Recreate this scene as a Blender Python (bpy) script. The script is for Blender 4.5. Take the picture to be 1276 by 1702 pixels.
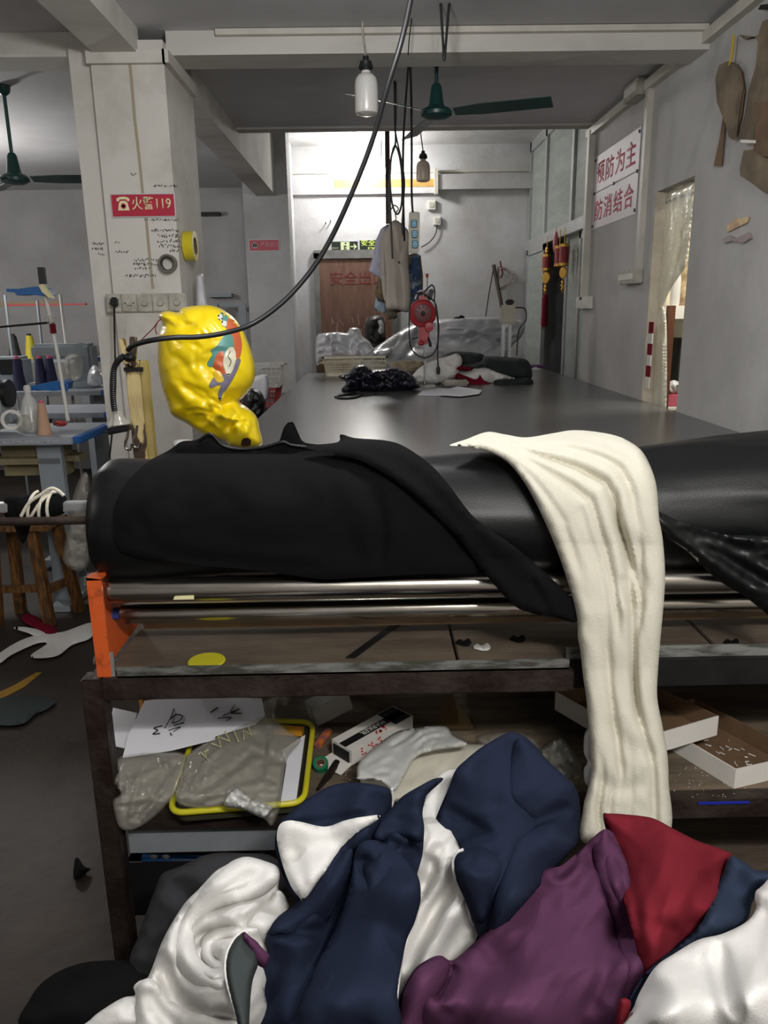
import bpy, bmesh, math, random
import numpy as np
from mathutils import Vector, Matrix, noise, geometry
for o in list(bpy.data.objects): bpy.data.objects.remove(o)
SC = bpy.context.scene
COL = SC.collection
PI = math.pi
rnd = random.Random(7)
# ------------------------------------------------------------------ camera
W, H, F = 1276.0, 1702.0, 1278.0
CAM = np.array([0.0, 0.0, 1.47])
PITCH, YAW, ROLL = math.radians(14.55), math.radians(0.62), math.radians(-0.85)
fw = np.array([math.sin(YAW)*math.cos(PITCH), math.cos(YAW)*math.cos(PITCH), -math.sin(PITCH)])
r0 = np.cross(fw, [0, 0, 1]); r0 /= np.linalg.norm(r0)
u0 = np.cross(r0, fw)
rt = r0*math.cos(ROLL) + u0*math.sin(ROLL)
up = -r0*math.sin(ROLL) + u0*math.cos(ROLL)
cd = bpy.data.cameras.new('camera'); camo = bpy.data.objects.new('camera', cd); COL.objects.link(camo)
cd.sensor_width = 36; cd.sensor_fit = 'AUTO'; cd.lens = F/H*36
cd.clip_start = 0.02
M3 = Matrix(((rt[0], up[0], -fw[0]), (rt[1], up[1], -fw[1]), (rt[2], up[2], -fw[2])))
camo.matrix_world = Matrix.Translation(Vector(CAM)) @ M3.to_4x4()
SC.camera = camo
SC.view_settings.view_transform = 'Standard'
SC.view_settings.look = 'None'
SC.view_settings.gamma = 1
SC.view_settings.use_curve_mapping = False
SC.view_settings.exposure = 0.4
# ------------------------------------------------------------------ world and lamps
wd = bpy.data.worlds.new('world'); SC.world = wd; wd.use_nodes = True
wd.node_tree.nodes['Background'].inputs[0].default_value = (0.75, 0.8, 0.9, 1)
wd.node_tree.nodes['Background'].inputs[1].default_value = 0.12
def lamp(name, kind, loc, energy, color=(1, 1, 1), size=0.1, rot=None, size_y=None):
    l = bpy.data.lights.new(name, kind); l.energy = energy; l.color = color
    if kind == 'AREA':
        l.size = size
        if size_y: l.shape = 'RECTANGLE'; l.size_y = size_y
    else: l.shadow_soft_size = size
    o = bpy.data.objects.new(name, l); COL.objects.link(o); o.location = loc
    if rot: o.rotation_euler = rot
    return o
def rayd(px, py):
    return fw + rt*((px - W/2)/F) + up*(-(py - H/2)/F)
def atY(px, py, Y): d = rayd(px, py); return Vector(CAM + d*((Y - CAM[1])/d[1]))
def atX(px, py, X): d = rayd(px, py); return Vector(CAM + d*((X - CAM[0])/d[0]))
def atZ(px, py, Z): d = rayd(px, py); return Vector(CAM + d*((Z - CAM[2])/d[2]))
# far bay pendant, working place lamp, side and left room lamps, added fill lights
lamp('far_pendant_light', 'POINT', atY(604, 268, 8.75), 42, (1, 0.985, 0.95), 0.07)
lamp('near_tube_light', 'AREA', (0.55, -0.5, 2.4), 27, (1, 0.975, 0.94), 0.8, (0.35, 0, 0.06), 0.08)
lamp('near_fill_light', 'POINT', (0.5, -0.35, 2.15), 24, (1, 0.975, 0.94), 0.06)  # fill added next to the tube to send light up to the ceiling
lamp('aisle_fill_light', 'POINT', (-0.1, 1.75, 2.25), 27, (0.97, 0.98, 1), 0.08)  # unseen fill added over the aisle to brighten ceiling and beams
lamp('left_room_light', 'POINT', (-2.9, 5.2, 2.15), 40, (1, 0.98, 0.95), 0.1)
lamp('left_front_light', 'POINT', (-3.2, 1.0, 2.2), 22, (1, 0.97, 0.92), 0.1)
lamp('side_room_light', 'AREA', (2.0, 3.6, 2.5), 26, (1, 0.95, 0.86), 0.5)
# ------------------------------------------------------------------ materials
def lin(c):
    return tuple(((v/12.92) if v <= 0.04045 else ((v+0.055)/1.055)**2.4) for v in (x/255.0 for x in c))
def mat(name, c, rough=0.6, metal=0.0, var=0.0, vs=6.0, c2=None, bump=0.0, bs=60.0, spec=0.5, alpha=1.0, trans=0.0,
        emit=None, es=0.0, sheen=0.0, stretch=None, aniso=0.0, weave=0.0, coat=0.0, lo=0.4, hi=0.65, detail=6):
    m = bpy.data.materials.new(name); m.use_nodes = True
    nt = m.node_tree; b = nt.nodes['Principled BSDF']
    c = lin(c)
    b.inputs['Base Color'].default_value = (*c, 1); b.inputs['Roughness'].default_value = rough
    b.inputs['Metallic'].default_value = metal; b.inputs['Specular IOR Level'].default_value = spec
    b.inputs['Alpha'].default_value = alpha; b.inputs['Transmission Weight'].default_value = trans
    b.inputs['Sheen Weight'].default_value = sheen; b.inputs['Coat Weight'].default_value = coat
    if emit: b.inputs['Emission Color'].default_value = (*lin(emit), 1); b.inputs['Emission Strength'].default_value = es
    tc = nt.nodes.new('ShaderNodeTexCoord'); mp = nt.nodes.new('ShaderNodeMapping')
    nt.links.new(tc.outputs['Object'], mp.inputs[0])
    if stretch: mp.inputs['Scale'].default_value = stretch
    if c2 or var:
        n = nt.nodes.new('ShaderNodeTexNoise'); n.inputs['Scale'].default_value = vs; n.inputs['Detail'].default_value = detail
        n.inputs['Roughness'].default_value = 0.62
        nt.links.new(mp.outputs[0], n.inputs[0])
        rp = nt.nodes.new('ShaderNodeValToRGB')
        cc = lin(c2) if c2 else tuple(x*(1-var) for x in c)
        rp.color_ramp.elements[0].position = lo; rp.color_ramp.elements[1].position = hi
        rp.color_ramp.elements[0].color = (*cc, 1); rp.color_ramp.elements[1].color = (*c, 1)
        nt.links.new(n.outputs[0], rp.inputs[0]); nt.links.new(rp.outputs[0], b.inputs['Base Color'])
    if bump:
        n2 = nt.nodes.new('ShaderNodeTexNoise'); n2.inputs['Scale'].default_value = bs; n2.inputs['Detail'].default_value = 5
        nt.links.new(mp.outputs[0], n2.inputs[0])
        bp = nt.nodes.new('ShaderNodeBump'); bp.inputs['Strength'].default_value = bump; bp.inputs['Distance'].default_value = 0.01
        nt.links.new(n2.outputs[0], bp.inputs['Height']); nt.links.new(bp.outputs[0], b.inputs['Normal'])
    return m
M = {}
M['wall'] = mat('wall_paint', (196, 196, 198), 0.75, c2=(170, 168, 166), vs=1.6, bump=0.25, bs=25, lo=0.3, hi=0.6)
M['wall_r'] = mat('wall_paint_right', (186, 184, 182), 0.78, c2=(158, 155, 150), vs=1.2, bump=0.3, bs=18, lo=0.3, hi=0.62)
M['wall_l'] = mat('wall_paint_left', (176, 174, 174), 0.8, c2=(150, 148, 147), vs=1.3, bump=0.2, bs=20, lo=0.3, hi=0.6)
M['colm'] = mat('column_paint', (206, 202, 194), 0.7, c2=(178, 172, 162), vs=3.0, bump=0.2, bs=20, lo=0.28, hi=0.55)
M['ceil'] = mat('ceiling_paint', (208, 207, 208), 0.85, c2=(178, 176, 176), vs=0.9, bump=0.15, bs=14, lo=0.3, hi=0.7)
M['beam'] = mat('beam_paint', (198, 195, 188), 0.8, c2=(160, 155, 148), vs=1.8, bump=0.2, bs=18, lo=0.3, hi=0.55, stretch=(0.5, 1, 1))
M['floor'] = mat('concrete_floor', (58, 48, 39), 0.55, c2=(33, 27, 22), vs=2.2, bump=0.4, bs=14, lo=0.35, hi=0.7)
M['trunk'] = mat('trunking_plastic', (205, 200, 188), 0.5, var=0.2, vs=4)
M['alu'] = mat('aluminium_frame', (188, 190, 190), 0.35, 0.6, var=0.15)
M['glass'] = mat('frosted_glass', (158, 166, 160), 0.35, trans=0.0, alpha=0.93, var=0.25, vs=3, stretch=(1, 1, 5))
M['white'] = mat('white_plastic', (222, 220, 212), 0.4, var=0.1)
M['dirty'] = mat('dirty_white_plastic', (190, 186, 172), 0.5, var=0.3, vs=20)
M['black'] = mat('black_rubber', (20, 20, 22), 0.45)
M['dark'] = mat('dark_metal', (40, 38, 38), 0.5, 0.5, var=0.4, vs=12)
M['rust'] = mat('rusty_steel', (72, 62, 56), 0.5, 0.55, c2=(46, 34, 30), vs=9, bump=0.3, bs=60)
M['steel'] = mat('scuffed_steel', (150, 152, 148), 0.4, 0.5, c2=(84, 84, 76), vs=9, stretch=(1.2, 1, 6), bump=0.1, lo=0.42, hi=0.6)
M['chrome'] = mat('polished_roller_steel', (196, 192, 184), 0.24, 1.0, c2=(166, 160, 148), vs=18, stretch=(0.3, 3, 3), bump=0.03, bs=50)
M['wood'] = mat('worn_board', (106, 94, 80), 0.65, c2=(84, 73, 61), vs=6, stretch=(0.8, 2.5, 1), bump=0.2)
M['wood2'] = mat('stained_board', (122, 108, 88), 0.65, c2=(84, 74, 62), vs=4, stretch=(0.8, 5, 1), bump=0.2)
M['stoolw'] = mat('varnished_wood', (128, 88, 44), 0.45, c2=(70, 45, 24), vs=14, stretch=(4, 4, 0.8))
M['orange'] = mat('orange_paint', (206, 90, 38), 0.45, c2=(120, 58, 30), vs=16, bump=0.15, lo=0.3, hi=0.42)
M['table'] = mat('cutting_table_top', (108, 109, 110), 0.25, 0.35, c2=(92, 92, 91), vs=3, stretch=(0.5, 6, 1), bump=0.035, bs=60)
M['blue'] = mat('blue_plastic', (34, 104, 176), 0.45, var=0.2)
M['green'] = mat('fan_green_enamel', (22, 64, 60), 0.35, var=0.2)
M['bladeg'] = mat('fan_blade_enamel', (60, 84, 80), 0.35, 0.3, var=0.2)
M['red'] = mat('red_enamel', (186, 34, 46), 0.35, var=0.25, vs=15, coat=0.3)
M['signred'] = mat('red_sign_film', (178, 40, 62), 0.4)
M['cream'] = mat('cream_sign_letters', (232, 226, 176), 0.5)
M['paper'] = mat('white_paper', (232, 232, 238), 0.7, var=0.05)
M['ink'] = mat('black_ink', (14, 14, 16), 0.6)
M['card'] = mat('brown_card', (120, 94, 68), 0.8, c2=(96, 74, 54), vs=6)
M['cardl'] = mat('pattern_card', (132, 116, 92), 0.8, c2=(96, 84, 68), vs=5)
M['whcard'] = mat('white_card', (224, 220, 212), 0.6, var=0.06)
M['yellow'] = mat('yellow_plastic', (214, 206, 40), 0.4, var=0.15)
M['bagy'] = mat('yellow_bag_plastic', (250, 218, 16), 0.3, var=0.04, vs=8, coat=0.3, bump=0.15, bs=12)
M['blackfab'] = mat('matte_black_knit', (12, 12, 13), 0.95, sheen=0.0, bump=0.1, bs=900, spec=0.15)
M['satin'] = mat('satin_black_fabric', (9, 11, 12), 0.42, sheen=0.0, bump=0.05, bs=300, spec=0.36)
M['navy'] = mat('navy_fleece', (35, 41, 58), 0.95, sheen=0.0, bump=0.15, bs=700, spec=0.03)
M['navy2'] = mat('slate_blue_fleece', (46, 56, 74), 0.95, sheen=0.0, bump=0.15, bs=700, spec=0.03)
M['plum'] = mat('plum_fleece', (88, 54, 80), 0.95, sheen=0.0, bump=0.15, bs=700, spec=0.03)
M['redfab'] = mat('crimson_fleece', (112, 34, 44), 0.95, sheen=0.0, bump=0.15, bs=700, spec=0.03)
M['maroon'] = mat('maroon_cloth', (110, 20, 40), 0.95, spec=0.1)
M['whitefab'] = mat('white_fleece', (222, 220, 216), 0.95, sheen=0.0, bump=0.25, bs=500, spec=0.03)
M['creamfab'] = mat('cream_jersey', (216, 212, 196), 0.95, sheen=0.0, bump=0.25, bs=350, spec=0.03)
M['greyfab'] = mat('grey_green_fleece', (60, 66, 66), 0.95, spec=0.1)
M['clear'] = mat('clear_film', (196, 192, 180), 0.16, alpha=0.34, coat=0.25, bump=0.12, bs=9)
M['milky'] = mat('milky_film', (214, 214, 210), 0.22, alpha=0.82, coat=0.3, bump=0.2, bs=12)
M['film'] = mat('white_polythene', (206, 206, 210), 0.3, var=0.08, coat=0.3, bump=0.2, bs=10)
M['greym'] = mat('grey_machine_paint', (150, 158, 164), 0.45, var=0.12)
M['greytop'] = mat('grey_laminate', (160, 166, 174), 0.4, var=0.1)
# ------------------------------------------------------------------ helpers
class MB:
    def __init__(s): s.bm = bmesh.new()
    def box(s, c, d, rot=None, bevel=0):
        bm = bmesh.new(); bmesh.ops.create_cube(bm, size=1)
        bmesh.ops.scale(bm, vec=d, verts=bm.verts)
        if bevel: bmesh.ops.bevel(bm, geom=list(bm.edges), offset=bevel, segments=2, affect='EDGES')
        m = Matrix.Translation(Vector(c))
        if rot is not None: m = m @ (rot.to_4x4() if isinstance(rot, Matrix) else Matrix.Rotation(rot, 4, 'Z'))
        bm.transform(m); s.merge(bm); return s
    def bb(s, a, b, bevel=0):
        a = Vector(a); b = Vector(b)
        return s.box((a+b)/2, [abs(x) for x in (b-a)], bevel=bevel)
    def merge(s, bm):
        me = bpy.data.meshes.new('t'); bm.to_mesh(me); bm.free(); s.bm.from_mesh(me); bpy.data.meshes.remove(me)
    def tube(s, pts, r, seg=10, cap=True):
        pts = [Vector(p) for p in pts]; n = len(pts)
        rs = r if isinstance(r, (list, tuple)) else [r]*n
        prev = None; rings = []
        for i, p in enumerate(pts):
            t = (pts[min(i+1, n-1)] - pts[max(i-1, 0)]).normalized()
            a = Vector((0, 0, 1)) if abs(t.z) < 0.9 else Vector((1, 0, 0))
            if prev is None: u = t.cross(a).normalized()
            else:
                u = prev - t*prev.dot(t)
                u = u.normalized() if u.length > 1e-6 else t.cross(a).normalized()
            prev = u; v = t.cross(u)
            rings.append([s.bm.verts.new(p + (u*math.cos(k*2*PI/seg) + v*math.sin(k*2*PI/seg))*rs[i]) for k in range(seg)])
        for i in range(n-1):
            for k in range(seg):
                s.bm.faces.new((rings[i][k], rings[i][(k+1) % seg], rings[i+1][(k+1) % seg], rings[i+1][k]))
        if cap: s.bm.faces.new(rings[0][::-1]); s.bm.faces.new(rings[-1])
        return s
    def lathe(s, prof, o, axis=(0, 0, 1), seg=24):
        # prof: (radius, height) list
        ax = Vector(axis).normalized(); q = Vector((0, 0, 1)).rotation_difference(ax)
        rings = []
        for r, h in prof:
            if r < 1e-6: rings.append([s.bm.verts.new(Vector(o) + q @ Vector((0, 0, h)))])
            else: rings.append([s.bm.verts.new(Vector(o) + q @ Vector((r*math.cos(k*2*PI/seg), r*math.sin(k*2*PI/seg), h))) for k in range(seg)])
        for a, b in zip(rings, rings[1:]):
            for k in range(seg):
                k2 = (k+1) % seg
                if len(a) == 1 and len(b) == 1: continue
                if len(a) == 1: s.bm.faces.new((a[0], b[k2], b[k]))
                elif len(b) == 1: s.bm.faces.new((a[k], a[k2], b[0]))
                else: s.bm.faces.new((a[k], a[k2], b[k2], b[k]))
        ring_ = prof[0] == prof[-1] or (len(prof) == 2)
        if len(rings[0]) > 1 and not ring_: s.bm.faces.new(rings[0][::-1])
        if len(rings[-1]) > 1 and not ring_: s.bm.faces.new(rings[-1])
        return s
    def prism(s, poly, n):
        # poly: list of 3D points; n: extrusion vector
        a = [s.bm.verts.new(Vector(p)) for p in poly]; b = [s.bm.verts.new(Vector(p) + Vector(n)) for p in poly]
        s.bm.faces.new(a[::-1]); s.bm.faces.new(b)
        k = len(a)
        for i in range(k): s.bm.faces.new((a[i], a[(i+1) % k], b[(i+1) % k], b[i]))
        return s
    def sphere(s, c, r, sc=(1, 1, 1), seg=20):
        bm = bmesh.new(); bmesh.ops.create_uvsphere(bm, u_segments=seg, v_segments=seg//2, radius=r)
        bmesh.ops.scale(bm, vec=sc, verts=bm.verts); bmesh.ops.translate(bm, vec=Vector(c), verts=bm.verts); s.merge(bm); return s
    def done(s, name, m, parent=None, smooth=30, **kw):
        return link(name, s.bm, m, parent, smooth, **kw)
def rootloc(o):
    while o.parent: o = o.parent
    return Vector(o.location) if o.type == 'EMPTY' else Vector((0, 0, 0))
def link(name, bm, m, parent=None, smooth=30, label=None, cat=None, group=None, kind=None):
    bmesh.ops.recalc_face_normals(bm, faces=bm.faces)
    me = bpy.data.meshes.new(name)
    base = None
    if smooth:
        for f in bm.faces: f.smooth = True
        for e in bm.edges:
            if len(e.link_faces) == 2 and e.calc_face_angle(0) > math.radians(smooth): e.smooth = False
    bm.to_mesh(me); bm.free()
    if m: me.materials.append(m)
    o = bpy.data.objects.new(name, me); COL.objects.link(o)
    if parent is not None:
        me.transform(Matrix.Translation(-rootloc(parent))); o.parent = parent
    if label: o['label'] = label
    if cat: o['category'] = cat
    if group: o['group'] = group
    if kind: o['kind'] = kind
    return o
def thing(name, label, cat, loc=(0, 0, 0), group=None):
    o = bpy.data.objects.new(name, None); COL.objects.link(o); o.location = loc
    o.empty_display_size = 0.05; o['label'] = label; o['category'] = cat
    if group: o['group'] = group
    return o
def struct(name, mb, m, smooth=0, parent=None):
    o = mb.done(name, m, parent, smooth)
    if parent is None: o['kind'] = 'structure'
    return o
def dup(root, dloc, label, group=None, rotz=0):
    r = root.copy(); COL.objects.link(r); r.location = Vector(dloc); r.rotation_euler = (0, 0, rotz); r['label'] = label
    if group: r['group'] = group
    for ch in list(root.children):
        c = ch.copy(); COL.objects.link(c); c.parent = r
        for g in ch.children:
            d = g.copy(); COL.objects.link(d); d.parent = c
    return r
def smoothpath(pts, n=8, closed=False):
    pts = [Vector(p) for p in pts]; out = []; k = len(pts)
    rng = range(k if closed else k-1)
    for i in rng:
        if closed: p0, p1, p2, p3 = pts[(i-1) % k], pts[i], pts[(i+1) % k], pts[(i+2) % k]
        else: p0, p1, p2, p3 = pts[max(i-1, 0)], pts[i], pts[i+1], pts[min(i+2, k-1)]
        for j in range(n):
            t = j/n
            out.append(0.5*((2*p1) + (p2-p0)*t + (2*p0-5*p1+4*p2-p3)*t*t + (3*p1-p0-3*p2+p3)*t*t*t))
    if not closed: out.append(pts[-1])
    return out
def segdist(P, poly, closed=True):
    P = np.asarray(P, float); poly = np.asarray(poly, float)
    A = poly; B = np.roll(poly, -1, axis=0)
    if not closed: A = poly[:-1]; B = poly[1:]
    best = np.full(len(P), 1e9)
    for a, b in zip(A, B):
        ab = b-a; L = (ab**2).sum() + 1e-9
        t = np.clip(((P-a)@ab)/L, 0, 1)
        d = np.sqrt((((a + t[:, None]*ab) - P)**2).sum(1)); best = np.minimum(best, d)
    return best
def segdist_t(P, poly):
    """distance to an open polyline and the arc fraction of the nearest point"""
    P = np.asarray(P, float); A = poly[:-1]; B = poly[1:]
    L = np.sqrt(((B-A)**2).sum(1)); cum = np.r_[0, np.cumsum(L)]; tot = cum[-1] + 1e-9
    best = np.full(len(P), 1e9); bt = np.zeros(len(P))
    for i, (a, b) in enumerate(zip(A, B)):
        ab = b-a; l2 = (ab**2).sum() + 1e-9
        t = np.clip(((P-a)@ab)/l2, 0, 1)
        d = np.sqrt((((a + t[:, None]*ab) - P)**2).sum(1)); m = d < best
        best[m] = d[m]; bt[m] = (cum[i] + t[m]*L[i])/tot
    return best, bt
def inside(P, poly):
    P = np.asarray(P, float); poly = np.asarray(poly, float); res = np.zeros(len(P), bool)
    x, y = P[:, 0], P[:, 1]; n = len(poly); j = n-1
    for i in range(n):
        xi, yi = poly[i]; xj, yj = poly[j]
        if yi != yj:
            c = ((yi > y) != (yj > y)) & (x < (xj-xi)*(y-yi)/(yj-yi)+xi); res ^= c
        j = i
    return res
def depthf(dep):
    if callable(dep): return dep
    if isinstance(dep, (int, float)): return lambda x, y: dep
    A = np.array(dep, float)
    if len(A) <= 3:
        if len(A) == 2: A = np.vstack([A, [A[0][0]+(A[1][1]-A[0][1]), A[0][1]-(A[1][0]-A[0][0]), A[0][2]]])
        c = np.linalg.solve(np.c_[A[:, :2], np.ones(3)], A[:, 2])
        return lambda x, y: float(c[0]*x + c[1]*y + c[2])
    def f(x, y):
        w = 1/(((A[:, 0]-x)**2 + (A[:, 1]-y)**2) + 200.0)**1.5
        return float((w*A[:, 2]).sum()/w.sum())
    return f
def puff(outline, dep, thick, rw=30, creases=(), step=6, amp=0.0, sc=40.0, ang=0.0, an=1.0, back=0.6, smooth_out=True, seed=0.0, rag=0.0, ridge=0.0, flow=None, smooth_it=2, dome=0.0, cdeep=1.0):
    """cloth / film body: an outline at real distance, rounded to real thickness, with folds.
    creases: (points, width px, depth m); negative depth raises a ridge."""
    df = depthf(dep)
    if smooth_out: o2 = [p.to_2d() for p in smoothpath([(x, y, 0) for x, y in outline], 6, True)]
    else: o2 = [Vector(p) for p in outline]
    # resample by step
    res = []; k = len(o2)
    for i in range(k):
        a, b = o2[i], o2[(i+1) % k]; L = (b-a).length; m = max(1, int(round(L/step)))
        if L < step*0.25: continue
        for j in range(m): res.append(a + (b-a)*(j/m))
    if rag:
        res = [p + Vector((noise.noise(Vector((p.x*0.09, p.y*0.09, seed+5)))*rag, noise.noise(Vector((p.x*0.09, p.y*0.09, seed+9)))*rag)) for p in res]
    poly = np.array([(p.x, p.y) for p in res])
    x0, y0 = poly.min(0); x1, y1 = poly.max(0)
    gx = []
    row = 0; y = y0
    while y < y1:
        x = x0 + (step/2 if row % 2 else 0)
        while x < x1: gx.append((x, y)); x += step
        y += step*0.87; row += 1
    gx = np.array(gx); gx = gx[inside(gx, poly)]
    if len(gx): gx = gx[segdist(gx, poly) > step*0.55]
    vs = [Vector(p) for p in poly] + [Vector(p) for p in gx]
    r = geometry.delaunay_2d_cdt(vs, [], [list(range(len(poly)))], 1, 1e-4)
    V = np.array([(v.x, v.y) for v in r[0]]); T = r[2]
    D = segdist(V, poly); D[D < 1e-3] = 0
    e = np.clip(D/rw, 0, 1); prof = np.sqrt(np.clip(1-(1-e)**2, 0, 1))
    off = thick*prof
    if dome:
        e2 = np.clip(D/max(D.max(), 1), 0, 1); off = off + dome*(1-(1-e2)**1.8)
    mask = np.clip(D/(rw*0.35), 0, 1)
    for cr in creases:
        pts = np.array([(p.x, p.y) for p in smoothpath([(x, y, 0) for x, y in cr[0]], 6)])
        dd, tt_ = segdist_t(V, pts)
        tp_ = np.clip(np.sin(np.clip(tt_, 0, 1)*PI)*2.2, 0, 1)**0.8
        wl = cr[1]*(0.55+0.45*tp_)
        q_ = np.sqrt(dd*dd + (0.25*wl)**2) - 0.25*wl        # V-shaped valley with a soft bottom
        off = off - mask*tp_*cr[2]*cdeep*(np.exp(-(q_/wl)**1.5) - 0.35*np.exp(-((dd-wl*2.1)/(wl*1.1))**2))
    if flow:
        L_, R_, folds = flow
        dl, tl = segdist_t(V, np.array([(p.x, p.y) for p in smoothpath([(x, y, 0) for x, y in L_], 5)]))
        dr_, tr = segdist_t(V, np.array([(p.x, p.y) for p in smoothpath([(x, y, 0) for x, y in R_], 5)]))
        U = dl/(dl+dr_+1e-6); VV = (tl+tr)/2
        for (us, v0, v1, w, d) in folds:
            uu = np.interp(VV, np.linspace(v0, v1, len(us)), us)
            fade = np.clip((VV-v0)/0.08, 0, 1)*np.clip((v1-VV)/0.08, 0, 1)
            if v0 <= 0: fade = np.clip((v1-VV)/0.08, 0, 1)
            if v1 >= 1: fade = np.clip((VV-v0)/0.08, 0, 1) if v0 > 0 else np.ones(len(VV))
            fade = fade*fade*(3-2*fade)
            s_ = (U-uu)/w
            off = off - mask*fade*d*np.where(s_ < 0, np.exp(-np.abs(s_)*2.2), np.exp(-(np.abs(s_))**2*1.2)) 
    if smooth_it:
        nb = [[] for _ in range(len(V))]
        for t in T:
            for q in range(3): nb[t[q]].append(t[(q+1) % 3])
        inn = [i for i in range(len(V)) if D[i] > 0 and nb[i]]
        for _ in range(smooth_it):
            o_ = off.copy()
            for i in inn: off[i] = 0.5*o_[i] + 0.5*sum(o_[j] for j in nb[i])/len(nb[i])
    ca, sa = math.cos(ang), math.sin(ang)
    bm = bmesh.new(); fr = []; bk = []
    for i, (x, y) in enumerate(V):
        if amp:
            u = (x*ca + y*sa)/(sc*an); v = (-x*sa + y*ca)/sc
            nn = noise.noise(Vector((u, v, seed))) + 0.5*noise.noise(Vector((u*2.1, v*2.1, seed+3)))
            if ridge: nn = (1-ridge)*nn + ridge*(0.6 - 2.2*abs(noise.noise(Vector((u*1.3, v*1.3, seed+11)))))
            off[i] += amp*nn*mask[i]
        base = df(x, y)
        fr.append(bm.verts.new(atY(x, y, base - off[i])))
        bk.append(fr[-1] if D[i] == 0 else bm.verts.new(atY(x, y, base + thick*back*prof[i] + 0.002)))
    for t in T:
        if len(set(t)) < 3: continue
        bm.faces.new([fr[i] for i in t])
        if not all(D[i] == 0 for i in t):
            try: bm.faces.new([bk[i] for i in reversed(t)])
            except ValueError: pass
    return bm
def rcr(box, n, L, w, d, ang=None, seed=1, focus=None):
    """short sharp wrinkles scattered over crumpled film"""
    r = random.Random(seed); out = []
    for _ in range(n):
        x, y = r.uniform(box[0], box[2]), r.uniform(box[1], box[3])
        if focus: a = math.atan2(focus[1]-y, focus[0]-x) + r.gauss(0, .35)
        else: a = (r.uniform(0, PI) if ang is None else ang + r.gauss(0, .4))
        l = L*r.uniform(.5, 1.3); b = a + r.gauss(0, .35)
        out.append(([(x, y), (x+math.cos(a)*l/2, y+math.sin(a)*l/2), (x+math.cos(a)*l/2+math.cos(b)*l/2, y+math.sin(a)*l/2+math.sin(b)*l/2)], w*r.uniform(.6, 1.3), d*r.choice((1, 1, -1))*r.uniform(.5, 1.2)))
    return out
def fab(name, outline, dep, thick, m, label=None, cat=None, group=None, parent=None, kind=None, **kw):
    if name.endswith('fleece') or name.endswith('panel'): kw.setdefault('step', 4.6); kw.setdefault('cdeep', 1.5)
    return link(name, puff(outline, dep, thick, **kw), m, parent, 70, label=label, cat=cat, group=group, kind=kind)
def edging(name, pts, dep, r, m, parent=None, off=0.004, **kw):
    df = depthf(dep); mb = MB()
    mb.tube([atY(p.x, p.y, df(p.x, p.y)-off) for p in smoothpath([(x, y, 0) for x, y in pts], 6)], r, 8)
    return mb.done(name, m, parent, 60, **kw)
def textmesh(body, o, right, upv, height, m, name, parent=None, thick=0.001, width=None, bold=0.0, kind=None):
    """lettering as mesh: o = lower-left corner, right / upv directions, cap height"""
    cu = bpy.data.curves.new('t', 'FONT'); cu.body = body; cu.size = 1; cu.extrude = 0; cu.offset = bold
    ob = bpy.data.objects.new('t', cu); COL.objects.link(ob)
    bpy.context.view_layer.update()
    me = bpy.data.meshes.new_from_object(ob.evaluated_get(bpy.context.evaluated_depsgraph_get()))
    bpy.data.objects.remove(ob)
    bm = bmesh.new(); bm.from_mesh(me); bpy.data.meshes.remove(me)
    if not bm.verts: return None
    xs = [v.co.x for v in bm.verts]; ys = [v.co.y for v in bm.verts]
    x0, x1, y0, y1 = min(xs), max(xs), min(ys), max(ys)
    right = Vector(right).normalized(); upv = Vector(upv).normalized(); n = right.cross(upv)
    sy = height/(y1-y0); sx = (width/(x1-x0)) if width else sy
    for v in bm.verts:
        v.co = Vector(o) + right*((v.co.x-x0)*sx) + upv*((v.co.y-y0)*sy)
    g = bmesh.ops.extrude_face_region(bm, geom=list(bm.faces))
    bmesh.ops.translate(bm, vec=n*thick, verts=[x for x in g['geom'] if isinstance(x, bmesh.types.BMVert)])
    return link(name, bm, m, parent, 0, kind=kind)
# ------------------------------------------------------------------ the setting
XR, XG, YB, YM = 1.42, 1.80, 9.2, 5.36      # right wall, glass front, back wall, start of the higher far bay
ZC, ZH = 2.60, 3.25
struct('floor', MB().bb((-6, -1.5, -0.1), (5, YB+0.2, 0)), M['floor'])
b1 = atX(1155, 292, XR); b0 = atX(1090, 324, XR)   # doorway corners
DY0, DY1, DZ = b1.y, b0.y, 2.03
wr = MB(); wr.bb((XR, -1.5, 0), (XR+0.09, DY0, ZC+0.1)); wr.bb((XR, DY1, 0), (XR+0.09, YM, ZC+0.1)); wr.bb((XR, DY0, DZ), (XR+0.09, DY1, ZC+0.1))
struct('wall_right', wr, M['wall_r'])
struct('wall_return', MB().bb((XR+0.16, YM-0.14, 0), (XG+0.1, YM, ZH)), M['wall_r'])
struct('wall_back', MB().bb((-1.4, YB, 0), (4.5, YB+0.15, ZH+0.1)), M['wall'])
struct('wall_partition', MB().bb((-0.98, 7.3, 0), (-0.86, YB, ZH)), M['wall'])
# pilaster that carries the long beam
pa = atY(403, 320, 7.25); pb = atY(478, 320, 7.25)
struct('wall_pilaster', MB().bb((pa.x, 7.25, 0), (pb.x, 7.55, ZH)), M['wall'])
struct('wall_left_back', MB().bb((-6, 7.6, 0), (pa.x, 7.75, ZH)), M['wall_l'])
struct('wall_left', MB().bb((-6.1, -1.5, 0), (-6, 7.6, ZH)), M['wall_l'])
struct('wall_front', MB().bb((-6, -1.6, 0), (XR+.2, -1.5, ZH)), M['wall_l'])
struct('ceiling', MB().bb((-6, -1.5, ZC), (XR+0.16, YM, ZC+0.12)), M['ceil'])
struct('ceiling_far_bay', MB().bb((-1.0, YM, ZH), (XG+0.2, YB+.1, ZH+0.1)), M['wall'])
struct('ceiling_left_room', MB().bb((-6, YM, ZC), (-1.0, 7.7, ZC+0.12)), M['ceil'])
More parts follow.
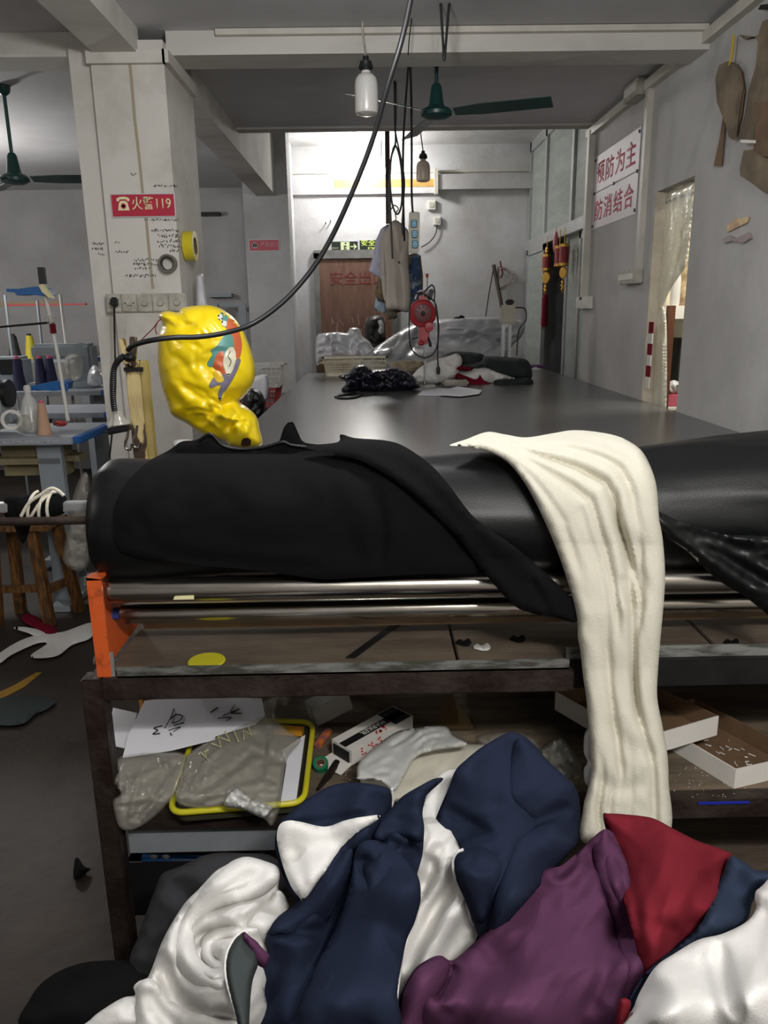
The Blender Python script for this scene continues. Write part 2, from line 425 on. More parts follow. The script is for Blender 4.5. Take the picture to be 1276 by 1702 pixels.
# beams
bt = MB(); bt.bb((-0.83, 3.56, 2.51), (XR, 3.75, ZC)); struct('trim_1', bt, M['beam'])              # cross beam
ledge = MB(); ledge.bb((-0.62, 3.53, 2.575), (XR-0.02, 3.56, 2.597)); struct('trim_2', ledge, M['trunk'])
bl = MB(); bl.bb((-1.0, 4.02, 2.475), (-0.83, YM, ZC)); bl.bb((-1.0, YM, 2.475), (-0.83, 7.25, ZH)); struct('trim_3', bl, M['beam'])   # long beam
struct('trim_4', MB().bb((-0.83, YM-0.1, ZC-0.012), (XR, YM, ZH)), M['beam'])       # face above the far bay opening
c0 = atY(147, 70, 3.5); c1 = atY(278, 77, 3.5)
struct('trim_5', MB().bb((c0.x+0.02, -1.5, 2.50), (c1.x-0.12, 3.52, ZC)), M['beam'])  # beam running towards the camera
struct('trim_6', MB().bb((-6, 3.56, 2.51), (-1.0, 3.75, ZC)), M['beam'])
# column
YC = 3.5
col = MB(); col.bb((c0.x, YC, 0), (-0.83, 4.02, 2.55)); struct('wall_column', col, M['colm'])
ls = atY(112, 75, YC+0.03)
struct('trim_7', MB().bb((ls.x, YC+0.03, 0), (c0.x, 3.75, 2.53)), M['colm'])
struct('trim_8', MB().bb((c0.x-0.01, YC-0.025, 2.46), (-0.82, YC, 2.51)).bb((-0.83, YC-0.025, 2.46), (-0.805, 4.0, 2.51)), M['colm'])
# trunking along right wall, pipes
struct('trim_9', MB().bb((XR-0.035, 3.75, 2.53), (XR, YM, 2.575)), M['trunk'])
struct('trim_10', MB().bb((XR-0.035, 1.0, 2.53), (XR, 3.58, 2.575)), M['trunk'])
p = atX(984, 300, XR); struct('trim_11', MB().bb((XR-0.04, p.y-0.03, atX(984, 500, XR).z), (XR, p.y+0.02, 2.56)), M['trunk'])
p = atX(1075, 300, XR); pipe_y = p.y
struct('trim_12', MB().bb((XR-0.03, p.y-0.02, atX(1062, 455, XR).z), (XR, p.y+0.02, 2.53)), M['trunk'])
# far bay: boxed ledge on the back wall
za = atY(600, 366/2.552+180, YB).z; zb = atY(600, 290/2.552+180, YB).z
x0 = atY(479, 310, YB).x; xm = atY(722, 310, YB).x
struct('trim_13', MB().bb((x0-0.1, YB-0.05, za), (xm, YB, zb+0.02)), M['wall'])
struct('trim_14', MB().bb((xm, YB-0.1, za+0.03), (XG, YB, zb)), M['wall'])
struct('trim_15', MB().bb((xm-0.01, YB-0.12, za-0.02), (xm+0.03, YB-.04, zb+0.06)), M['trunk'])
struct('trim_16', MB().bb((x0+0.02, YB-0.03, zb+0.03), (XG, YB, zb+0.05)), M['trunk'])
mt = mat('ochre_tape', (206, 158, 88), 0.6, var=0.25, vs=12)
q0 = atY(556, 307, YB); q1 = atY(722, 299, YB)
tp = MB().bb((q0.x, YB-0.055, q0.z-0.04), (q1.x, YB-0.05, q0.z+0.04)).done('tape_strip', mt, None, 0, label='long ochre tape strip stuck along the back wall ledge', cat='tape')
# glass front on the right of the far bay
def glass_front():
    zt = 2.0*1.02
    tz = atX(930, 388, XG).z
    fr = MB(); ys = [5.5, 6.55, 7.75, 9.12]
    fr.bb((XG-0.03, YM, ZH-0.1), (XG+0.03, YB, ZH)); fr.bb((XG-0.04, YM, tz-0.05), (XG+0.04, YB, tz+0.05))
    for y in (9.15, 8.35, 7.25, 6.3, 5.45): fr.bb((XG-0.03, y-0.035, tz), (XG+0.03, y+0.035, ZH))
    w = struct('window_1', fr, M['alu'])
    pn = MB().bb((XG-0.004, YM, tz+0.05), (XG+0.004, YB, ZH-0.1)).done('window_pane', M['glass'], w, 0)
    # doors below
    d = MB(); 
    def leaf(n, y0, y1, x):
        f = MB()
        for y in (y0, y1-0.06): f.bb((x-0.02, y, 0.02), (x+0.02, y+0.06, tz-0.05))
        f.bb((x-0.02, y0, 0.02), (x+0.02, y1, 0.1)); f.bb((x-0.02, y0, tz-0.11), (x+0.02, y1, tz-0.05))
        o = struct('door_%d' % n, f, M['alu'])
        MB().bb((x-0.004, y0+0.05, 0.1), (x+0.004, y1-0.05, tz-0.1)).done('door_pane', M['glass'], o, 0)
    leaf(1, 8.25, 9.15, XG-0.02); leaf(2, 5.6, 7.05, XG+0.03)
    f = MB(); f.bb((XG+0.02, 7.0, 0.02), (XG+0.06, 7.07, tz-0.05)); f.bb((XG+0.02, 7.5, 0.02), (XG+0.06, 7.56, tz-.05)); 
    o = struct('door_3', f, M['alu']); MB().bb((XG+0.035, 7.06, 0.02), (XG+0.043, 7.52, tz-0.05)).done('door_pane', M['glass'], o, 0)
    return tz
TZ = glass_front()
# room behind the glass, seen through the open leaf
struct('wall_behind_glass', MB().bb((3.4, 4.9, 0), (3.5, YB, ZH)), M['wall_l'])
struct('wall_side_room_far', MB().bb((XG, 4.8, 0), (3.5, 4.9, ZH)), M['wall_l'])
struct('ceiling_behind_glass', MB().bb((XG, 4.9, ZH-0.05), (3.5, YB, ZH)), M['wall_l'])
# side room seen through the doorway
M['warmwall'] = mat('warm_wall_paint', (236, 228, 206), 0.8, var=0.08)
struct('wall_side_room', MB().bb((3.1, 1.2, 0), (3.2, 4.8, 2.6)), M['warmwall'])
struct('wall_side_room_near', MB().bb((XR+0.16, 1.1, 0), (3.2, 1.2, 2.6)), M['warmwall'])
struct('wall_side_room_end', MB().bb((XR+0.16, 4.7, 0), (3.2, 4.78, 2.6)), M['warmwall'])
struct('ceiling_side_room', MB().bb((XR+0.16, 1.2, 2.6), (3.2, 4.8, 2.7)), M['warmwall'])
# doorway frame board
M['jamb'] = mat('worn_jamb_paint', (196, 186, 168), 0.7, var=0.25, vs=9)
jb = MB(); jb.bb((XR-0.004, DY1-0.014, 0), (XR+0.085, DY1-.001, DZ-.001)); struct('trim_17', jb, M['jamb'])
# back door
def back_door():
    a = atY(527, 424, YB-0.03); x1 = a.x+0.86
    fr = MB(); fr.bb((a.x-0.04, YB-0.05, 0), (a.x+0.02, YB, a.z+0.02)); fr.bb((x1-0.02, YB-0.05, 0), (x1+0.04, YB, a.z+0.02)); fr.bb((a.x-0.04, YB-0.05, a.z-0.04), (x1+0.04, YB, a.z+0.05))
    M['doorw'] = mat('scratched_door_board', (122, 92, 78), 0.6, c2=(96, 66, 54), vs=4, stretch=(3, 3, 0.7), lo=0.3, hi=0.6)
    d = struct('door_4', MB().bb((a.x+0.01, YB-0.03, 0), (x1-0.01, YB-0.005, a.z-0.03)), M['doorw'])
    f = fr.done('door_frame', mat('door_frame_paint', (128, 128, 126), .5, var=.3), d, 0)
    mr = mat('faded_red_paint', (120, 44, 46), 0.6)
    tx = textmesh('安全出口', atY(549, 474, YB-0.032), (1, 0, 0), (0, 0, 1), 0.15, mr, 'door_lettering', d, 0.001, width=0.62)
    sc = MB(); r2 = random.Random(3)
    ms = mat('pale_scratches', (186, 170, 158), 0.7)
    for i in range(46):
        x = a.x+0.1+r2.random()*0.65; z = 0.95+abs(r2.gauss(0, 0.25)); L = 0.04+r2.random()*0.14; dx = r2.gauss(0, 0.012)+(0.05 if r2.random() > .7 else 0)
        sc.prism([(x, YB-0.031, z), (x+0.005, YB-0.031, z), (x+0.005+dx, YB-0.031, z-L), (x+dx, YB-0.031, z-L)], (0, -0.001, 0))
    sc.done('scratch_marks', ms, d, 0)['kind'] = 'stuff'
back_door()
# low board seen under the rack
# ------------------------------------------------------------------ cutting table
TX0, TX1, TY0, TY1, TZT = -0.545, XR-0.004, 1.95, 6.35, 1.0
t = thing('cutting_table', 'long grey cutting table running back from the fabric rollers to the far bay', 'table', (0.43, 4, 0))
tt = MB(); tt.box(((TX0+TX1)/2, (TY0+TY1)/2, TZT-0.0125), (TX1-TX0, TY1-TY0, 0.025), bevel=0.003); tt.done('tabletop', M['table'], t, 20)
fr = MB(); fr.bb((TX0+0.02, TY0+0.02, TZT-0.08), (TX0+0.06, TY1-0.02, TZT-0.025)); fr.bb((TX1-0.06, TY0+0.02, TZT-0.08), (TX1-0.02, TY1-0.02, TZT-0.025)); fr.bb((TX0+.02, TY0+0.02, TZT-0.08), (TX1-.02, TY0+0.06, TZT-0.025))
fr.done('table_frame', M['dark'], t, 0)
for x in (TX0+0.04, TX1-0.06):
    for y in (2.4, 3.8, 5.2, 6.3):
        MB().bb((x-0.02, y-0.02, 0), (x+0.02, y+0.02, TZT-0.08)).done('leg', M['dark'], t, 0)
# ------------------------------------------------------------------ steel rack with rollers
YF = 1.38
zr0 = atY(540, 1158, YF).z; zr1 = atY(540, 1122, YF).z; zr2 = atY(540, 1101, YF+0.01).z
zs1 = atY(650, 1343, YF).z; zs0 = zs1-0.044
xl0 = atY(133, 1140, YF).x; xl1 = atY(172, 1140, YF).x
RX1 = 1.38
rack = thing('fabric_rack', 'rusty steel rack with board shelves under the two steel rollers', 'rack', (0.4, 1.7, 0))
for x, y in ((xl0, YF), (RX1-0.04, YF), (xl0, 1.9), (RX1-0.04, 1.9)):
    g = MB(); g.box((x+0.021, y+0.02, (zr1-0.001)/2), (0.042, 0.04, zr1-0.001), bevel=0.003); g.done('leg', M['rust'], rack, 20)
MB().bb((xl1-0.004, YF, zr0), (0.385, YF+0.04, zr1), bevel=0.003).done('front_rail', M['rust'], rack, 20)
MB().bb((0.385, YF+0.02, zr0-0.004), (RX1, YF+0.06, zr1+0.008), bevel=0.003).done('front_rail', M['dark'], rack, 20)
ang = MB(); ax0 = atY(192, 1110, YF).x; ang.bb((ax0, YF+0.004, zr1), (0.375, YF+0.008, zr2)); ang.bb((ax0, YF+0.004, zr1), (0.375, YF+0.035, zr1+0.004)); ang.done('angle_strip', M['steel'], rack, 0)
ang = MB(); ang.bb((0.375, YF+0.03, zr1+0.009), (RX1, YF+0.034, zr2+0.012)); ang.done('angle_strip', M['steel'], rack, 0)
zb_ = zr1+0.004
bd = MB()
xs = [xl1, 0.16, 0.70, RX1]
for i in range(3): bd.bb((xs[i]+0.003, YF+0.036, zb_-0.016), (xs[i+1]-0.003, 1.93, zb_), bevel=0.002)
bd.done('upper_board', M['wood'], rack, 20)
MB().bb((xl1, YF+0.002, zs0), (RX1-.04, YF+0.042, zs1), bevel=0.003).done('shelf_rail', M['rust'], rack, 20)
MB().bb((xl1, YF+0.042, zs1-0.014), (RX1-.04, 2.0, zs1)).done('middle_board', M['wood2'], rack, 0)
MB().bb((xl1, 1.9, zs0), (RX1-.04, 1.94, zs1)).done('rear_rail', M['rust'], rack, 0)
MB().bb((xl1, 1.9, zr0), (RX1-.04, 1.94, zr1-.015)).done('rear_rail', M['rust'], rack, 0)
for x in (xl0+.02, RX1-.02):
    MB().bb((x-.018, YF+.04, zs0), (x+.018, 1.9, zs1-.014)).done('side_rail', M['rust'], rack, 0)
    MB().bb((x-.018, YF+.04, zr0), (x+.018, 1.9, zr1-.016)).done('side_rail', M['rust'], rack, 0)
gp0 = atY(195, 1387, YF+0.03); gp1 = atY(455, 1412, YF+0.03)
MB().bb((xl1+.003, YF+0.03, gp1.z-0.002), (gp1.x+0.02, YF+0.038, zs0), bevel=.001).done('drawer_front', mat('pale_grey_steel', (150, 156, 160), 0.4, 0.2, var=.2), rack, 0, label='pale grey drawer front under the middle shelf')
MB().bb((xl1, YF+0.04, 0.14), (RX1-.04, 1.9, 0.155)).done('lower_board', M['wood'], rack, 0)
# orange bracket + two rollers
Y1, Y2 = YF+0.05, YF+0.12
zu = atY(500, 975.5, Y1).z; zl = atY(500, 1014, Y2).z
br = thing('roller_stand', 'orange roller stand bolted on the left end of the rusty rack carrying two steel rollers', 'roller stand', (-0.5, YF, zr1))
bx0 = atY(152, 1040, YF+.01).x; bx1 = atY(176, 1040, YF+.01).x
ztop = atY(160, 960, YF+0.01).z
o = MB(); o.prism([(bx0, YF+0.01, zr1), (bx1, YF+0.01, zr1), (bx1, YF+0.01, ztop-0.004), (bx0, YF+0.01, ztop)], (0, 0.006, 0))
o.bb((bx0, YF+0.01, ztop-0.006), (bx1, YF+0.04, ztop))
o.prism([(bx0, YF+0.012, zr1), (bx0, YF+0.012, ztop), (bx0, YF+0.1, ztop-.01), (bx0, YF+0.22, zl+0.03), (bx0, YF+0.27, zr1+.004)], (0.006, 0, 0))
o.done('bracket_plate', M['orange'], br, 20)
for py in (968, 1098):
    q = atY(151, py, YF+0.03); MB().lathe([(0.0001, 0), (0.009, 0), (0.009, 0.010), (0.0001, 0.012)], (bx0, YF+0.03, q.z), (-1, 0, 0), 6).done('bolt', M['steel'], br, 30)
MB().bb((bx1, YF+.012, zr1), (bx1+.006, YF+.018, zr1+.05)).done('clip_strip', M['alu'], br, 0)
R1 = 0.0245
ro = MB(); ro.tube([(bx1+.002, Y1, zu), (RX1-.03, Y1, zu)], R1, 48); ro.done('upper_roller', M['chrome'], br, 40)
R2 = 0.0215; lx = atY(204, 1018, Y2).x
ro = MB(); ro.tube([(lx, Y2, zl), (RX1-.03, Y2, zl)], R2, 48); ro.done('lower_roller', M['chrome'], br, 40)
MB().tube([(bx0+.005, Y2, zl), (lx, Y2, zl)], 0.013, 20).done('shaft', mat('blue_shaft_paint', (38, 62, 130), .5), br, 40, label='blue painted shaft end')
lb = MB(); lb.bb((lx+0.03, Y2+0.03, zl-0.05), (RX1-.05, Y2+0.05, zl-0.03)); lb.done('tie_bar', mat('tie_bar_wood', (128, 104, 74), .6, var=.3), br, 0)
ta = MB(); ta.prism([(bx1+.13, Y1-R1-.0005, zu-.012), (bx1+.17, Y1-R1-.0005, zu-.012), (bx1+.17, Y1-R1-.0005, zu-.004), (bx1+.133, Y1-R1-.0005, zu-.005)], (0, -.001, 0)); ta.done('tape_remnant', M['cream'], br, 0)
o2 = MB(); o2.bb((RX1-.03, YF+.01, zr1), (RX1-.02, YF+.2, ztop)); o2.done('bracket_plate', M['orange'], br, 0)
# ------------------------------------------------------------------ black fabric roll on the rollers
RYC, RZC = YF+0.14, 1.068
XL = atY(146, 860, RYC-.09).x
def roll_s(x): return max(0, min(1, (x-0.35)/0.5))**1.3
def roll_r(x): return 0.122 + 0.004*math.sin(x*7) + 0.033*roll_s(x)
def roll_z(x): return RZC + 0.018*roll_s(x)
bm = bmesh.new(); rings = []
NX, NA = 110, 72
for i in range(NX+1):
    x = XL + (1.33-XL)*i/NX
    e = min(1, (x-XL)/0.05, (1.33-x)/0.05)
    rr = roll_r(x)*(0.86 + 0.14*math.sqrt(max(0, 1-(1-e)**2)))
    ring = []
    for k in range(NA):
        a = k*2*PI/NA
        n = noise.noise(Vector((x*3.2, math.cos(a)*1.1, math.sin(a)*1.1)))*0.010
        n += max(0, noise.noise(Vector((x*2+a*1.2, a*3.0 - x*5, 4.0))))*0.014*(0.35+0.65*(x > 0.55))
        r = rr + n
        if math.sin(a) < -0.86: r *= 0.97
        ring.append(bm.verts.new((x, RYC + math.cos(a)*r, roll_z(x) + math.sin(a)*r)))
    rings.append(ring)
for a, b in zip(rings, rings[1:]):
    for k in range(NA): bm.faces.new((a[k], a[(k+1) % NA], b[(k+1) % NA], b[k]))
c = bm.verts.new((XL+0.012, RYC, RZC)); 
for k in range(NA): bm.faces.new((c, rings[0][(k+1) % NA], rings[0][k]))
c = bm.verts.new((1.32, RYC, RZC))
for k in range(NA): bm.faces.new((c, rings[-1][k], rings[-1][(k+1) % NA]))
rl = thing('fabric_roll', 'thick roll of satin black fabric lying on the two steel rollers', 'fabric roll', (0.3, RYC, RZC-.12))
link('rolled_fabric', bm, M['satin'], rl, 60)
# axle of the roll with its black wrapping and rope
zx = atY(120, 841, RYC-.02).z
ax = MB(); ax.box((atY(60, 841, RYC).x, RYC-.02, zx), (0.36, 0.02, 0.019), bevel=0.002); ax.done('axle', M['alu'], rl, 30, label='square aluminium axle sticking out of the roll')
pp = [atY(x, y, RYC-.02) for x, y in ((30, 846), (45, 843), (62, 842), (80, 840), (100, 838), (108, 838))]
wp = MB(); wp.tube(smoothpath(pp, 5), [0.012, .016, .02, .022, .024, .025, .0255, .026, .026, .026, .026, .026, .026, .025, .025, .025, .024, .024, .023, .022, .021, .02, .019, .018, .016, .012][:len(smoothpath(pp, 5))], 16)
wp.done('axle_wrapping', M['blackfab'], rl, 60)
fab('wrapping_tail', [(8, 828), (30, 824), (60, 835), (52, 870), (42, 900), (34, 900), (22, 872), (8, 858)], RYC-.02, 0.012, M['blackfab'], parent=rl, rw=8, step=4)
rp = MB()
for j, (xa, xb) in enumerate(((48, 66), (66, 84), (84, 92), (40, 98))):
    pts = []
    for k in range(13):
        a = -PI/2 + PI*k/12
        cpt = atY(xa+(xb-xa)*k/12, 841, RYC-.02); pts.append(cpt + Vector((0, -math.cos(a)*.030, math.sin(a)*.030)))
    rp.tube(smoothpath(pts, 2), 0.0032, 7)
q = [atY(x, y, RYC-.055) for x, y in ((35, 858), (48, 836), (68, 822), (84, 812), (96, 815), (106, 824))]
rp.tube(smoothpath(q, 5), 0.0034, 7)
rp.done('rope', mat('white_cotton_rope', (214, 208, 190), .9, bump=.4, bs=300), rl, 60, label='white cotton rope tied around the wrapping')
pj = atY(70, 866, YF+.06); MB().tube([(-1.4, YF+.06, pj.z), (XL+.06, YF+.06, pj.z)], 0.008, 14).done('steel_rod', M['rust'], None, 40, label='thin rusty steel rod running under the roll axle on the left', cat='rod')
# matte black cloth thrown over the left half of the roll
def on_roll(gap, xoff=0.0):
    def f(px, py):
        d = rayd(px, py); d = d/d[1]            # unit in Y
        x = d[0]*RYC; R = roll_r(x)+gap; zc = roll_z(x)
        # |(y, z) - (RYC, RZC)| = R with y = t, z = CAMz + t*d2
        A = 1 + d[2]**2; B = -2*(RYC + d[2]*(zc-CAM[2])); C = RYC**2 + (zc-CAM[2])**2 - R*R
        s = B*B-4*A*C
        tm = -B/(2*A)
        if s <= 0: return tm
        return (-B-math.sqrt(s))/(2*A)
    return f
dr = on_roll(0.012)
def dr_cloth(px, py):
    y = dr(px, py)
    if py > 900:
        y = min(y, on_roll(0.012)(px, 900) + (0.0 if py < 900 else 0))
    return y
crs = [([(500, 745), (470, 775), (390, 790)], 22, .006), ([(620, 800), (635, 880), (625, 940)], 9, .010), ([(560, 780), (600, 860), (615, 935)], 14, -.006),
       ([(200, 895), (300, 925), (430, 940), (560, 950)], 10, .008), ([(250, 800), (215, 850), (205, 880)], 12, -.008), ([(300, 760), (400, 800), (450, 900)], 30, -.005), ([(236, 860), (240, 880), (262, 905)], 9, .006)]
blc = fab('black_cloth', [(188, 880), (192, 835), (212, 800), (245, 768), (281, 748), (301, 734), (326, 731), (346, 720), (358, 727), (371, 739), (401, 744), (440, 741), (462, 735), (471, 712), (479, 702), (487, 702), (494, 716), (503, 733), (521, 738), (580, 742), (615, 752), (660, 775), (720, 840), (790, 905), (800, 950),
     (700, 954), (602, 960), (540, 963), (490, 957), (426, 948), (321, 938), (216, 920), (196, 905)], dr_cloth, 0.008, M['blackfab'], 'matte black cloth thrown over the left half of the black fabric roll', 'cloth', rw=16, creases=crs, step=6, amp=0.005, sc=70, back=.3)
edging('folded_edge', [(330, 732), (350, 722), (371, 741), (401, 747), (440, 743), (470, 735), (490, 741), (560, 748)], lambda x, y: dr_cloth(x, y)-.004, 0.0035, M['satin'], blc)
def band_d(px, py): return on_roll(0.036)(px, min(py, 930)) - (0.0 if py < 930 else (py-930)*0.0002)
fab('black_cloth_strip', [(505, 742), (560, 735), (566, 722), (590, 728), (640, 732), (672, 742), (715, 772), (745, 805), (790, 862), (850, 905), (915, 960), (958, 1005), (957, 1034), (930, 1028), (880, 1018), (850, 1003), (803, 950), (758, 890), (700, 835), (650, 795), (600, 766), (540, 752)], band_d, 0.014, M['blackfab'],
    'matte black fabric strip slanting down beside the white scarf over the roll', 'cloth', rw=18, creases=[([(600, 745), (690, 790), (760, 860), (850, 960), (920, 1010)], 12, .006), ([(880, 960), (905, 1005), (912, 1018)], 6, .008)], step=5, amp=.004, sc=40, back=.3)
fab('black_cloth_tail', [(1088, 850), (1130, 866), (1200, 888), (1300, 905), (1300, 1035), (1268, 1015), (1235, 990), (1190, 962), (1140, 915), (1098, 885)], lambda x, y: on_roll(0.02)(x, min(y, 915))-.004, 0.014, M['satin'],
    'satin black fabric tail hanging off the right end of the fabric roll', 'cloth', rw=18, creases=[([(1110, 875), (1190, 915), (1300, 985)], 9, .014), ([(1150, 870), (1230, 915), (1300, 940)], 8, .01), ([(1100, 862), (1200, 900), (1300, 915)], 6, .008)], step=5, amp=.006, sc=30, back=.3)
# cream jersey scarf
def scarf_d(px, py):
    a = on_roll(0.035)(px, min(py, 905))
    if py <= 905: return a
    t = (py-905)/460.0
    return a - 0.02*min(1, t*4) - 0.10*max(0, t-0.45)
sl = [(747, 740), (775, 730), (809, 718), (839, 722), (874, 727), (919, 720), (954, 715), (999, 719), (1034, 728), (1064, 747), (1081, 776), (1091, 810), (1095, 860), (1101, 895), (1105, 950), (1103, 1000), (1098, 1055), (1094, 1105), (1092, 1158), (1101, 1208), (1109, 1255), (1111, 1300), (1112, 1385), (1040, 1400), (969, 1400),
      (969, 1343), (975, 1317), (982, 1285), (981, 1248), (978, 1208), (974, 1160), (969, 1127), (964, 1080), (960, 1060), (959, 1029), (950, 989), (934, 939), (919, 899), (899, 854), (879, 815), (859, 785), (839, 765), (809, 750), (775, 742)]
sL = [(747, 740), (775, 742), (809, 750), (839, 765), (859, 785), (879, 815), (899, 854), (919, 899), (934, 939), (950, 989), (959, 1029), (964, 1080), (969, 1127), (974, 1160), (978, 1208), (981, 1248), (982, 1285), (975, 1317), (969, 1343), (969, 1400)]
sR = [(830, 716), (874, 724), (919, 718), (954, 714), (999, 718), (1034, 728), (1064, 747), (1081, 776), (1091, 810), (1095, 860), (1101, 895), (1105, 950), (1103, 1000), (1098, 1055), (1094, 1105), (1092, 1158), (1101, 1208), (1109, 1255), (1111, 1300), (1112, 1385)]
fl = [((.18, .16, .14, .12), 0.0, 0.5, 0.040, 0.0102), ((.36, .40, .42, .44, .48), 0.0, .62, 0.040, 0.0221), ((.55, .56, .60, .62, .66, .70), 0.0, .80, 0.048, 0.0306), ((.74, .74, .76, .80), 0.0, .42, 0.040, 0.0204), ((.88, .88, .9), 0, .3, 0.040, 0.0119),
      ((.66, .62, .66, .74, .70), .30, .62, 0.032, 0.0340), ((.80, .74, .78), .38, .56, 0.040, 0.0238), ((.30, .34, .36), .2, .9, 0.056, 0.0085), ((.62, .70, .80, .84), .62, 1, 0.056, 0.0204), ((.3, .34, .4), .55, .95, 0.064, 0.0136), ((.12, .16, .2), .80, 1.0, 0.032, 0.0238), ((.26, .3, .3), .84, 1.0, 0.032, 0.0153), ((.5, .52, .56), .78, 1, 0.040, 0.0102)]
fab('scarf', sl, scarf_d, 0.026, M['creamfab'], 'long cream jersey cloth draped over the black roll and hanging to the floor pile', 'cloth', rw=22, flow=(sL, sR, fl), step=4.2, amp=.004, sc=30, an=3, ang=1.25, back=.6,
    creases=[([(1035, 955), (1042, 990), (1052, 1012)], 7, .010), ([(1010, 1190), (1045, 1235), (1090, 1262)], 12, .006), ([(985, 1290), (1030, 1312), (1075, 1300)], 10, .004)])
# ------------------------------------------------------------------ pile of cut garments in front of the rack
def zsup(px, py, z): return atZ(px, py, z).y
# dark heap underneath, resting on the floor
hm = bmesh.new(); rings = []
prof = [(0.0, 1.0), (0.14, .98), (0.3, .9), (0.5, .74), (0.66, .55), (0.8, .33), (0.92, .12), (1.0, 0.0)]
cx_, cy_, hx, hy, hz = 0.15, 0.86, 0.66, 0.42, 0.50
NK = 72
for i in range(1, 29):
    q = i/28; r = q; h = np.interp(q, [p[0] for p in prof], [p[1] for p in prof])
    ring = []
    for k in range(NK):
        a = k*2*PI/NK; dx, dy = math.cos(a), math.sin(a)
        n = noise.noise(Vector((dx*r*2.6, dy*r*2.6, 1.7)))*0.05
        ring.append(hm.verts.new((cx_+dx*r*hx*(1+n), min(1.335, cy_+dy*r*hy*(1+n)), max(0.0, h*hz*(0.86-0.14*dx) + n*h*0.9))))
    rings.append(ring)
tp = hm.verts.new((cx_, cy_, hz*.86))
for k in range(NK): hm.faces.new((tp, rings[0][k], rings[0][(k+1) % NK]))
for a, b in zip(rings, rings[1:]):
    for k in range(NK): hm.faces.new((a[k], b[k], b[(k+1) % NK], a[(k+1) % NK]))
hm.faces.new(rings[-1][::-1])
link('fabric_heap', hm, M['blackfab'], None, 70, label='mound of black cloth on the floor that carries the coloured garments', cat='cloth')
fab('black_cloth', [(38, 1712), (50, 1660), (80, 1625), (130, 1602), (190, 1596), (260, 1600), (330, 1620), (330, 1720), (180, 1735)], [(40, 1700, 1.22), (130, 1600, 1.30), (330, 1650, 1.10)], 0.09, M['blackfab'],
    'black cloth bundle lying on the floor at the foot of the rack leg', 'cloth', rw=10, dome=0.050, amp=0.0072, sc=50, creases=[([(60, 1700), (120, 1640), (200, 1620)], 12, .01)], back=.8)
fab('charcoal_cloth', [(215, 1600), (228, 1560), (238, 1530), (258, 1478), (270, 1452), (300, 1440), (345, 1420), (400, 1418), (460, 1428), (480, 1500), (420, 1640), (300, 1690), (230, 1660)], [(230, 1600, 1.18), (300, 1450, 1.24), (460, 1500, 1.16)], 0.06, mat('charcoal_knit', (42, 42, 46), .95, var=.2),
    'charcoal cloth slumped against the rack leg behind the white fleece', 'cloth', rw=10, dome=0.050, amp=0.0072, sc=40, creases=[([(270, 1460), (320, 1500), (300, 1580)], 16, .016)])
fab('maroon_cloth', [(262, 1592), (268, 1560), (285, 1525), (305, 1502), (318, 1505), (300, 1560), (280, 1600)], 1.13, 0.012, M['maroon'], 'thin maroon cloth edge showing beside the white fleece', 'cloth', rw=10, step=4)
NV = M['navy']; WF = M['whitefab']
hemr = 0.0022
def lobe(parent, outline, dep, lift, m, creases=(), seed=1, name='overlapping_fold', amp=.004, sc=60, ang=1.9, dome=.02, rw=9, **kw):
    df = depthf(dep)
    return fab(name, outline, lambda x, y: df(x, y)-lift, .010, m, parent=parent, rw=rw, step=4.6, dome=dome, amp=amp, sc=sc, an=2.5, ang=ang, seed=seed, cdeep=1.0, back=1.8, creases=creases, **kw)
# navy piece behind, white reverse sides
D_w2 = [(750, 1285, 1.20), (700, 1450, 1.06), (670, 1650, .90), (790, 1540, 1.02)]
w2 = fab('white_fleece', [(728, 1290), (745, 1280), (763, 1284), (768, 1330), (760, 1400), (790, 1440), (800, 1500), (795, 1550), (770, 1600), (720, 1660), (690, 1720), (640, 1720), (650, 1640), (665, 1560), (680, 1480), (685, 1400), (700, 1345), (715, 1310)],
    D_w2, 0.011, WF, 'white fleece back side showing between the two navy pieces', 'garment', rw=12, dome=0.020, amp=0.0060, sc=20, an=4.0, ang=2.00, ridge=0.5,
    creases=[([(735, 1400), (715, 1440), (695, 1480)], 9, .012), ([(770, 1430), (745, 1480), (700, 1560), (675, 1620)], 12, .02), ([(700, 1420), (720, 1450), (690, 1500)], 8, .01), ([(760, 1500), (725, 1560), (690, 1620)], 14, -.012)])
# tall navy peak
D_A = [(855, 1220, 1.20), (960, 1350, 1.16), (760, 1330, 1.12), (850, 1520, .96), (780, 1500, .99), (930, 1430, 1.08)]
A = fab('navy_fleece', [(836, 1221), (852, 1217), (870, 1223), (890, 1240), (908, 1262), (932, 1284), (953, 1304), (963, 1330), (964, 1370), (958, 1402), (940, 1425), (905, 1465), (860, 1515), (825, 1560), (798, 1560), (782, 1520), (770, 1490), (757, 1460), (752, 1432), (764, 1412), (762, 1402), (738, 1396), (716, 1388), (728, 1350), (746, 1308), (757, 1280), (775, 1262), (800, 1242)],
    D_A, 0.011, NV, 'large navy fleece piece rising to the tallest peak of the pile', 'garment', rw=10, dome=.03, amp=.004, sc=60, an=2.5, ang=1.9, seed=2, cdeep=1.0,
    creases=[([(735, 1340), (780, 1368), (822, 1395)], 8, .010), ([(800, 1262), (815, 1310), (830, 1350)], 16, .010), ([(830, 1420), (790, 1425), (768, 1435)], 9, .010)])
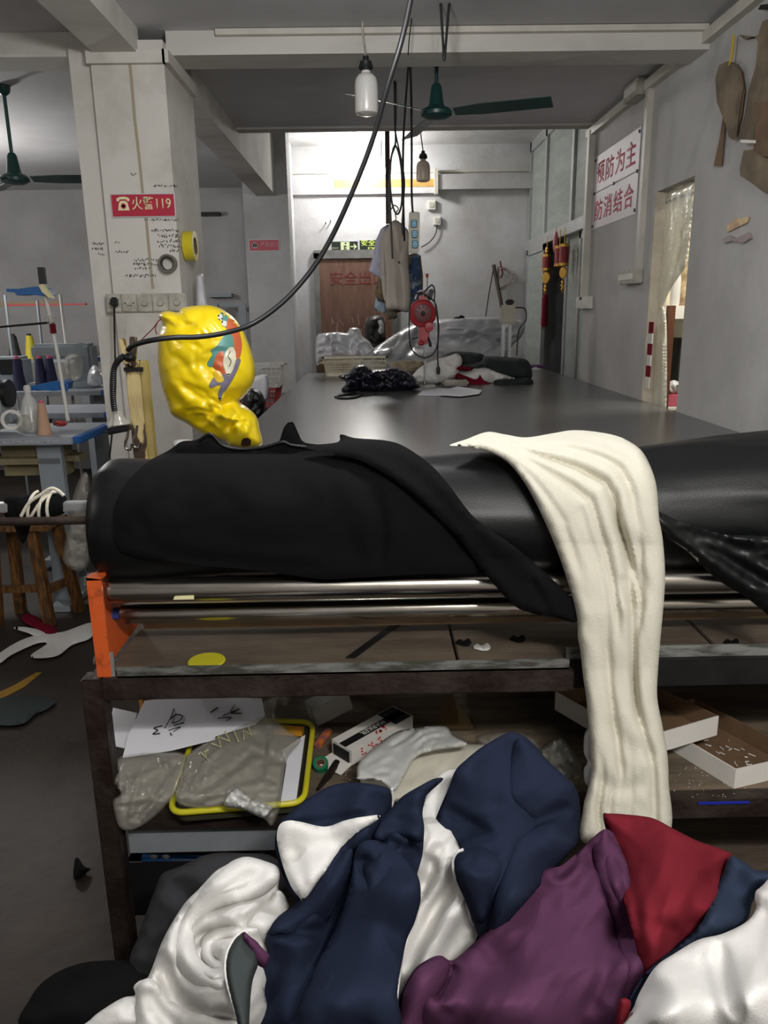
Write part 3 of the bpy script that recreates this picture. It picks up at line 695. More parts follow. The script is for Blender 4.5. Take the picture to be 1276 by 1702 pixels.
lobe(A, [(862, 1226), (890, 1243), (908, 1264), (932, 1286), (953, 1306), (962, 1332), (963, 1370), (957, 1402), (938, 1425), (905, 1463), (862, 1512), (830, 1548), (812, 1552), (818, 1500), (836, 1450), (846, 1420), (858, 1392), (885, 1372), (868, 1352), (846, 1330), (842, 1296), (848, 1260)], D_A, .030, NV, [([(950, 1338), (915, 1356), (885, 1372)], 9, .012), ([(925, 1300), (935, 1350), (915, 1400)], 26, -.008)], 3)
lobe(A, [(772, 1412), (800, 1406), (826, 1418), (842, 1436), (834, 1462), (818, 1490), (806, 1530), (790, 1530), (776, 1496), (762, 1462), (756, 1436), (762, 1418)], D_A, .022, NV, [([(775, 1425), (800, 1440), (820, 1440)], 8, .010)], 4)
edging('white_hem', [(770, 1412), (758, 1418), (752, 1434), (757, 1460), (770, 1490), (780, 1515), (784, 1532), (796, 1540)], lambda x, y: 1.0, hemr, WF, A, off=.002, label='white hem of the navy piece')
# small navy flap, upper left
flap_d = [(550, 1305, 1.16), (650, 1330, 1.14), (465, 1380, 1.10), (530, 1490, 1.02), (610, 1370, 1.08)]
B = fab('navy_fleece', [(462, 1372), (480, 1352), (520, 1322), (556, 1304), (600, 1301), (640, 1308), (650, 1320), (651, 1345), (640, 1362), (600, 1400), (540, 1460), (505, 1502), (488, 1492), (470, 1455), (457, 1410)], flap_d, 0.011, NV,
    'small navy fleece flap folded over at the upper left of the pile', 'garment', rw=10, dome=0.015, amp=0.0040, sc=30, an=3.0, ang=2.40, ridge=0.5, creases=[([(470, 1380), (540, 1366), (620, 1352)], 8, .008)])
fw_ = fab('turned_back_side', [(464, 1372), (478, 1364), (500, 1366), (540, 1374), (572, 1364), (600, 1358), (632, 1356), (606, 1380), (566, 1418), (532, 1460), (507, 1497), (496, 1490), (482, 1470), (468, 1432), (460, 1395)], lambda x, y: depthf(flap_d)(x, y)-.048, 0.010, WF, parent=B, label='white reverse side of the navy flap', rw=14, amp=0.0024, sc=30,
    creases=[([(485, 1400), (500, 1450), (505, 1480)], 9, .006), ([(470, 1425), (520, 1410), (570, 1390)], 12, .004)])
# main navy piece
D_C = [(660, 1345, 1.12), (735, 1300, 1.13), (700, 1400, 1.02), (520, 1500, 1.0), (690, 1500, .94), (440, 1600, .95), (540, 1700, .82), (660, 1690, .80), (600, 1400, 1.04)]
C_ = fab('navy_fleece', [(736, 1296), (722, 1294), (698, 1306), (668, 1324), (645, 1348), (620, 1362), (590, 1382), (556, 1418), (520, 1470), (495, 1498), (462, 1524), (446, 1546), (440, 1566), (446, 1580), (425, 1600), (414, 1640), (410, 1690), (415, 1730), (650, 1730), (655, 1690), (662, 1640), (668, 1600), (676, 1562), (690, 1530), (699, 1500), (699, 1485), (692, 1465), (694, 1450), (702, 1420), (704, 1380), (698, 1350), (706, 1325)],
    D_C, 0.011, NV, 'broad navy fleece piece spread over the middle of the pile', 'garment', rw=10, dome=0.045, amp=0.0090, sc=30, an=4.0, ang=2.05, ridge=0.5, seed=5,
    creases=[([(600, 1408), (582, 1440), (585, 1470), (560, 1520), (530, 1590), (505, 1640), (480, 1700)], 14, .022), ([(640, 1365), (620, 1400), (600, 1425)], 10, .016), ([(640, 1365), (635, 1395), (665, 1405)], 9, .010), ([(450, 1545), (490, 1552), (540, 1545)], 8, .008), ([(672, 1400), (690, 1420), (685, 1455)], 12, .012), ([(660, 1360), (690, 1385), (700, 1400)], 9, .012), ([(610, 1420), (640, 1450), (660, 1500), (640, 1600)], 36, -.014), ([(560, 1440), (500, 1520), (460, 1600)], 28, -.014), ([(625, 1395), (660, 1385), (690, 1400)], 14, -.008)])
edging('white_hem', [(699, 1487), (690, 1530), (676, 1562), (668, 1600), (661, 1640), (654, 1702)], lambda x, y: depthf(D_C)(x, y), hemr, WF, C_, off=.0, label='white hem of the broad navy piece')
edging('white_hem', [(651, 1311), (653, 1330), (650, 1346)], flap_d, hemr, WF, B, off=.0, label='white hem of the navy flap')
lobe(C_, [(598, 1402), (620, 1396), (645, 1404), (672, 1425), (694, 1455), (699, 1488), (690, 1530), (676, 1562), (668, 1600), (660, 1645), (652, 1735), (470, 1735), (488, 1690), (508, 1640), (530, 1595), (556, 1540), (574, 1496), (584, 1455), (588, 1425)], D_C, .042, NV, [([(600, 1420), (612, 1450), (640, 1440)], 12, .016), ([(560, 1700), (600, 1620), (640, 1540)], 30, -.008)], 7)
lobe(C_, [(640, 1356), (664, 1332), (694, 1312), (708, 1318), (702, 1350), (705, 1378), (700, 1400), (676, 1396), (652, 1392), (632, 1400), (622, 1390)], D_C, .034, NV, [([(650, 1370), (680, 1368), (700, 1384)], 7, .008)], 8)
lobe(C_, [(470, 1520), (500, 1500), (530, 1466), (560, 1430), (584, 1410), (586, 1440), (570, 1480), (545, 1530), (500, 1556), (462, 1556), (446, 1552)], D_C, .026, NV, [([(480, 1535), (530, 1500), (570, 1450)], 12, -.008)], 9)
# white fleece roll on the left
D_D = [(425, 1430, 1.08), (470, 1490, 1.05), (330, 1500, 1.04), (250, 1640, .98), (390, 1650, .86), (180, 1700, .95), (440, 1560, .98)]
Dw = fab('white_fleece', [(392, 1428), (412, 1424), (440, 1431), (460, 1440), (465, 1455), (463, 1478), (474, 1495), (480, 1508), (462, 1535), (446, 1560), (452, 1580), (440, 1640), (420, 1730), (130, 1730), (150, 1695), (180, 1672), (205, 1658), (224, 1654), (222, 1640), (232, 1630), (245, 1625), (256, 1600), (268, 1568), (285, 1535), (308, 1500), (330, 1478), (356, 1450), (375, 1438)],
    D_D, 0.011, WF, 'crumpled white fleece coiled around a deep hollow at the left of the pile', 'garment', rw=10, dome=0.040, amp=0.0050, sc=30, an=3.0, ang=2.20, ridge=0.5, seed=8,
    creases=[([(455, 1445), (440, 1475), (405, 1490), (370, 1500), (330, 1510), (308, 1540), (302, 1580), (310, 1610), (335, 1628), (372, 1632)], 10, .020),
             ([(400, 1545), (360, 1552), (330, 1562), (322, 1585), (345, 1602), (375, 1608)], 11, .026), ([(345, 1570), (352, 1590), (370, 1598)], 12, .02),
             ([(463, 1480), (440, 1510), (405, 1542)], 8, .016), ([(285, 1600), (275, 1625), (290, 1660), (340, 1690), (400, 1700)], 12, .018), ([(228, 1640), (250, 1650), (245, 1690)], 10, .014), ([(330, 1480), (300, 1540), (285, 1600)], 22, -.012), ([(240, 1632), (300, 1668), (360, 1700)], 16, -.012), ([(420, 1440), (390, 1480), (340, 1495)], 20, -.010)])
lobe(Dw, [(392, 1430), (414, 1426), (442, 1433), (462, 1445), (462, 1466), (440, 1486), (404, 1500), (360, 1512), (334, 1534), (324, 1562), (332, 1592), (356, 1612), (380, 1622), (384, 1648), (360, 1654), (324, 1646), (298, 1620), (288, 1588), (294, 1550), (312, 1512), (340, 1474), (366, 1448)], D_D, .030, WF, [([(440, 1445), (390, 1475), (335, 1510), (306, 1570)], 10, .010)], 12, rw=18, sc=40)
lobe(Dw, [(400, 1536), (412, 1546), (396, 1562), (372, 1562), (352, 1574), (356, 1592), (378, 1604), (376, 1616), (350, 1608), (334, 1588), (334, 1562), (350, 1546), (376, 1538)], D_D, .022, WF, (), 13, rw=9, dome=.008, sc=30)
lobe(Dw, [(226, 1650), (230, 1634), (246, 1626), (262, 1634), (285, 1660), (320, 1680), (366, 1694), (400, 1700), (410, 1730), (240, 1735), (226, 1690)], D_D, .035, WF, [([(245, 1640), (262, 1680), (300, 1715)], 10, .012)], 14, rw=18, sc=40)
lobe(Dw, [(464, 1480), (478, 1500), (476, 1520), (460, 1538), (444, 1562), (430, 1560), (412, 1548), (402, 1536), (420, 1516), (444, 1496)], D_D, .012, WF, (), 15, rw=12, dome=.01)
gd = fab('grey_fleece', [(398, 1552), (404, 1547), (415, 1556), (432, 1572), (430, 1600), (418, 1640), (412, 1730), (404, 1730), (386, 1670), (375, 1620), (376, 1590), (386, 1565)], [(400, 1550, .87), (412, 1720, .74), (380, 1620, .81)], 0.02, M['greyfab'], 'dark grey green fleece sliver tucked between the white and navy pieces', 'garment', rw=12, step=4)
edging('white_hem', [(404, 1548), (388, 1562), (376, 1590), (376, 1625), (390, 1675), (405, 1720)], [(400, 1550, .87), (412, 1720, .74), (380, 1620, .81)], hemr, WF, gd, off=.002, label='white hem of the grey sliver')
fab('plum_fleece', [(402, 1550), (420, 1560), (440, 1580), (448, 1590), (440, 1608), (424, 1600), (410, 1572)], 0.84, 0.012, M['plum'], 'plum cloth scrap peeking out beside the grey green sliver', 'garment', rw=9, step=4)
# plum piece
D_E = [(990, 1400, 1.10), (900, 1450, 1.04), (790, 1570, .94), (670, 1650, .84), (1040, 1500, .98), (1060, 1640, .86), (850, 1700, .76)]
fab('plum_fleece', [(640, 1730), (658, 1690), (668, 1650), (688, 1612), (712, 1594), (732, 1588), (752, 1596), (782, 1572), (800, 1556), (832, 1528), (860, 1492), (885, 1462), (903, 1442), (930, 1440), (958, 1418), (985, 1392), (1008, 1378), (1030, 1400), (1045, 1450), (1062, 1520), (1076, 1600), (1070, 1650), (1050, 1730)],
    D_E, 0.011, M['plum'], 'big plum purple fleece piece lying over the front of the pile', 'garment', rw=10, dome=0.050, amp=0.0080, sc=40, an=3.5, ang=2.20, ridge=0.5, seed=11,
    creases=[([(752, 1600), (735, 1640), (718, 1660)], 13, .026), ([(920, 1446), (930, 1450), (945, 1440), (960, 1420)], 8, .014), ([(975, 1400), (1000, 1470), (1030, 1530), (1040, 1600)], 14, .014), ([(955, 1440), (985, 1500), (1015, 1560), (1000, 1640), (960, 1700)], 18, .012), ([(880, 1480), (900, 1560), (930, 1640)], 40, -.012), ([(800, 1570), (760, 1640), (700, 1700)], 34, -.014), ([(1005, 1400), (1025, 1480), (1055, 1560)], 10, -.008)])
lobe(bpy.data.objects['plum_fleece.001'], [(1006, 1380), (1018, 1395), (1038, 1425), (1052, 1480), (1066, 1540), (1078, 1600), (1070, 1650), (1052, 1735), (990, 1735), (1010, 1680), (1030, 1620), (1026, 1560), (1008, 1500), (990, 1450), (984, 1412), (994, 1392)], D_E, .012, M['plum'], [([(1010, 1420), (1036, 1500), (1048, 1600)], 12, .010)], 21)
lobe(bpy.data.objects['plum_fleece.001'], [(660, 1690), (670, 1650), (690, 1614), (714, 1596), (734, 1592), (748, 1604), (740, 1634), (722, 1664), (704, 1700), (700, 1735), (640, 1735)], D_E, .030, M['plum'], (), 22, rw=18)
# crimson + slate piece (one two-tone garment)
D_F = [(1005, 1353, 1.12), (1215, 1420, 1.06), (1060, 1600, .85), (1170, 1540, .90), (1276, 1460, 1.0)]
Fg = thing('two_tone_fleece', 'crimson fleece garment with a slate blue panel at the right of the pile', 'garment', atY(1130, 1600, .9))
fab('crimson_panel', [(1002, 1356), (1012, 1352), (1045, 1354), (1085, 1360), (1120, 1378), (1160, 1398), (1195, 1410), (1217, 1422), (1208, 1450), (1190, 1500), (1170, 1540), (1150, 1570), (1110, 1600), (1075, 1650), (1066, 1640), (1058, 1580), (1045, 1530), (1030, 1470), (1012, 1400)], D_F, 0.011, M['redfab'], parent=Fg, rw=10, dome=0.040, amp=0.0050, sc=40, an=3.0, ang=1.90, ridge=0.5,
    creases=[([(1190, 1450), (1155, 1500), (1150, 1550)], 12, .010), ([(1020, 1400), (1050, 1480), (1068, 1600)], 8, .006), ([(1100, 1400), (1110, 1470), (1100, 1540)], 40, -.010)])
fab('slate_panel', [(1214, 1424), (1235, 1432), (1255, 1446), (1276, 1448), (1300, 1450), (1300, 1500), (1262, 1482), (1250, 1500), (1240, 1530), (1205, 1550), (1150, 1572), (1100, 1604), (1066, 1640), (1050, 1700), (1036, 1700), (1052, 1648), (1080, 1610), (1120, 1575), (1160, 1540), (1185, 1495), (1200, 1455)], [(1214, 1424, 1.03), (1276, 1460, .98), (1060, 1640, .81), (1170, 1555, .865)], 0.02, M['navy2'], parent=Fg, rw=14, step=5, amp=0.0024, sc=40, rag=1.5)
fab('crimson_corner', [(1028, 1665), (1048, 1664), (1044, 1690), (1040, 1730), (1024, 1730)], 0.74, 0.01, M['redfab'], parent=Fg, rw=8, step=4)
# white fleece at the right corner
fab('white_fleece', [(1310, 1462), (1262, 1476), (1254, 1492), (1256, 1510), (1240, 1532), (1200, 1552), (1160, 1562), (1120, 1585), (1090, 1606), (1068, 1640), (1054, 1672), (1042, 1735), (1310, 1740)], [(1276, 1470, .92), (1060, 1640, .77), (1276, 1690, .70), (1100, 1700, .70), (1160, 1570, .82)], 0.011, WF,
    'smooth white fleece cloth in the near right corner of the pile', 'garment', rw=10, dome=0.050, amp=0.0050, sc=60, an=3.0, ang=1.75, ridge=0.5,
    creases=[([(1195, 1562), (1205, 1620), (1230, 1700)], 9, .008), ([(1110, 1600), (1120, 1660), (1100, 1720)], 30, -.008), ([(1276, 1500), (1262, 1560), (1270, 1640)], 16, .006)])
# ------------------------------------------------------------------ things hanging, middle distance
def cord(name, pts, dep, r, m, label, n=8, parent=None, cat='cable', seg=8, top=False):
    df = depthf(dep)
    w = [atY(x, y, (df(x, y))) for x, y in pts]
    if top: w = [Vector((w[0].x, w[0].y, ZC))] + w
    w = smoothpath(w, n)
    return MB().tube(w, r, seg).done(name, m, parent, 60, label=label if parent is None else None, cat=cat if parent is None else None)
CB = M['black']
# heavy cable sweeping from the ceiling to the post
YP = 2.3
pts = [atY(x, y, d) for x, y, d in ((212, 582, YP-.05), (222, 574, YP-.06), (250, 566, YP-.08), (290, 561, YP-.07), (330, 560, YP-.04), (375, 553, YP), (420, 538, YP+.05), (470, 502, YP+.08), (515, 452, YP+.1), (550, 396, YP+.1), (585, 320, YP+.08), (618, 235, YP+.05), (645, 140, YP), (665, 75, YP-.02), (680, 10, YP-.02), (690, -60, YP-.02))]
pts.append(Vector((pts[-1].x, pts[-1].y, ZC)))
MB().tube(smoothpath(pts, 8), 0.0075, 10).done('power_cable', CB, None, 60, label='thick black cable sweeping down from the ceiling to the peeling post', cat='cable')
# ceiling fans
def fan(label, mount, hub, blades, bl, group):
    t = thing('ceiling_fan', label, 'ceiling fan', (mount.x, mount.y, mount.z), group)
    MB().lathe([(0.0001, 0), (0.035, 0), (0.03, -0.03), (0.014, -0.045), (0.0001, -0.05)], (mount.x, mount.y, mount.z), (0, 0, 1), 20).done('canopy', M['green'], t, 40)
    MB().tube([mount + Vector((0, 0, -0.04)), hub + Vector((0, 0, 0.09))], 0.009, 12).done('down_rod', M['green'], t, 40)
    MB().lathe([(0.0001, 0.115), (0.016, 0.113), (0.024, 0.10), (0.034, 0.03), (0.038, 0.018), (0.066, 0.004), (0.074, -0.008), (0.072, -0.022), (0.045, -0.036), (0.0001, -0.04)], hub, (0, 0, 1), 32).done('motor_housing', M['green'], t, 40)
    for a in blades:
        c, s = math.cos(a), math.sin(a); R = Matrix.Rotation(a, 4, 'Z')
        b = MB(); n = 10
        vs = []
        for k in range(n+1):
            r = 0.085 + (bl-0.085)*k/n; w = 0.030 + 0.014*min(1, k/3.0); tl = -0.28
            for q in (-1, 1):
                p = Vector((r, q*w, q*w*tl - 0.0))
                vs.append(hub + R @ p + Vector((0, 0, -0.012)))
        bmn = b.bm; vv = [bmn.verts.new(v) for v in vs]; v2 = [bmn.verts.new(v + Vector((0, 0, 0.003))) for v in vs]
        for k in range(n):
            bmn.faces.new((vv[2*k], vv[2*k+1], vv[2*k+3], vv[2*k+2])); bmn.faces.new((v2[2*k+2], v2[2*k+3], v2[2*k+1], v2[2*k]))
            bmn.faces.new((vv[2*k], vv[2*k+2], v2[2*k+2], v2[2*k])); bmn.faces.new((vv[2*k+3], vv[2*k+1], v2[2*k+1], v2[2*k+3]))
        bmn.faces.new((vv[0], v2[0], v2[1], vv[1])); bmn.faces.new((vv[2*n+1], v2[2*n+1], v2[2*n], vv[2*n]))
        b.done('fan_blade', M['bladeg'], t, 30)
    return t
YFan = 3.92
hb = atY(725, 184, YFan); mt_ = Vector((hb.x, YFan, ZC))
fan('small green ceiling fan above the cutting table with dark blades', mt_, hb, [math.radians(-20), math.radians(221), math.radians(101)], 0.53, 'green ceiling fans')
hb = atY(24, 294, 4.3); 
fan('small green ceiling fan hanging on a long rod in the next room', Vector((hb.x, 4.3, ZC)), hb, [math.radians(5), math.radians(125), math.radians(245)], 0.5, 'green ceiling fans')
# bulbs (switched off)
def bulb(label, top, neck, r, L, m, zc):
    t = thing('pendant_bulb', label, 'light bulb', tuple(neck), 'pendant bulbs')
    MB().tube(smoothpath([Vector((top.x, top.y, zc)), top, Vector((neck.x, neck.y, neck.z+r*1.1))], 5), 0.0035, 8).done('cord', M['dirty'] if zc > 2.59 and top.y < 4 else CB, t, 60)
    MB().lathe([(0.0001, r*1.15), (r*.25, r*1.12), (r*.3, r*.75), (r*.52, r*.7), (r*.5, r*.25), (r*.62, r*.2), (r*.6, 0.02), (r*.42, 0.0), (0.0001, 0)], neck, (0, 0, 1), 20).done('lamp_holder', CB, t, 40)
    MB().lathe([(r*.36, 0.005), (r*.4, -r*.18), (r*.66, -r*.32), (r*.88, -r*.58), (r*.98, -r*.95), (r, -r*1.4), (r, -L+r*.5), (r*.93, -L+r*.22), (r*.6, -L+0.004), (0.0001, -L)], neck, (0, 0, 1), 32).done('glass_bulb', m, t, 50)
    return t
M['bulb'] = mat('opal_bulb_glass', (216, 214, 208), 0.25, coat=0.4, spec=.6)
M['bulb2'] = mat('dusty_bulb_glass', (206, 188, 170), 0.3, coat=0.3)
n1 = atY(608, 118, 3.42); bulb('big opal pendant bulb hanging in front of the cross beam', atY(603, 60, 3.48), n1, 0.047, 0.165, M['bulb'], ZC)
n2 = atY(703, 265, YM-0.12); tq = atY(697, 207, YM-0.12)
bb_ = bulb('smaller pendant bulb hanging beyond the fan in front of the far bay', atY(699, 222, YM-.12), n2, 0.044, 0.135, M['bulb2'], ZC-.01)
# burning bulb in the far bay
M['glow'] = mat('glowing_bulb', (255, 250, 235), .3, emit=(255, 246, 228), es=30)
lp_ = atY(634, 285, 8.4)
t = thing('pendant_bulb', 'burning bulb glowing white against the far back wall', 'light bulb', tuple(lp_))
MB().tube([Vector((lp_.x, lp_.y, ZH)), lp_ + Vector((0, 0, .06))], .004, 8).done('cord', CB, t, 60)
MB().sphere(lp_, 0.045).done('glass_bulb', M['glow'], t, 60)
# iron pipe coming down from the ceiling edge
q = atY(643, 207, YM+.3); q2 = atY(640, 372, YM+.3)
MB().bb((q.x-.016, YM+.27, q2.z), (q.x+.016, YM+.3, ZH)).done('hanging_batten', M['rust'], None, 0, label='dark hanging batten that comes down from the far ceiling to the clothes', cat='batten')
# loops of cable
YL = 3.9
cord('hanging_cable', [(730, -40), (733, 20), (736, 70), (738, 100), (741, 70), (746, 10), (752, -40)], 3.3, 0.005, CB, 'doubled black cable loop hanging from the ceiling above the fan')
cord('hanging_wire', [(690, -30), (684, 30), (680, 65), (678, 92)], 3.45, 0.0025, M['dark'], 'thin wire from the ceiling holding up the doubled cable')
cord('hanging_cable', [(672, 400), (670, 330), (670, 240), (675, 150), (680, 98), (683, 150), (684, 240), (684, 320), (686, 356)], [(680, 98, 3.74), (684, 356, 4.2)], 0.0055, CB, 'black cable doubled over a hook and carrying the white power strip')
cord('hanging_cable', [(656, 200), (657, 238), (650, 262), (647, 300), (650, 380), (652, 430), (650, 380), (646, 320), (649, 270), (656, 242), (664, 262), (668, 300), (667, 340), (660, 356), (652, 340), (648, 300), (650, 260)], 4.3, 0.005, CB, 'black cable coil looped beside the hanging batten', top=True)
cord('hanging_cable', [(658, 190), (657, 215), (660, 235), (666, 262), (672, 300), (670, 340), (668, 380), (672, 395)], 4.32, 0.004, CB, 'thin black cable hanging behind the coil', top=True)
# power strip
ps = thing('power_strip', 'long white power strip with blue sockets hanging on a black cable', 'power strip', tuple(atY(688, 422, 4.2)))
a = atY(687, 352, 4.2); b = atY(689, 421, 4.2); w = 0.029
MB().box((a+b)/2, (w*2*.95, 0.03, (a-b).length), Matrix.Rotation(math.radians(1.5), 3, 'Y'), 0.006).done('strip_body', M['dirty'], ps, 30)
ms = mat('blue_socket_face', (120, 182, 214), .5)
for k in range(3):
    c = atY(688+k*.8, 372+k*17, 4.18); MB().box(c + Vector((0, -.0, 0)), (0.03, 0.006, 0.038), bevel=.003).done('socket', ms, ps, 20)
    g = MB()
    for dx, dz in ((-.006, .008), (.006, .008), (0, -.004), (-.007, -.01), (.007, -.01)): g.box(c + Vector((dx, -.0035, dz)), (0.0035, .001, 0.006))
    g.done('slots', CB, ps, 0)['kind'] = 'stuff'
# clothes on hangers
YCl = 5.75
M['coat'] = mat('beige_coat_cloth', (200, 190, 178), .85, var=.08)
M['lilac'] = mat('lilac_cloth', (200, 200, 220), .8, var=.1)
M['ochrec'] = mat('ochre_print_cloth', (140, 116, 70), .85, c2=(84, 84, 84), vs=22)
M['bluec'] = mat('blue_print_cloth', (52, 76, 112), .8, c2=(170, 180, 190), vs=14, lo=.35, hi=.5)
M['paleblue'] = mat('pale_blue_cloth', (168, 190, 206), .85, var=.1)
fab('shirt', [(622, 516), (624, 495), (632, 480), (650, 480), (652, 500), (643, 522), (634, 518)], YCl+.16, .02, M['paleblue'], 'pale blue cloth hanging lowest behind the beige coat', 'clothing', 'clothes hanging on one hook', smooth_out=False, rw=8, step=3.5, amp=.01, sc=10)
fab('shirt', [(640, 440), (627, 468), (623, 490), (628, 500), (640, 503), (644, 524), (643, 531), (660, 530), (659, 520), (676, 516), (690, 512), (702, 500), (703, 460), (699, 425), (690, 420), (660, 430)], YCl+.10, .03, M['ochrec'], 'ochre printed garment hanging behind the beige coat', 'clothing', 'clothes hanging on one hook', smooth_out=False, rw=8, step=3.5, amp=.015, sc=12)
fab('shirt', [(684, 424), (696, 422), (699, 450), (697, 500), (694, 520), (686, 510), (680, 500), (680, 450)], YCl+.02, .02, M['bluec'], 'blue printed garment hanging under the power strip', 'clothing', 'clothes hanging on one hook', smooth_out=False, rw=5, step=3, amp=.008, sc=8)
fab('shirt', [(645, 372), (633, 380), (624, 400), (620, 425), (613, 450), (620, 456), (632, 462), (636, 470), (645, 470), (650, 420)], YCl+.05, .03, M['lilac'], 'short sleeved lilac shirt hanging behind the beige coat', 'clothing', 'clothes hanging on one hook', smooth_out=False, rw=8, step=3, amp=.008, sc=9)
ct = thing('coat', 'long beige coat hanging in front of the other clothes', 'clothing', tuple(atY(660, 590, YCl)), 'clothes hanging on one hook')
fab('coat_body', [(654, 368), (640, 382), (636, 395), (640, 440), (641, 480), (642, 512), (660, 515), (680, 517), (682, 480), (679, 440), (680, 400), (678, 384), (668, 374), (662, 368)], YCl-.03, .045, M['coat'], parent=ct, rw=10, step=3, amp=.008, sc=12, an=4, ang=1.57, creases=[([(651, 375), (656, 410), (663, 435)], 3, .018), ([(673, 378), (668, 410), (663, 435)], 3, .018), ([(663, 436), (664, 480), (666, 515)], 2.5, .015), ([(646, 400), (648, 460), (650, 510)], 3, .01)])
fab('sleeve', [(640, 383), (634, 394), (632, 420), (634, 470), (638, 498), (645, 498), (644, 450), (643, 400)], YCl-.01, .03, M['coat'], parent=ct, rw=5, step=3)
MB().sphere(atY(663, 436, YCl-.09), .009).done('button', M['card'], ct, 60)
hg = thing('clothes_hanger', 'wire hanger hooked on the cables that holds the coat', 'hanger', tuple(atY(657, 365, YCl)))
MB().tube(smoothpath([atY(x, y, YCl+.03) for x, y in ((642, 380), (657, 366), (657, 355), (662, 347), (655, 341), (650, 348))], 6), .004, 8).done('hanger_hook', M['dark'], hg, 60)
MB().tube(smoothpath([atY(x, y, YCl+.03) for x, y in ((640, 383), (657, 367), (678, 384))], 6), .005, 8).done('hanger_arm', M['dark'], hg, 60)
# ------------------------------------------------------------------ signs
M['signk'] = mat('dark_green_sign', (28, 40, 30), .35)
M['signg'] = mat('pale_green_sign', (206, 216, 170), .5)
M['signf'] = mat('silver_sign_rim', (200, 204, 206), .35, .3)
def plate(t, px0, py0, px1, py1, Y, m, name, rim=.006, th=.006):
    a = atY(px0, py1, Y); b = atY(px1, py0, Y)
    if rim: MB().bb((a.x, Y-th, a.z), (b.x, Y, b.z)).done('sign_rim', M['signf'], t, 0)
    MB().bb((a.x+rim, Y-th-.001, a.z+rim), (b.x-rim, Y-th, b.z-rim)).done(name, m, t, 0)
    return a, b
t = thing('exit_sign', 'green exit sign with running figure and arrow above the back door', 'sign', tuple(atY(572, 420, YB)))
a, b = plate(t, 550, 400, 595.5, 420, YB, M['signk'], 'sign_plate', .008)
Yg = YB-.0078
c = atY(572, 410, Yg); hh = b.z-a.z
MB().box((c.x+.01, Yg, c.z), (.10, .001, hh*.8)).done('figure_panel', M['signg'], t, 0)
f = MB(); fx, fz = c.x+.01, c.z
for p0, p1, r in (((.0, .01), (-.006, -.015), .008), ((-.006, -.015), (.015, -.03), .006), ((.015, -.03), (.012, -.05), .005), ((-.006, -.015), (-.012, -.035), .006), ((-.012, -.035), (-.03, -.04), .005), ((.0, .012), (.02, .0), .005), ((.0, .012), (-.018, .004), .005)):
    f.tube([(fx+p0[0], Yg-.0015, fz+p0[1]), (fx+p1[0], Yg-.0015, fz+p1[1])], r*.8, 6)
f.sphere((fx+.006, Yg-.001, fz+.035), .010, (1, .3, 1), 12); f.done('running_figure', M['signk'], t, 60)
ar = MB(); ax_ = c.x+.115; ar.prism([(ax_-.045, Yg-.001, fz-.006), (ax_+.01, Yg-.001, fz-.006), (ax_+.01, Yg-.001, fz+.006), (ax_-.045, Yg-.001, fz+.006)], (0, -.001, 0))
ar.prism([(ax_+.03, Yg-.001, fz), (ax_-.005, Yg-.001, fz+.032), (ax_-.008, Yg-.001, fz+.018), (ax_+.008, Yg-.001, fz), (ax_-.008, Yg-.001, fz-.018), (ax_-.005, Yg-.001, fz-.032)], (0, -.001, 0)); ar.done('arrow', M['signg'], t, 0)
textmesh('FIRE EXIT', (a.x+.015, Yg, fz-.02), (1, 0, 0), (0, 0, 1), .012, M['signg'], 'small_lettering', t)
t = thing('exit_sign', 'black exit sign with yellow green characters above the back door, half behind the clothes', 'sign', tuple(atY(620, 420, YB)))
a, b = plate(t, 597, 398, 648, 419, YB, M['signk'], 'sign_plate', .006)
ml = mat('yellow_green_letters', (216, 236, 110), .5)
textmesh('安全出口', (a.x+.022, Yg, a.z+.065), (1, 0, 0), (0, 0, 1), .065, ml, 'sign_lettering', t, width=.32, bold=.01)
textmesh('EXIT', (a.x+.10, Yg, a.z+.02), (1, 0, 0), (0, 0, 1), .03, ml, 'sign_lettering', t, width=.14, bold=.01)
t = thing('no_fire_sign', 'small faded red sign on the pilaster left of the far bay', 'sign', tuple(atY(440, 417, 7.25)))
a, b = plate(t, 414, 397.5, 464, 418, 7.25, mat('faded_red_sign', (196, 92, 106), .5), 'sign_plate', .006)
mp_ = mat('faded_pink_letters', (220, 160, 168), .5)
textmesh('严禁烟火', (a.x+.105, 7.25-.0072, a.z+.035), (1, 0, 0), (0, 0, 1), .045, mp_, 'sign_lettering', t, width=.16)
g = MB(); q = Vector((a.x+.055, 7.242, (a.z+b.z)/2)); g.lathe([(0.024, 0), (.024, .001), (.018, .001), (.018, 0)], q, (0, -1, 0), 24); g.box(q, (.006, .001, .03)); g.done('sign_emblem', M['signf'], t, 0)
# 119 sign on the column
Yc_ = YC-0.002
t = thing('fire_phone_sign', 'red sign with a telephone and the fire number on the white column', 'sign', tuple(atY(238, 362, Yc_)))
a, b = plate(t, 187, 321, 290, 362, Yc_, M['signred'], 'sign_plate', .004, .004)
Yt = Yc_-.0055
textmesh('火警119', (a.x+.088, Yt, a.z+.030), (1, 0, 0), (0, 0, 1), .052, M['cream'], 'sign_lettering', t, width=.165, bold=.008)
ph = MB(); pc = Vector((a.x+.053, Yt, a.z+.054))
ph.prism([pc + Vector((x, 0, z)) for x, z in ((-.024, -.026), (.024, -.026), (.018, .004), (.010, .012), (-.010, .012), (-.018, .004))], (0, -.001, 0))
ph.prism([pc + Vector((x, 0, z)) for x, z in ((-.028, .012), (-.026, .022), (-.012, .028), (.012, .028), (.026, .022), (.028, .012), (.018, .010), (.014, .018), (-.014, .018), (-.018, .010))], (0, -.001, 0))
ph.done('telephone_emblem', M['cream'], t, 0)
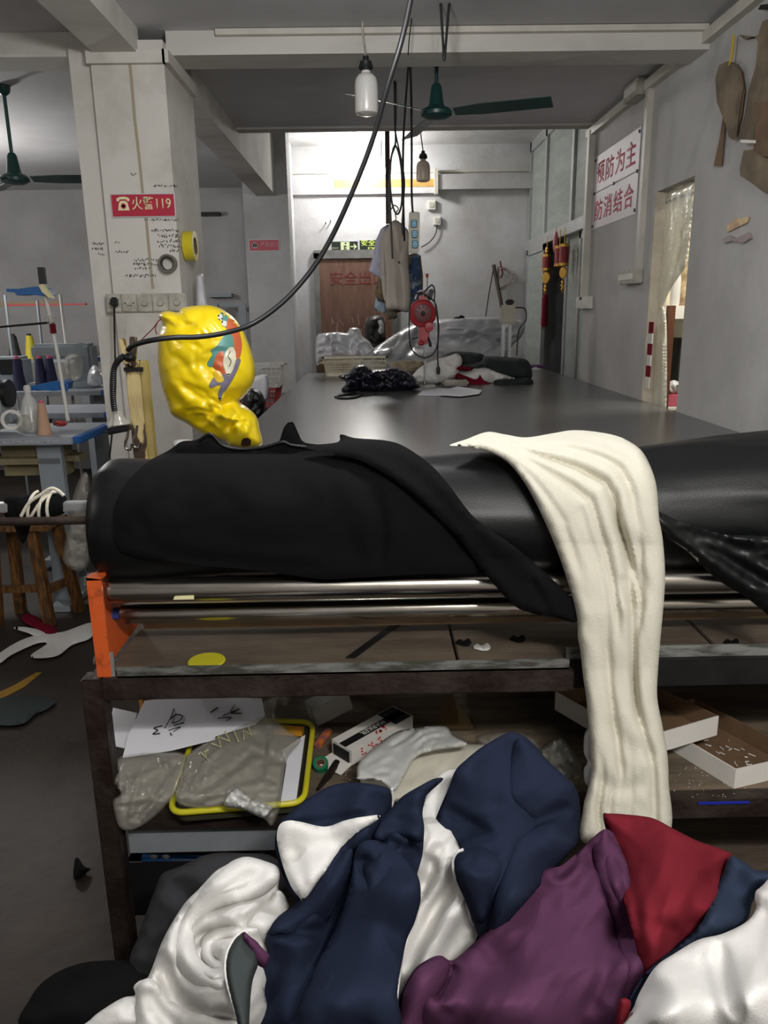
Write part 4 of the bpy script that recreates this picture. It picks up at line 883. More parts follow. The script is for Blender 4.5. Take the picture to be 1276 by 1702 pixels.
dl = MB(); dl.lathe([(.011, 0), (.011, .001), (.006, .001), (.006, 0)], pc + Vector((0, -.0012, -.009)), (0, -1, 0), 20); dl.done('telephone_dial', M['signred'], t, 0)
# banner on right wall: two lines, on the wall plane
def onR(px, py, off=0.003): return atX(px, py, XR-off)
M['ban'] = mat('banner_sheet', (206, 196, 202), .5, var=.06)
M['banred'] = mat('banner_red_letters', (206, 92, 108), .6, var=.15, vs=20)
tl, trr, br_, bl_ = onR(988, 265), onR(1066, 207), onR(1056, 352), onR(984, 385)
y0_, y1_ = (tl.y+bl_.y)/2, (trr.y+br_.y)/2
zt_ = (tl.z+trr.z)/2; zbm = (br_.z+bl_.z)/2; zmid = (zt_+zbm)/2
t = thing('wall_banner', 'white banner with two lines of big red characters on the right wall', 'banner', (XR, (y0_+y1_)/2, zbm))
MB().bb((XR-.003, y1_, zmid+.004), (XR-.001, y0_, zt_)).done('banner_sheet', M['ban'], t, 0)
MB().bb((XR-.003, y1_, zbm), (XR-.001, y0_, zmid-.004)).done('banner_sheet', M['ban'], t, 0)
hgt = (zt_-zbm)/2
for k, txt in enumerate(('预防为主', '防消结合')):
    cw = ((y0_-y1_)-.08)/4
    for j, ch in enumerate(txt):
        textmesh(ch, (XR-.0035, y0_-.04-j*cw-.012, zt_-(k+1)*hgt+.045), (0, -1, 0), (0, 0, 1), hgt-.09, M['banred'], 'banner_character', t, width=cw-.03, bold=.012)
for i, (yy, zz) in enumerate(((y0_-.02, zt_-.02), (y1_+.02, zt_-.02), (y0_-.02, zmid), (y1_+.02, zmid), (y0_-.02, zbm+.02), (y1_+.02, zbm+.02), ((y0_+y1_)/2, zmid))):
    MB().lathe([(0.0001, 0), (.01, 0), (.008, .006), (.0001, .007)], (XR-.003, yy, zz), (-1, 0, 0), 10).done('nail', CB, t, 30)
# switch boxes etc. on the right wall
def wbox(px0, py0, px1, py1, th, m, name, label, cat, bev=.004):
    a = onR(px0, py0); b = onR(px1, py1); y0, y1 = sorted((a.y, b.y)); z1 = onR((px0+px1)/2, py0).z; z0 = onR((px0+px1)/2, py1).z
    t = thing(name, label, cat, (XR, (y0+y1)/2, z0))
    MB().bb((XR-th, y0, z0), (XR-.001, y1, z1), bev).done('cover', m, t, 20)
    MB().bb((XR-th-.004, y0+.02, z0+.02), (XR-th, y1-.02, z1-.02), .001).done('rocker', M['white'], t, 20)
    return t
wbox(1041, 449, 1067, 472, .05, M['dirty'], 'socket_box', 'bulky white socket box under the conduit beside the doorway', 'socket')
wbox(966, 493, 984, 513, .04, M['white'], 'switch_box', 'small white switch box low on the right wall beside the glass front', 'switch')
wbox(1058, 137, 1079, 164, .07, M['dirty'], 'junction_box', 'dirty junction box high on the right wall under the trunking', 'box')
sw = atY(717, 343, YB); 
for px, py, nm, lb_, s in ((717, 341, 'socket_box', 'white socket box on the back wall just under the ledge', .055), (726, 367, 'switch_box', 'lower white switch box on the back wall right of the power strip', .05)):
    c = atY(px, py, YB-.02); t = thing(nm, lb_, 'socket', tuple(c)); MB().box(c, (s*1.7, .04, s*1.9), bevel=.006).done('cover', M['white'], t, 20); MB().box(c + Vector((0, -.022, 0)), (s*.9, .006, s), bevel=.001).done('rocker', M['dirty'], t, 20)
cc = [atY(x, y, YB-.03) for x, y in ((726, 374), (724, 388), (714, 402), (700, 411))]
MB().tube(smoothpath(cc, 8), .006, 8).done('wall_wire', M['dark'], None, 60, label='dark wire curving down from the lower switch box on the back wall', cat='wire')
# tape and plastic scrap on the wall
fab_t = atX(1226, 372, XR-.002)
t = MB(); q = [onR(x, y) for x, y in ((1209, 376), (1224, 364), (1246, 360), (1243, 370), (1226, 378), (1210, 386))]
t.prism(q, (-.004, 0, 0)).done('tape_strip', mat('gold_tape', (160, 120, 76), .3, .3, c2=(200, 170, 120), vs=30), None, 0, label='crinkled brown tape strip stuck on the right wall above a plastic scrap', cat='tape')
t = MB(); q = [onR(x, y) for x, y in ((1204, 398), (1214, 391), (1226, 396), (1246, 386), (1250, 396), (1238, 404), (1220, 400), (1208, 404))]
t.prism(q, (-.01, 0, 0)).done('plastic_scrap', mat('pinkish_film', (176, 158, 158), .3, alpha=.6), None, 0, label='thin plastic scrap on the right wall below the brown tape', cat='plastic')
# ------------------------------------------------------------------ card patterns hanging high on the right wall
def wpat(px_poly, th, m, label, off=.02, name='card_pattern', cat='pattern', group='card patterns on the wall', bend=0):
    q = [atX(x, y, XR-off) for x, y in px_poly]
    return MB().prism(q, (-th, 0, 0)).done(name, m, None, 0, label=label, cat=cat, group=group)
wpat([(1193, 130), (1200, 108), (1212, 102), (1222, 105), (1231, 118), (1235, 145), (1228, 190), (1222, 232), (1216, 228), (1210, 205), (1204, 190), (1196, 170)], .012, M['cardl'], 'rounded brown card pattern bundle hanging on a yellow string', .02)
wpat([(1222, 118), (1233, 120), (1238, 150), (1232, 195), (1222, 230), (1216, 226), (1224, 180)], .008, M['card'], 'darker card pattern behind the rounded bundle', .008)
wpat([(1203, 190), (1204, 190), (1206, 200), (1199, 276), (1187, 276), (1197, 230)], .004, M['card'], 'narrow card pattern strip hanging lowest on the left of the bundle', .01)
wpat([(1230, 58), (1258, 62), (1262, 70), (1258, 110), (1246, 150), (1240, 190), (1228, 232), (1254, 236), (1262, 180), (1300, 150), (1310, 20), (1270, 35), (1262, 58), (1240, 66)], .006, M['cardl'], 'large pale brown card pattern hanging at the top right', .012)
wpat([(1255, 170), (1262, 172), (1300, 160), (1300, 262), (1268, 260), (1254, 250), (1258, 210)], .006, M['card'], 'dark brown card pattern hanging over the large pale one', .03)
wpat([(1240, 250), (1256, 248), (1276, 262), (1300, 268), (1300, 330), (1274, 320), (1250, 302), (1234, 292), (1233, 280)], .01, M['cardl'], 'crumpled card pattern hanging lowest at the edge of the bundle', .018)
wpat([(1268, 8), (1300, 4), (1300, 18), (1264, 16)], .01, M['dark'], 'dark clip at the very top of the card patterns', .03, 'clip', 'clip', 'wall clips')
MB().tube(smoothpath([atX(x, y, XR-.03) for x, y in ((1219, 58), (1217, 80), (1215, 96), (1212, 108))], 5), .005, 8).done('string', mat('yellow_string', (184, 156, 40), .8), None, 60, label='yellow string holding the rounded card pattern bundle', cat='string')
wpat([(1232, 232), (1256, 233), (1256, 238), (1232, 237)], .004, M['whcard'], 'white tape strip across the foot of the card patterns', .04, 'tape_strip', 'tape', 'tape on patterns')
# ------------------------------------------------------------------ doorway: plastic curtain, shelf, things inside
M['curt'] = mat('clear_strip_curtain', (214, 212, 196), .25, alpha=.7, coat=.2, bump=.1, bs=6)
XD = XR+.05
def dcur(outline, X, th, m, name, label, cat, folds=26, parent=None, **kw):
    bmx = puff(outline, lambda x, y: float(atX(x, y, X).y), th, **kw)
    return link(name, bmx, m, parent, 70, label=label, cat=cat)
cu = thing('strip_curtain', 'clear plastic strip curtain gathered aside in the doorway on the right wall', 'curtain', tuple(atX(1100, 680, XD)))
dcur([(1108, 324), (1130, 312), (1155, 300), (1154, 330), (1148, 400), (1140, 440), (1128, 460), (1112, 485), (1098, 515), (1092, 500), (1096, 450), (1100, 400)], XD, .05, M['curt'], 'gathered_strips', None, None, rw=6, step=3.2, amp=.02, sc=6, an=14, ang=1.80, parent=cu, creases=[([(1112, 330), (1106, 420), (1098, 500)], 2, .03), ([(1124, 320), (1118, 400), (1104, 480)], 2, .04), ([(1137, 312), (1132, 390), (1112, 470)], 2, .04), ([(1147, 308), (1143, 380), (1128, 455)], 2, .03)])
dcur([(1084, 515), (1094, 508), (1106, 520), (1108, 600), (1106, 690), (1090, 690), (1082, 676), (1082, 600)], XD+.01, .04, M['curt'], 'hanging_strips', None, None, rw=5, step=3.2, amp=.02, sc=5, an=20, ang=1.6, parent=cu)
MB().tube([(XD, DY0+.01, DZ-.05), (XD, DY1-.02, DZ-.05)], .007, 10).done('curtain_rail', CB, cu, 60)
dr_ = MB(); b0_, b1_ = atY(1105, 600, 4.14), atY(1116, 600, 4.14)
dr_.bb((b0_.x, 4.14, 0), (b1_.x, 4.18, atY(1110, 508, 4.14).z)).done('door_edge_timber', mat('red_brown_wood', (96, 56, 34), .5, var=.3, stretch=(5, 5, .6)), None, 0, label='red brown timber edge standing inside the doorway', cat='board')
# red and white tape on the jamb
tz_ = [535, 552, 572, 590, 608, 628]
t = thing('hazard_tape', 'red and white striped tape stuck down the doorway jamb', 'tape', tuple(atX(1080, 645, XR)))
zs_ = [atX(1080, y, XR-.004).z for y in (535, 554, 571, 590, 608, 627, 646)]
yt = atX(1080, 600, XR).y
for k in range(6):
    MB().bb((XR-.008, yt-.03, zs_[k+1]), (XR-.004, yt+.03, zs_[k])).done('tape_band', M['redfab'] if k % 2 == 0 else M['white'], t, 0, label='red band' if k % 2 == 0 else None)
# side room furniture
YI = 4.32
q = atY(1125, 508, YI); zsh = q.z; xi = XR+.11
sh = thing('side_shelf', 'white counter with things on it seen through the doorway', 'shelf', (1.9, 4.5, 0))
MB().bb((xi, YI, zsh-.07), (2.3, 4.69, zsh)).done('counter_top', M['white'], sh, 0)
MB().bb((xi, 4.6, 0), (2.3, 4.69, zsh-.07)).done('back_panel', M['white'], sh, 0)
c = atY(1121, 500, YI+.06); c.z = zsh
MB().lathe([(.0001, 0), (.024, 0), (.026, .02), (.026, .14), (.018, .18), (.010, .20), (.010, .23), (.0001, .23)], c, (0, 0, 1), 20).done('clear_bottle', M['milky'], None, 50, label='clear bottle standing on the counter seen through the doorway', cat='bottle')
c2 = atY(1133, 500, YI+.14); c2.z = zsh
MB().lathe([(.0001, 0), (.04, .0), (.05, .06), (.035, .16), (.045, .24), (.03, .34), (.04, .40), (.02, .44), (.0001, .45)], c2, (0, 0, 1), 16).done('tan_bundle', mat('tan_wrap', (196, 176, 140), .7, c2=(130, 108, 78), vs=20), None, 60, label='tall tan bundle on the counter in the side room', cat='bundle')
MB().sphere(c2 + Vector((0, -.02, .49)), .05, (1, 1, .8)).done('plastic_bag', M['film'], None, 60, label='white plastic bag on top of the tan bundle', cat='bag')
YJ = 4.2
zc_ = atY(1118, 676, YJ).z
cb = thing('white_cabinet', 'low white cabinet just inside the doorway', 'cabinet', (1.75, YJ+.05, 0))
MB().bb((xi+.01, YJ, 0), (2.0, YJ+.08, zc_-.02), .005).done('cabinet_body', M['white'], cb, 20)
MB().bb((xi+.005, YJ-.01, zc_-.02), (2.01, YJ+.09, zc_), .003).done('cabinet_top', M['whcard'], cb, 20)
pa_, pb_ = atY(1107, 674, YJ), atY(1140, 655, YJ)
MB().bb((pa_.x, YJ, zc_), (pb_.x, YJ+.07, pb_.z), .006).done('pink_box', mat('pink_cloth_box', (206, 96, 120), .6, var=.2), None, 20, label='pink box lying on the low white cabinet in the doorway', cat='box')
fab('white_cloth', [(1108, 654), (1110, 638), (1118, 632), (1126, 634), (1136, 640), (1136, 657), (1122, 655)], YJ+.03, .03, M['film'], 'crumpled white cloth lying on the pink box', 'cloth', rw=6, step=3, amp=.02, sc=6)
k0, k1 = atY(1123, 630, 4.45), atY(1150, 562, 4.45)
MB().bb((k0.x, 4.45, 0), (k1.x, 4.58, k1.z), .005).done('speaker_cabinet', M['black'], None, 20, label='black upright cabinet under the counter in the side room', cat='cabinet')
# ------------------------------------------------------------------ things standing on the cutting table
def onT(px, py, dz=0.0): return atZ(px, py, TZT+dz)
# red cutting machine
def cutting_machine(label, base, headz, mbody, mdark, red=True):
    t = thing('cutting_machine', label, 'cutting machine', tuple(base))
    x, y, z = base
    MB().box((x, y, z+.006), (.13, .20, .012), bevel=.004).done('base_plate', M['steel'], t, 20)
    MB().bb((x-.006, y+.01, z+.012), (x+.006, y+.045, headz-.09), .001).done('upright', M['steel'], t, 20)
    MB().bb((x-.0015, y-.012, z+.014), (x+.0015, y+.004, headz-.09)).done('blade', M['alu'], t, 0)
    return t
bs = onT(706, 641); bs.z = TZT
hc = atY(702, 521, bs.y)
t = cutting_machine('red upright cloth cutting machine standing on the long grey table', bs, hc.z, None, None)
hb_ = MB(); hb_.lathe([(.0001, -.05), (.05, -.052), (.078, -.042), (.088, -.02), (.09, .01), (.088, .05), (.07, .075), (.0001, .08)], hc, (0, 1, 0), 40)
hb_.done('motor_housing', M['red'], t, 40)
MB().lathe([(.06, 0), (.058, -.004), (.05, -.006), (.0001, -.006)], hc + Vector((0, -.05, 0)), (0, 1, 0), 32).done('motor_cap', mat('dark_red_enamel', (120, 24, 34), .4), t, 40)
vt = MB()
for k in range(10):
    a = k*2*PI/10; R = Matrix.Rotation(a, 3, 'Y'); vt.box(hc + R @ Vector((0, -.057, .042)), (.008, .004, .018), R)
vt.done('vent_slots', CB, t, 0)['kind'] = 'stuff'
MB().lathe([(.0001, -.012), (.014, -.01), (.016, 0), (.016, .006)], hc + Vector((0, -.062, 0)), (0, 1, 0), 20).done('cap_screw', M['dark'], t, 40)
gb = MB(); gb.box(hc + Vector((.01, .01, -.13)), (.07, .07, .12), bevel=.012); gb.lathe([(.0001, -.05), (.028, -.048), (.03, .0), (.026, .03), (.0001, .035)], hc + Vector((.04, -.01, -.085)), (0, 1, 0), 20)
gb.done('gear_housing', M['red'], t, 30)
MB().box(hc + Vector((0, 0, .095)), (.05, .05, .035), bevel=.006).done('top_block', M['red'], t, 30)
MB().sphere(hc + Vector((-.012, -.045, -.185)), .020, (1.1, .8, .8)).done('knob', M['red'], t, 60)
MB().tube([hc + Vector((.03, -.01, -.15)), hc + Vector((.045, -.03, -.18)), hc + Vector((.05, -.03, -.21))], .009, 8).done('sharpener_lever', M['dark'], t, 60)
MB().tube([hc + Vector((-.07, 0, -.16)), hc + Vector((-.03, 0, -.15))], .004, 8).done('lever', M['dark'], t, 60)
MB().tube([hc + Vector((.028, .01, .1)), hc + Vector((.03, .01, .22))], .006, 8).done('guard_rod', M['alu'], t, 60)
MB().tube([hc + Vector((.03, .01, .22)), hc + Vector((.03, .01, .245))], .009, 8).done('rod_cap', M['red'], t, 60)
MB().tube(smoothpath([hc + Vector(v) for v in ((-.045, 0, .09), (-.03, 0, .13), (.0, 0, .14), (.02, 0, .12), (.015, 0, .09))], 6), .007, 8).done('carry_handle', M['alu'], t, 60)
MB().box(hc + Vector((.05, -.01, .115)), (.03, .04, .07), Matrix.Rotation(.25, 3, 'Y'), .006).done('switch_plug', CB, t, 30)
yc = bs.y-.06
cb_ = [(704, 486), (712, 478), (718, 474), (722, 482), (721, 500), (716, 496), (700, 487), (688, 490), (682, 502), (680, 530), (680, 560), (684, 580), (696, 592), (708, 594), (720, 588), (727, 572), (729, 545), (727, 525), (724, 505)]
MB().tube(smoothpath([atY(x, y, yc) for x, y in cb_], 6), .0045, 8).done('machine_cable', CB, t, 60)
MB().tube(smoothpath([atY(x, y, yc-.01) for x, y in ((722, 500), (727, 530), (728, 560), (727, 590), (728, 612))], 6), .0045, 8).done('machine_cable', CB, t, 60)
MB().tube([atY(728, 608, yc-.01), atY(728, 613, yc-.01), atY(728, 622, yc-.01)], [.006, .014, .010], 10).done('cable_plug', CB, t, 60)
# second machine, grey, behind
b2_ = Vector((atY(841, 596, 5.95).x, 5.95, TZT)); h2 = atY(843, 523, 5.95)
t = thing('cutting_machine', 'cream cloth cutting machine standing behind the dark garments at the far right of the table', 'cutting machine', tuple(b2_))
MB().box(b2_ + Vector((0, 0, .008)), (.14, .2, .016), bevel=.004).done('base_plate', M['steel'], t, 20)
MB().bb(b2_ + Vector((-.04, -.01, .016)), (b2_.x-.015, b2_.y+.03, h2.z), .002).done('upright', M['alu'], t, 20)
MB().bb(b2_ + Vector((.012, -.01, .016)), (b2_.x+.034, b2_.y+.03, h2.z), .002).done('upright', M['alu'], t, 20)
MB().box(h2 + Vector((0, 0, .0)), (.11, .10, .14), bevel=.015).done('motor_head', mat('cream_enamel', (196, 190, 168), .45, var=.15), t, 30)
MB().box(h2 + Vector((.01, -.02, .09)), (.06, .06, .04), bevel=.01).done('top_block', M['dark'], t, 30)
MB().tube(smoothpath([h2 + Vector(v) for v in ((.05, -.05, .05), (.12, -.05, .04), (.13, -.05, -.04), (.08, -.05, -.12), (.07, -.05, -.3))], 6), .005, 8).done('machine_cable', CB, t, 60)
# basket with white bag
M['basket'] = mat('cream_basket_plastic', (214, 206, 180), .5, var=.1)
def basket(label, x0, x1, y0, y1, z0, h, m, grid=.014, name='basket'):
    t = thing(name, label, 'basket', ((x0+x1)/2, (y0+y1)/2, z0))
    b = MB(); sl = .02
    def pt(u, v, k): # u: corner index
        pass
    b.bb((x0+sl, y0+sl, z0), (x1-sl, y1-sl, z0+.004))
    b.bb((x0-.006, y0-.006, z0+h-.016), (x1+.006, y0+.006, z0+h)); b.bb((x0-.006, y1-.006, z0+h-.016), (x1+.006, y1+.006, z0+h))
    b.bb((x0-.006, y0-.006, z0+h-.016), (x0+.006, y1+.006, z0+h)); b.bb((x1-.006, y0-.006, z0+h-.016), (x1+.006, y1+.006, z0+h))
    b.done('basket_rim', m, t, 0)
    g = MB()
    n = max(3, int((x1-x0)/grid))
    for i in range(n+1):
        x = x0 + (x1-x0)*i/n; xb = x0+sl + (x1-x0-2*sl)*i/n
        for (yt_, yb_) in ((y0, y0+sl), (y1, y1-sl)):
            g.prism([(xb-.0025, yb_, z0), (xb+.0025, yb_, z0), (x+.0025, yt_, z0+h-.01), (x-.0025, yt_, z0+h-.01)], (0, .003, 0))
    n = max(3, int((y1-y0)/grid))
    for i in range(n+1):
        y = y0 + (y1-y0)*i/n; yb = y0+sl + (y1-y0-2*sl)*i/n
        for (xt_, xb_) in ((x0, x0+sl), (x1, x1-sl)):
            g.prism([(xb_, yb-.0025, z0), (xb_, yb+.0025, z0), (xt_, y+.0025, z0+h-.01), (xt_, y-.0025, z0+h-.01)], (.003, 0, 0))
    for q in (.25, .5, .75):
        z = z0+h*q; s = sl*(1-q)
        g.bb((x0+s, y0+s, z-.003), (x1-s, y0+s+.003, z+.003)); g.bb((x0+s, y1-s-.003, z-.003), (x1-s, y1-s, z+.003)); g.bb((x0+s, y0+s, z-.003), (x0+s+.003, y1-s, z+.003)); g.bb((x1-s-.003, y0+s, z-.003), (x1-s, y1-s, z+.003))
    g.done('basket_mesh', m, t, 0)
    return t
p0 = onT(538, 626); p1 = onT(643, 626)
hb2 = atY(590, 592, p0.y).z-TZT
basket('cream lattice basket stuffed with white plastic at the left of the table', p0.x, p1.x, p0.y, p0.y+.34, TZT, hb2, M['basket'])
fab('white_bag', [(524, 592), (526, 560), (536, 554), (560, 552), (576, 553), (582, 545), (596, 546), (602, 558), (614, 568), (624, 580), (650, 578), (644, 594), (600, 597), (560, 596), (534, 600), (528, 608)], p0.y+.12, .10, M['film'], 'crumpled white plastic bag bulging out of the cream basket', 'plastic bag', rw=10, step=2.6, amp=.03, sc=20, ridge=.5, seed=3, smooth_it=0, creases=rcr((530, 550, 640, 600), 26, 34, 2.6, .03, seed=4))
# big white sheet over goods behind the table
fab('plastic_sheet', [(585, 620), (605, 592), (650, 560), (690, 538), (740, 530), (800, 527), (850, 530), (872, 537), (866, 560), (852, 574), (840, 600), (835, 640), (700, 640), (600, 640)], [(600, 600, 6.15), (850, 530, 6.9), (700, 540, 6.8), (700, 620, 6.4)], .12, M['film'], 'big white plastic sheet covering the goods behind the table', 'plastic sheet', rw=20, step=3.6, amp=.06, sc=46, ridge=.6, an=2.5, ang=-.4, seed=5, smooth_it=0, creases=rcr((600, 530, 860, 620), 34, 90, 3.4, .045, ang=-.35, seed=8))
dk = fab('dark_cloth', [(752, 530), (765, 524), (772, 527), (768, 532)], 6.75, .03, M['dark'], 'dark scrap poking out on top of the white sheet', 'cloth', rw=4, step=3)
# tan and white cloths
fab('tan_cloth', [(648, 612), (652, 602), (675, 599), (702, 600), (706, 610), (690, 622), (660, 622)], 5.85, .06, mat('tan_cloth', (150, 136, 112), .9), 'tan cloth lying behind the black crumpled cloth on the table', 'cloth', rw=8, step=3, amp=.03, sc=12)
fab('white_cloth', [(684, 632), (690, 618), (705, 606), (724, 598), (745, 592), (760, 588), (768, 600), (760, 625), (745, 634), (715, 640)], 5.2, .07, M['whitefab'], 'white cloth heaped behind the red cutting machine', 'cloth', rw=8, step=3, amp=.03, sc=14, ridge=.4)
# black crumpled cloth
yb1 = onT(630, 652).y
fab('black_bag', [(563, 624), (580, 618), (590, 608), (606, 607), (618, 614), (640, 613), (655, 610), (668, 614), (684, 622), (695, 636), (697, 645), (670, 650), (640, 653), (600, 650), (575, 652), (567, 648), (575, 636), (566, 630)], yb1+.12, .10, mat('glossy_black_cloth', (22, 22, 34), .35, coat=.1), 'crumpled shiny black cloth lying on the table in front of the cream basket', 'cloth', rw=8, step=2.6, amp=.035, sc=16, ridge=.6, seed=4, smooth_it=0, creases=rcr((570, 610, 690, 650), 24, 24, 2.2, .025, seed=5))
q = [onT(x, y, .006) for x, y in ((557, 660), (566, 657), (580, 655), (592, 652), (600, 655), (592, 660), (575, 662), (560, 661))]
MB().tube(smoothpath(q, 6), .006, 8).done('black_strap', CB, None, 60, label='thin black strap curled on the table beside the black cloth', cat='strap')
# dark pile right
yp = onT(800, 640).y
dg = mat('dark_green_fleece', (34, 40, 40), .95)
fab('dark_garment', [(770, 606), (800, 600), (805, 592), (850, 594), (870, 596), (880, 604), (884, 626), (870, 634), (840, 632), (810, 625), (780, 615)], yp+.28, .14, dg, 'dark green rolled garment on top of the garment pile on the table', 'garment', 'garments heaped on the table', rw=14, step=3.5, amp=.03, sc=22, creases=[([(802, 592), (804, 610), (815, 622)], 4, .04)], smooth_out=True)
fab('dark_garment', [(728, 600), (742, 588), (762, 584), (800, 588), (804, 600), (790, 612), (760, 610), (735, 608)], yp+.40, .10, dg, 'dark grey garment at the back left of the garment pile on the table', 'garment', 'garments heaped on the table', rw=12, step=3.5, amp=.03, sc=20)
fab('white_garment', [(770, 620), (790, 612), (815, 612), (840, 622), (856, 630), (838, 634), (820, 640), (795, 640), (775, 634), (738, 628), (740, 618)], yp+.18, .08, M['whitefab'], 'white garment folded in the middle of the garment pile on the table', 'garment', 'garments heaped on the table', rw=10, step=3.2, amp=.03, sc=18)
fab('maroon_garment', [(744, 612), (756, 606), (785, 612), (778, 617), (757, 617), (790, 630), (798, 622), (804, 632), (825, 640), (822, 646), (790, 645), (768, 640), (752, 624)], yp+.10, .05, M['maroon'], 'maroon garment in front of the garment pile on the table', 'garment', 'garments heaped on the table', rw=7, step=3, amp=.02, sc=14)
fab('dark_garment', [(822, 632), (850, 630), (880, 628), (885, 640), (860, 644), (826, 645)], yp+.05, .07, dg, 'low dark garment at the near right of the garment pile on the table', 'garment', 'garments heaped on the table', rw=8, step=3.2, amp=.02, sc=18)
# papers and tin
for pl, lb_, dz in (([(694, 657), (703, 650), (728, 646), (752, 647), (770, 651), (760, 657), (720, 658)], 'white paper sheet lying under the cutting machine', .002), ([(728, 652), (760, 643), (801, 649), (796, 655), (765, 659), (732, 657)], 'second white paper sheet with a curled edge right of the cutting machine', .007)):
    MB().prism([onT(x, y, dz) for x, y in pl], (0, 0, .003)).done('paper_sheet', M['paper'], None, 0, label=lb_, cat='paper', group='papers on the table')
tn = onT(757, 644, 0); 
MB().box((tn.x, tn.y+.06, TZT+.025), (.17, .09, .04), .1, .012).done('metal_tin', M['chrome'], None, 30, label='small shiny metal tin lying behind the white papers', cat='tin')
# right end: purple booklet, white cloth
a = onT(886, 612); MB().box((a.x+.03, a.y+.04, TZT+.012), (.12, .16, .02), .2, .002).done('booklet', mat('purple_cover', (84, 48, 96), .5), None, 0, label='purple booklet at the far right end of the table', cat='book')
fab('white_cloth', [(884, 617), (888, 610), (898, 613), (905, 618), (902, 622), (888, 622)], a.y-.05, .05, M['whitefab'], 'small white cloth beside the purple booklet', 'cloth', rw=5, step=2.6, amp=.02, sc=8)
# ornaments at the glass front
M['gold'] = mat('gold_foil', (206, 160, 70), .3, .6, var=.2, vs=40)
M['lant'] = mat('red_lantern_paper', (150, 40, 44), .45, c2=(176, 110, 60), vs=60, lo=.3, hi=.42)
def ornament(label, px, ys, X, kinds):
    t = thing('hanging_ornament', label, 'ornament', tuple(atX(px, ys[-1], X)), 'red and gold hanging ornaments')
    base = atX(px, ys[0], X)
    MB().tube([base + Vector((0, 0, max(.04, TZ-base.z))), Vector((base.x, base.y, atX(px, ys[-1], X).z))], .004, 6).done('cord', M['gold'], t, 60)
    for k, kd in enumerate(kinds):
        z1 = atX(px, ys[k], X).z; z0 = atX(px, ys[k+1], X).z; c = Vector((base.x, base.y, (z0+z1)/2)); hh = z1-z0
        if kd == 'cyl':
            MB().lathe([(.0001, -hh/2), (.036, -hh/2), (.042, -hh/2+.01), (.042, hh/2-.01), (.036, hh/2), (.0001, hh/2)], c, (0, 0, 1), 20).done('firecracker', M['lant'], t, 30)
            MB().lathe([(.045, -.012), (.045, .012)], c + Vector((0, 0, hh/2-.015)), (0, 0, 1), 20).done('gold_band', M['gold'], t, 30)
            MB().lathe([(.045, -.012), (.045, .012)], c - Vector((0, 0, hh/2-.015)), (0, 0, 1), 20).done('gold_band', M['gold'], t, 30)
        elif kd == 'disc': MB().lathe([(.0001, -.008), (hh*.42, -.008), (hh*.48, 0), (hh*.42, .008), (.0001, .008)], c, (1, .5, 0), 24).done('medallion', M['gold'], t, 30)
        elif kd == 'tassel': MB().lathe([(.0001, hh/2), (.012, hh/2), (.03, hh/2-.05), (.034, -hh/2+.03), (.03, -hh/2), (.0001, -hh/2)], c, (0, 0, 1), 14).done('tassel', M['redfab'], t, 60)
        elif kd == 'knot':
            g = MB(); 
            for q in range(5): a_ = q*2*PI/5; g.sphere(c + Vector((0, math.cos(a_)*.022, math.sin(a_)*hh*.3)), .016, (1, 1, 1), 10)
            g.done('gold_knot', M['gold'], t, 60)
        elif kd == 'oval': MB().sphere(c, hh/2, (.25, .32, 1)).done('pink_charm', mat('pink_charm', (176, 96, 104), .5), t, 60)
XO = XG-.075
ornament('tall red and gold ornament with a long red tassel left of the open door', 909, (410, 422, 450, 472, 488, 543), XO, ('knot', 'cyl', 'disc', 'knot', 'tassel'))
ornament('red and gold firecracker ornament with a dark medallion hanging on the right', 938, (405, 442, 463, 486), XO, ('cyl', 'disc', 'knot'))
ornament('second firecracker of the right hand pair of ornaments', 930, (408, 443), XO, ('cyl',))
ornament('long pink oval charm hanging between the firecrackers', 924, (384, 422), XO, ('oval',))
# stick and coiled wire leaning at the back wall
MB().tube([atY(820, 440, YB-.06), atY(832, 500, YB-.1), atY(836, 528, YB-.14)], .022, 8).done('wooden_stick', mat('dark_stick', (66, 54, 48), .7), None, 40, label='dark stick leaning on the back wall behind the cream machine', cat='stick')
MB().tube([atY(821, 441, YB-.07), atY(812, 490, YB-.09), atY(807, 526, YB-.1)], .006, 8).done('string', M['dark'], None, 40, label='thin string hanging from the top of the leaning stick', cat='string')
cw = []
for k in range(44):
    a = k*2*PI/14; r = .085+.012*math.sin(k*1.7); c = atY(838+2*math.sin(k), 462+4*math.sin(k*.9), YB-.05); cw.append(c + Vector((math.cos(a)*r, -.01*math.sin(k), math.sin(a)*r*1.25)))
MB().tube(smoothpath(cw, 3), .006, 6).done('coiled_wire', mat('pinkish_wire', (150, 132, 126), .5), None, 60, label='coil of thin pinkish wire hanging on the back wall', cat='wire')
MB().tube(smoothpath([atY(x, y, YB-.05) for x, y in ((831, 434), (833, 445), (835, 455), (832, 462))], 4), .008, 8).done('hook_string', M['redfab'], None, 60, label='short red cord above the coil of wire', cat='cord')
# small hooks on the back wall
for x, y, w_ in ((541, 372, 'left'), (549, 369, 'right')):
    MB().tube([atY(x, y, YB-.001), atY(x, y, YB-.05), atY(x, y-3, YB-.06)], .006, 8).done('wall_hook', M['steel'], None, 60, label='small metal hook on the back wall above the exit signs, %s of the two' % w_, cat='hook', group='wall hooks')
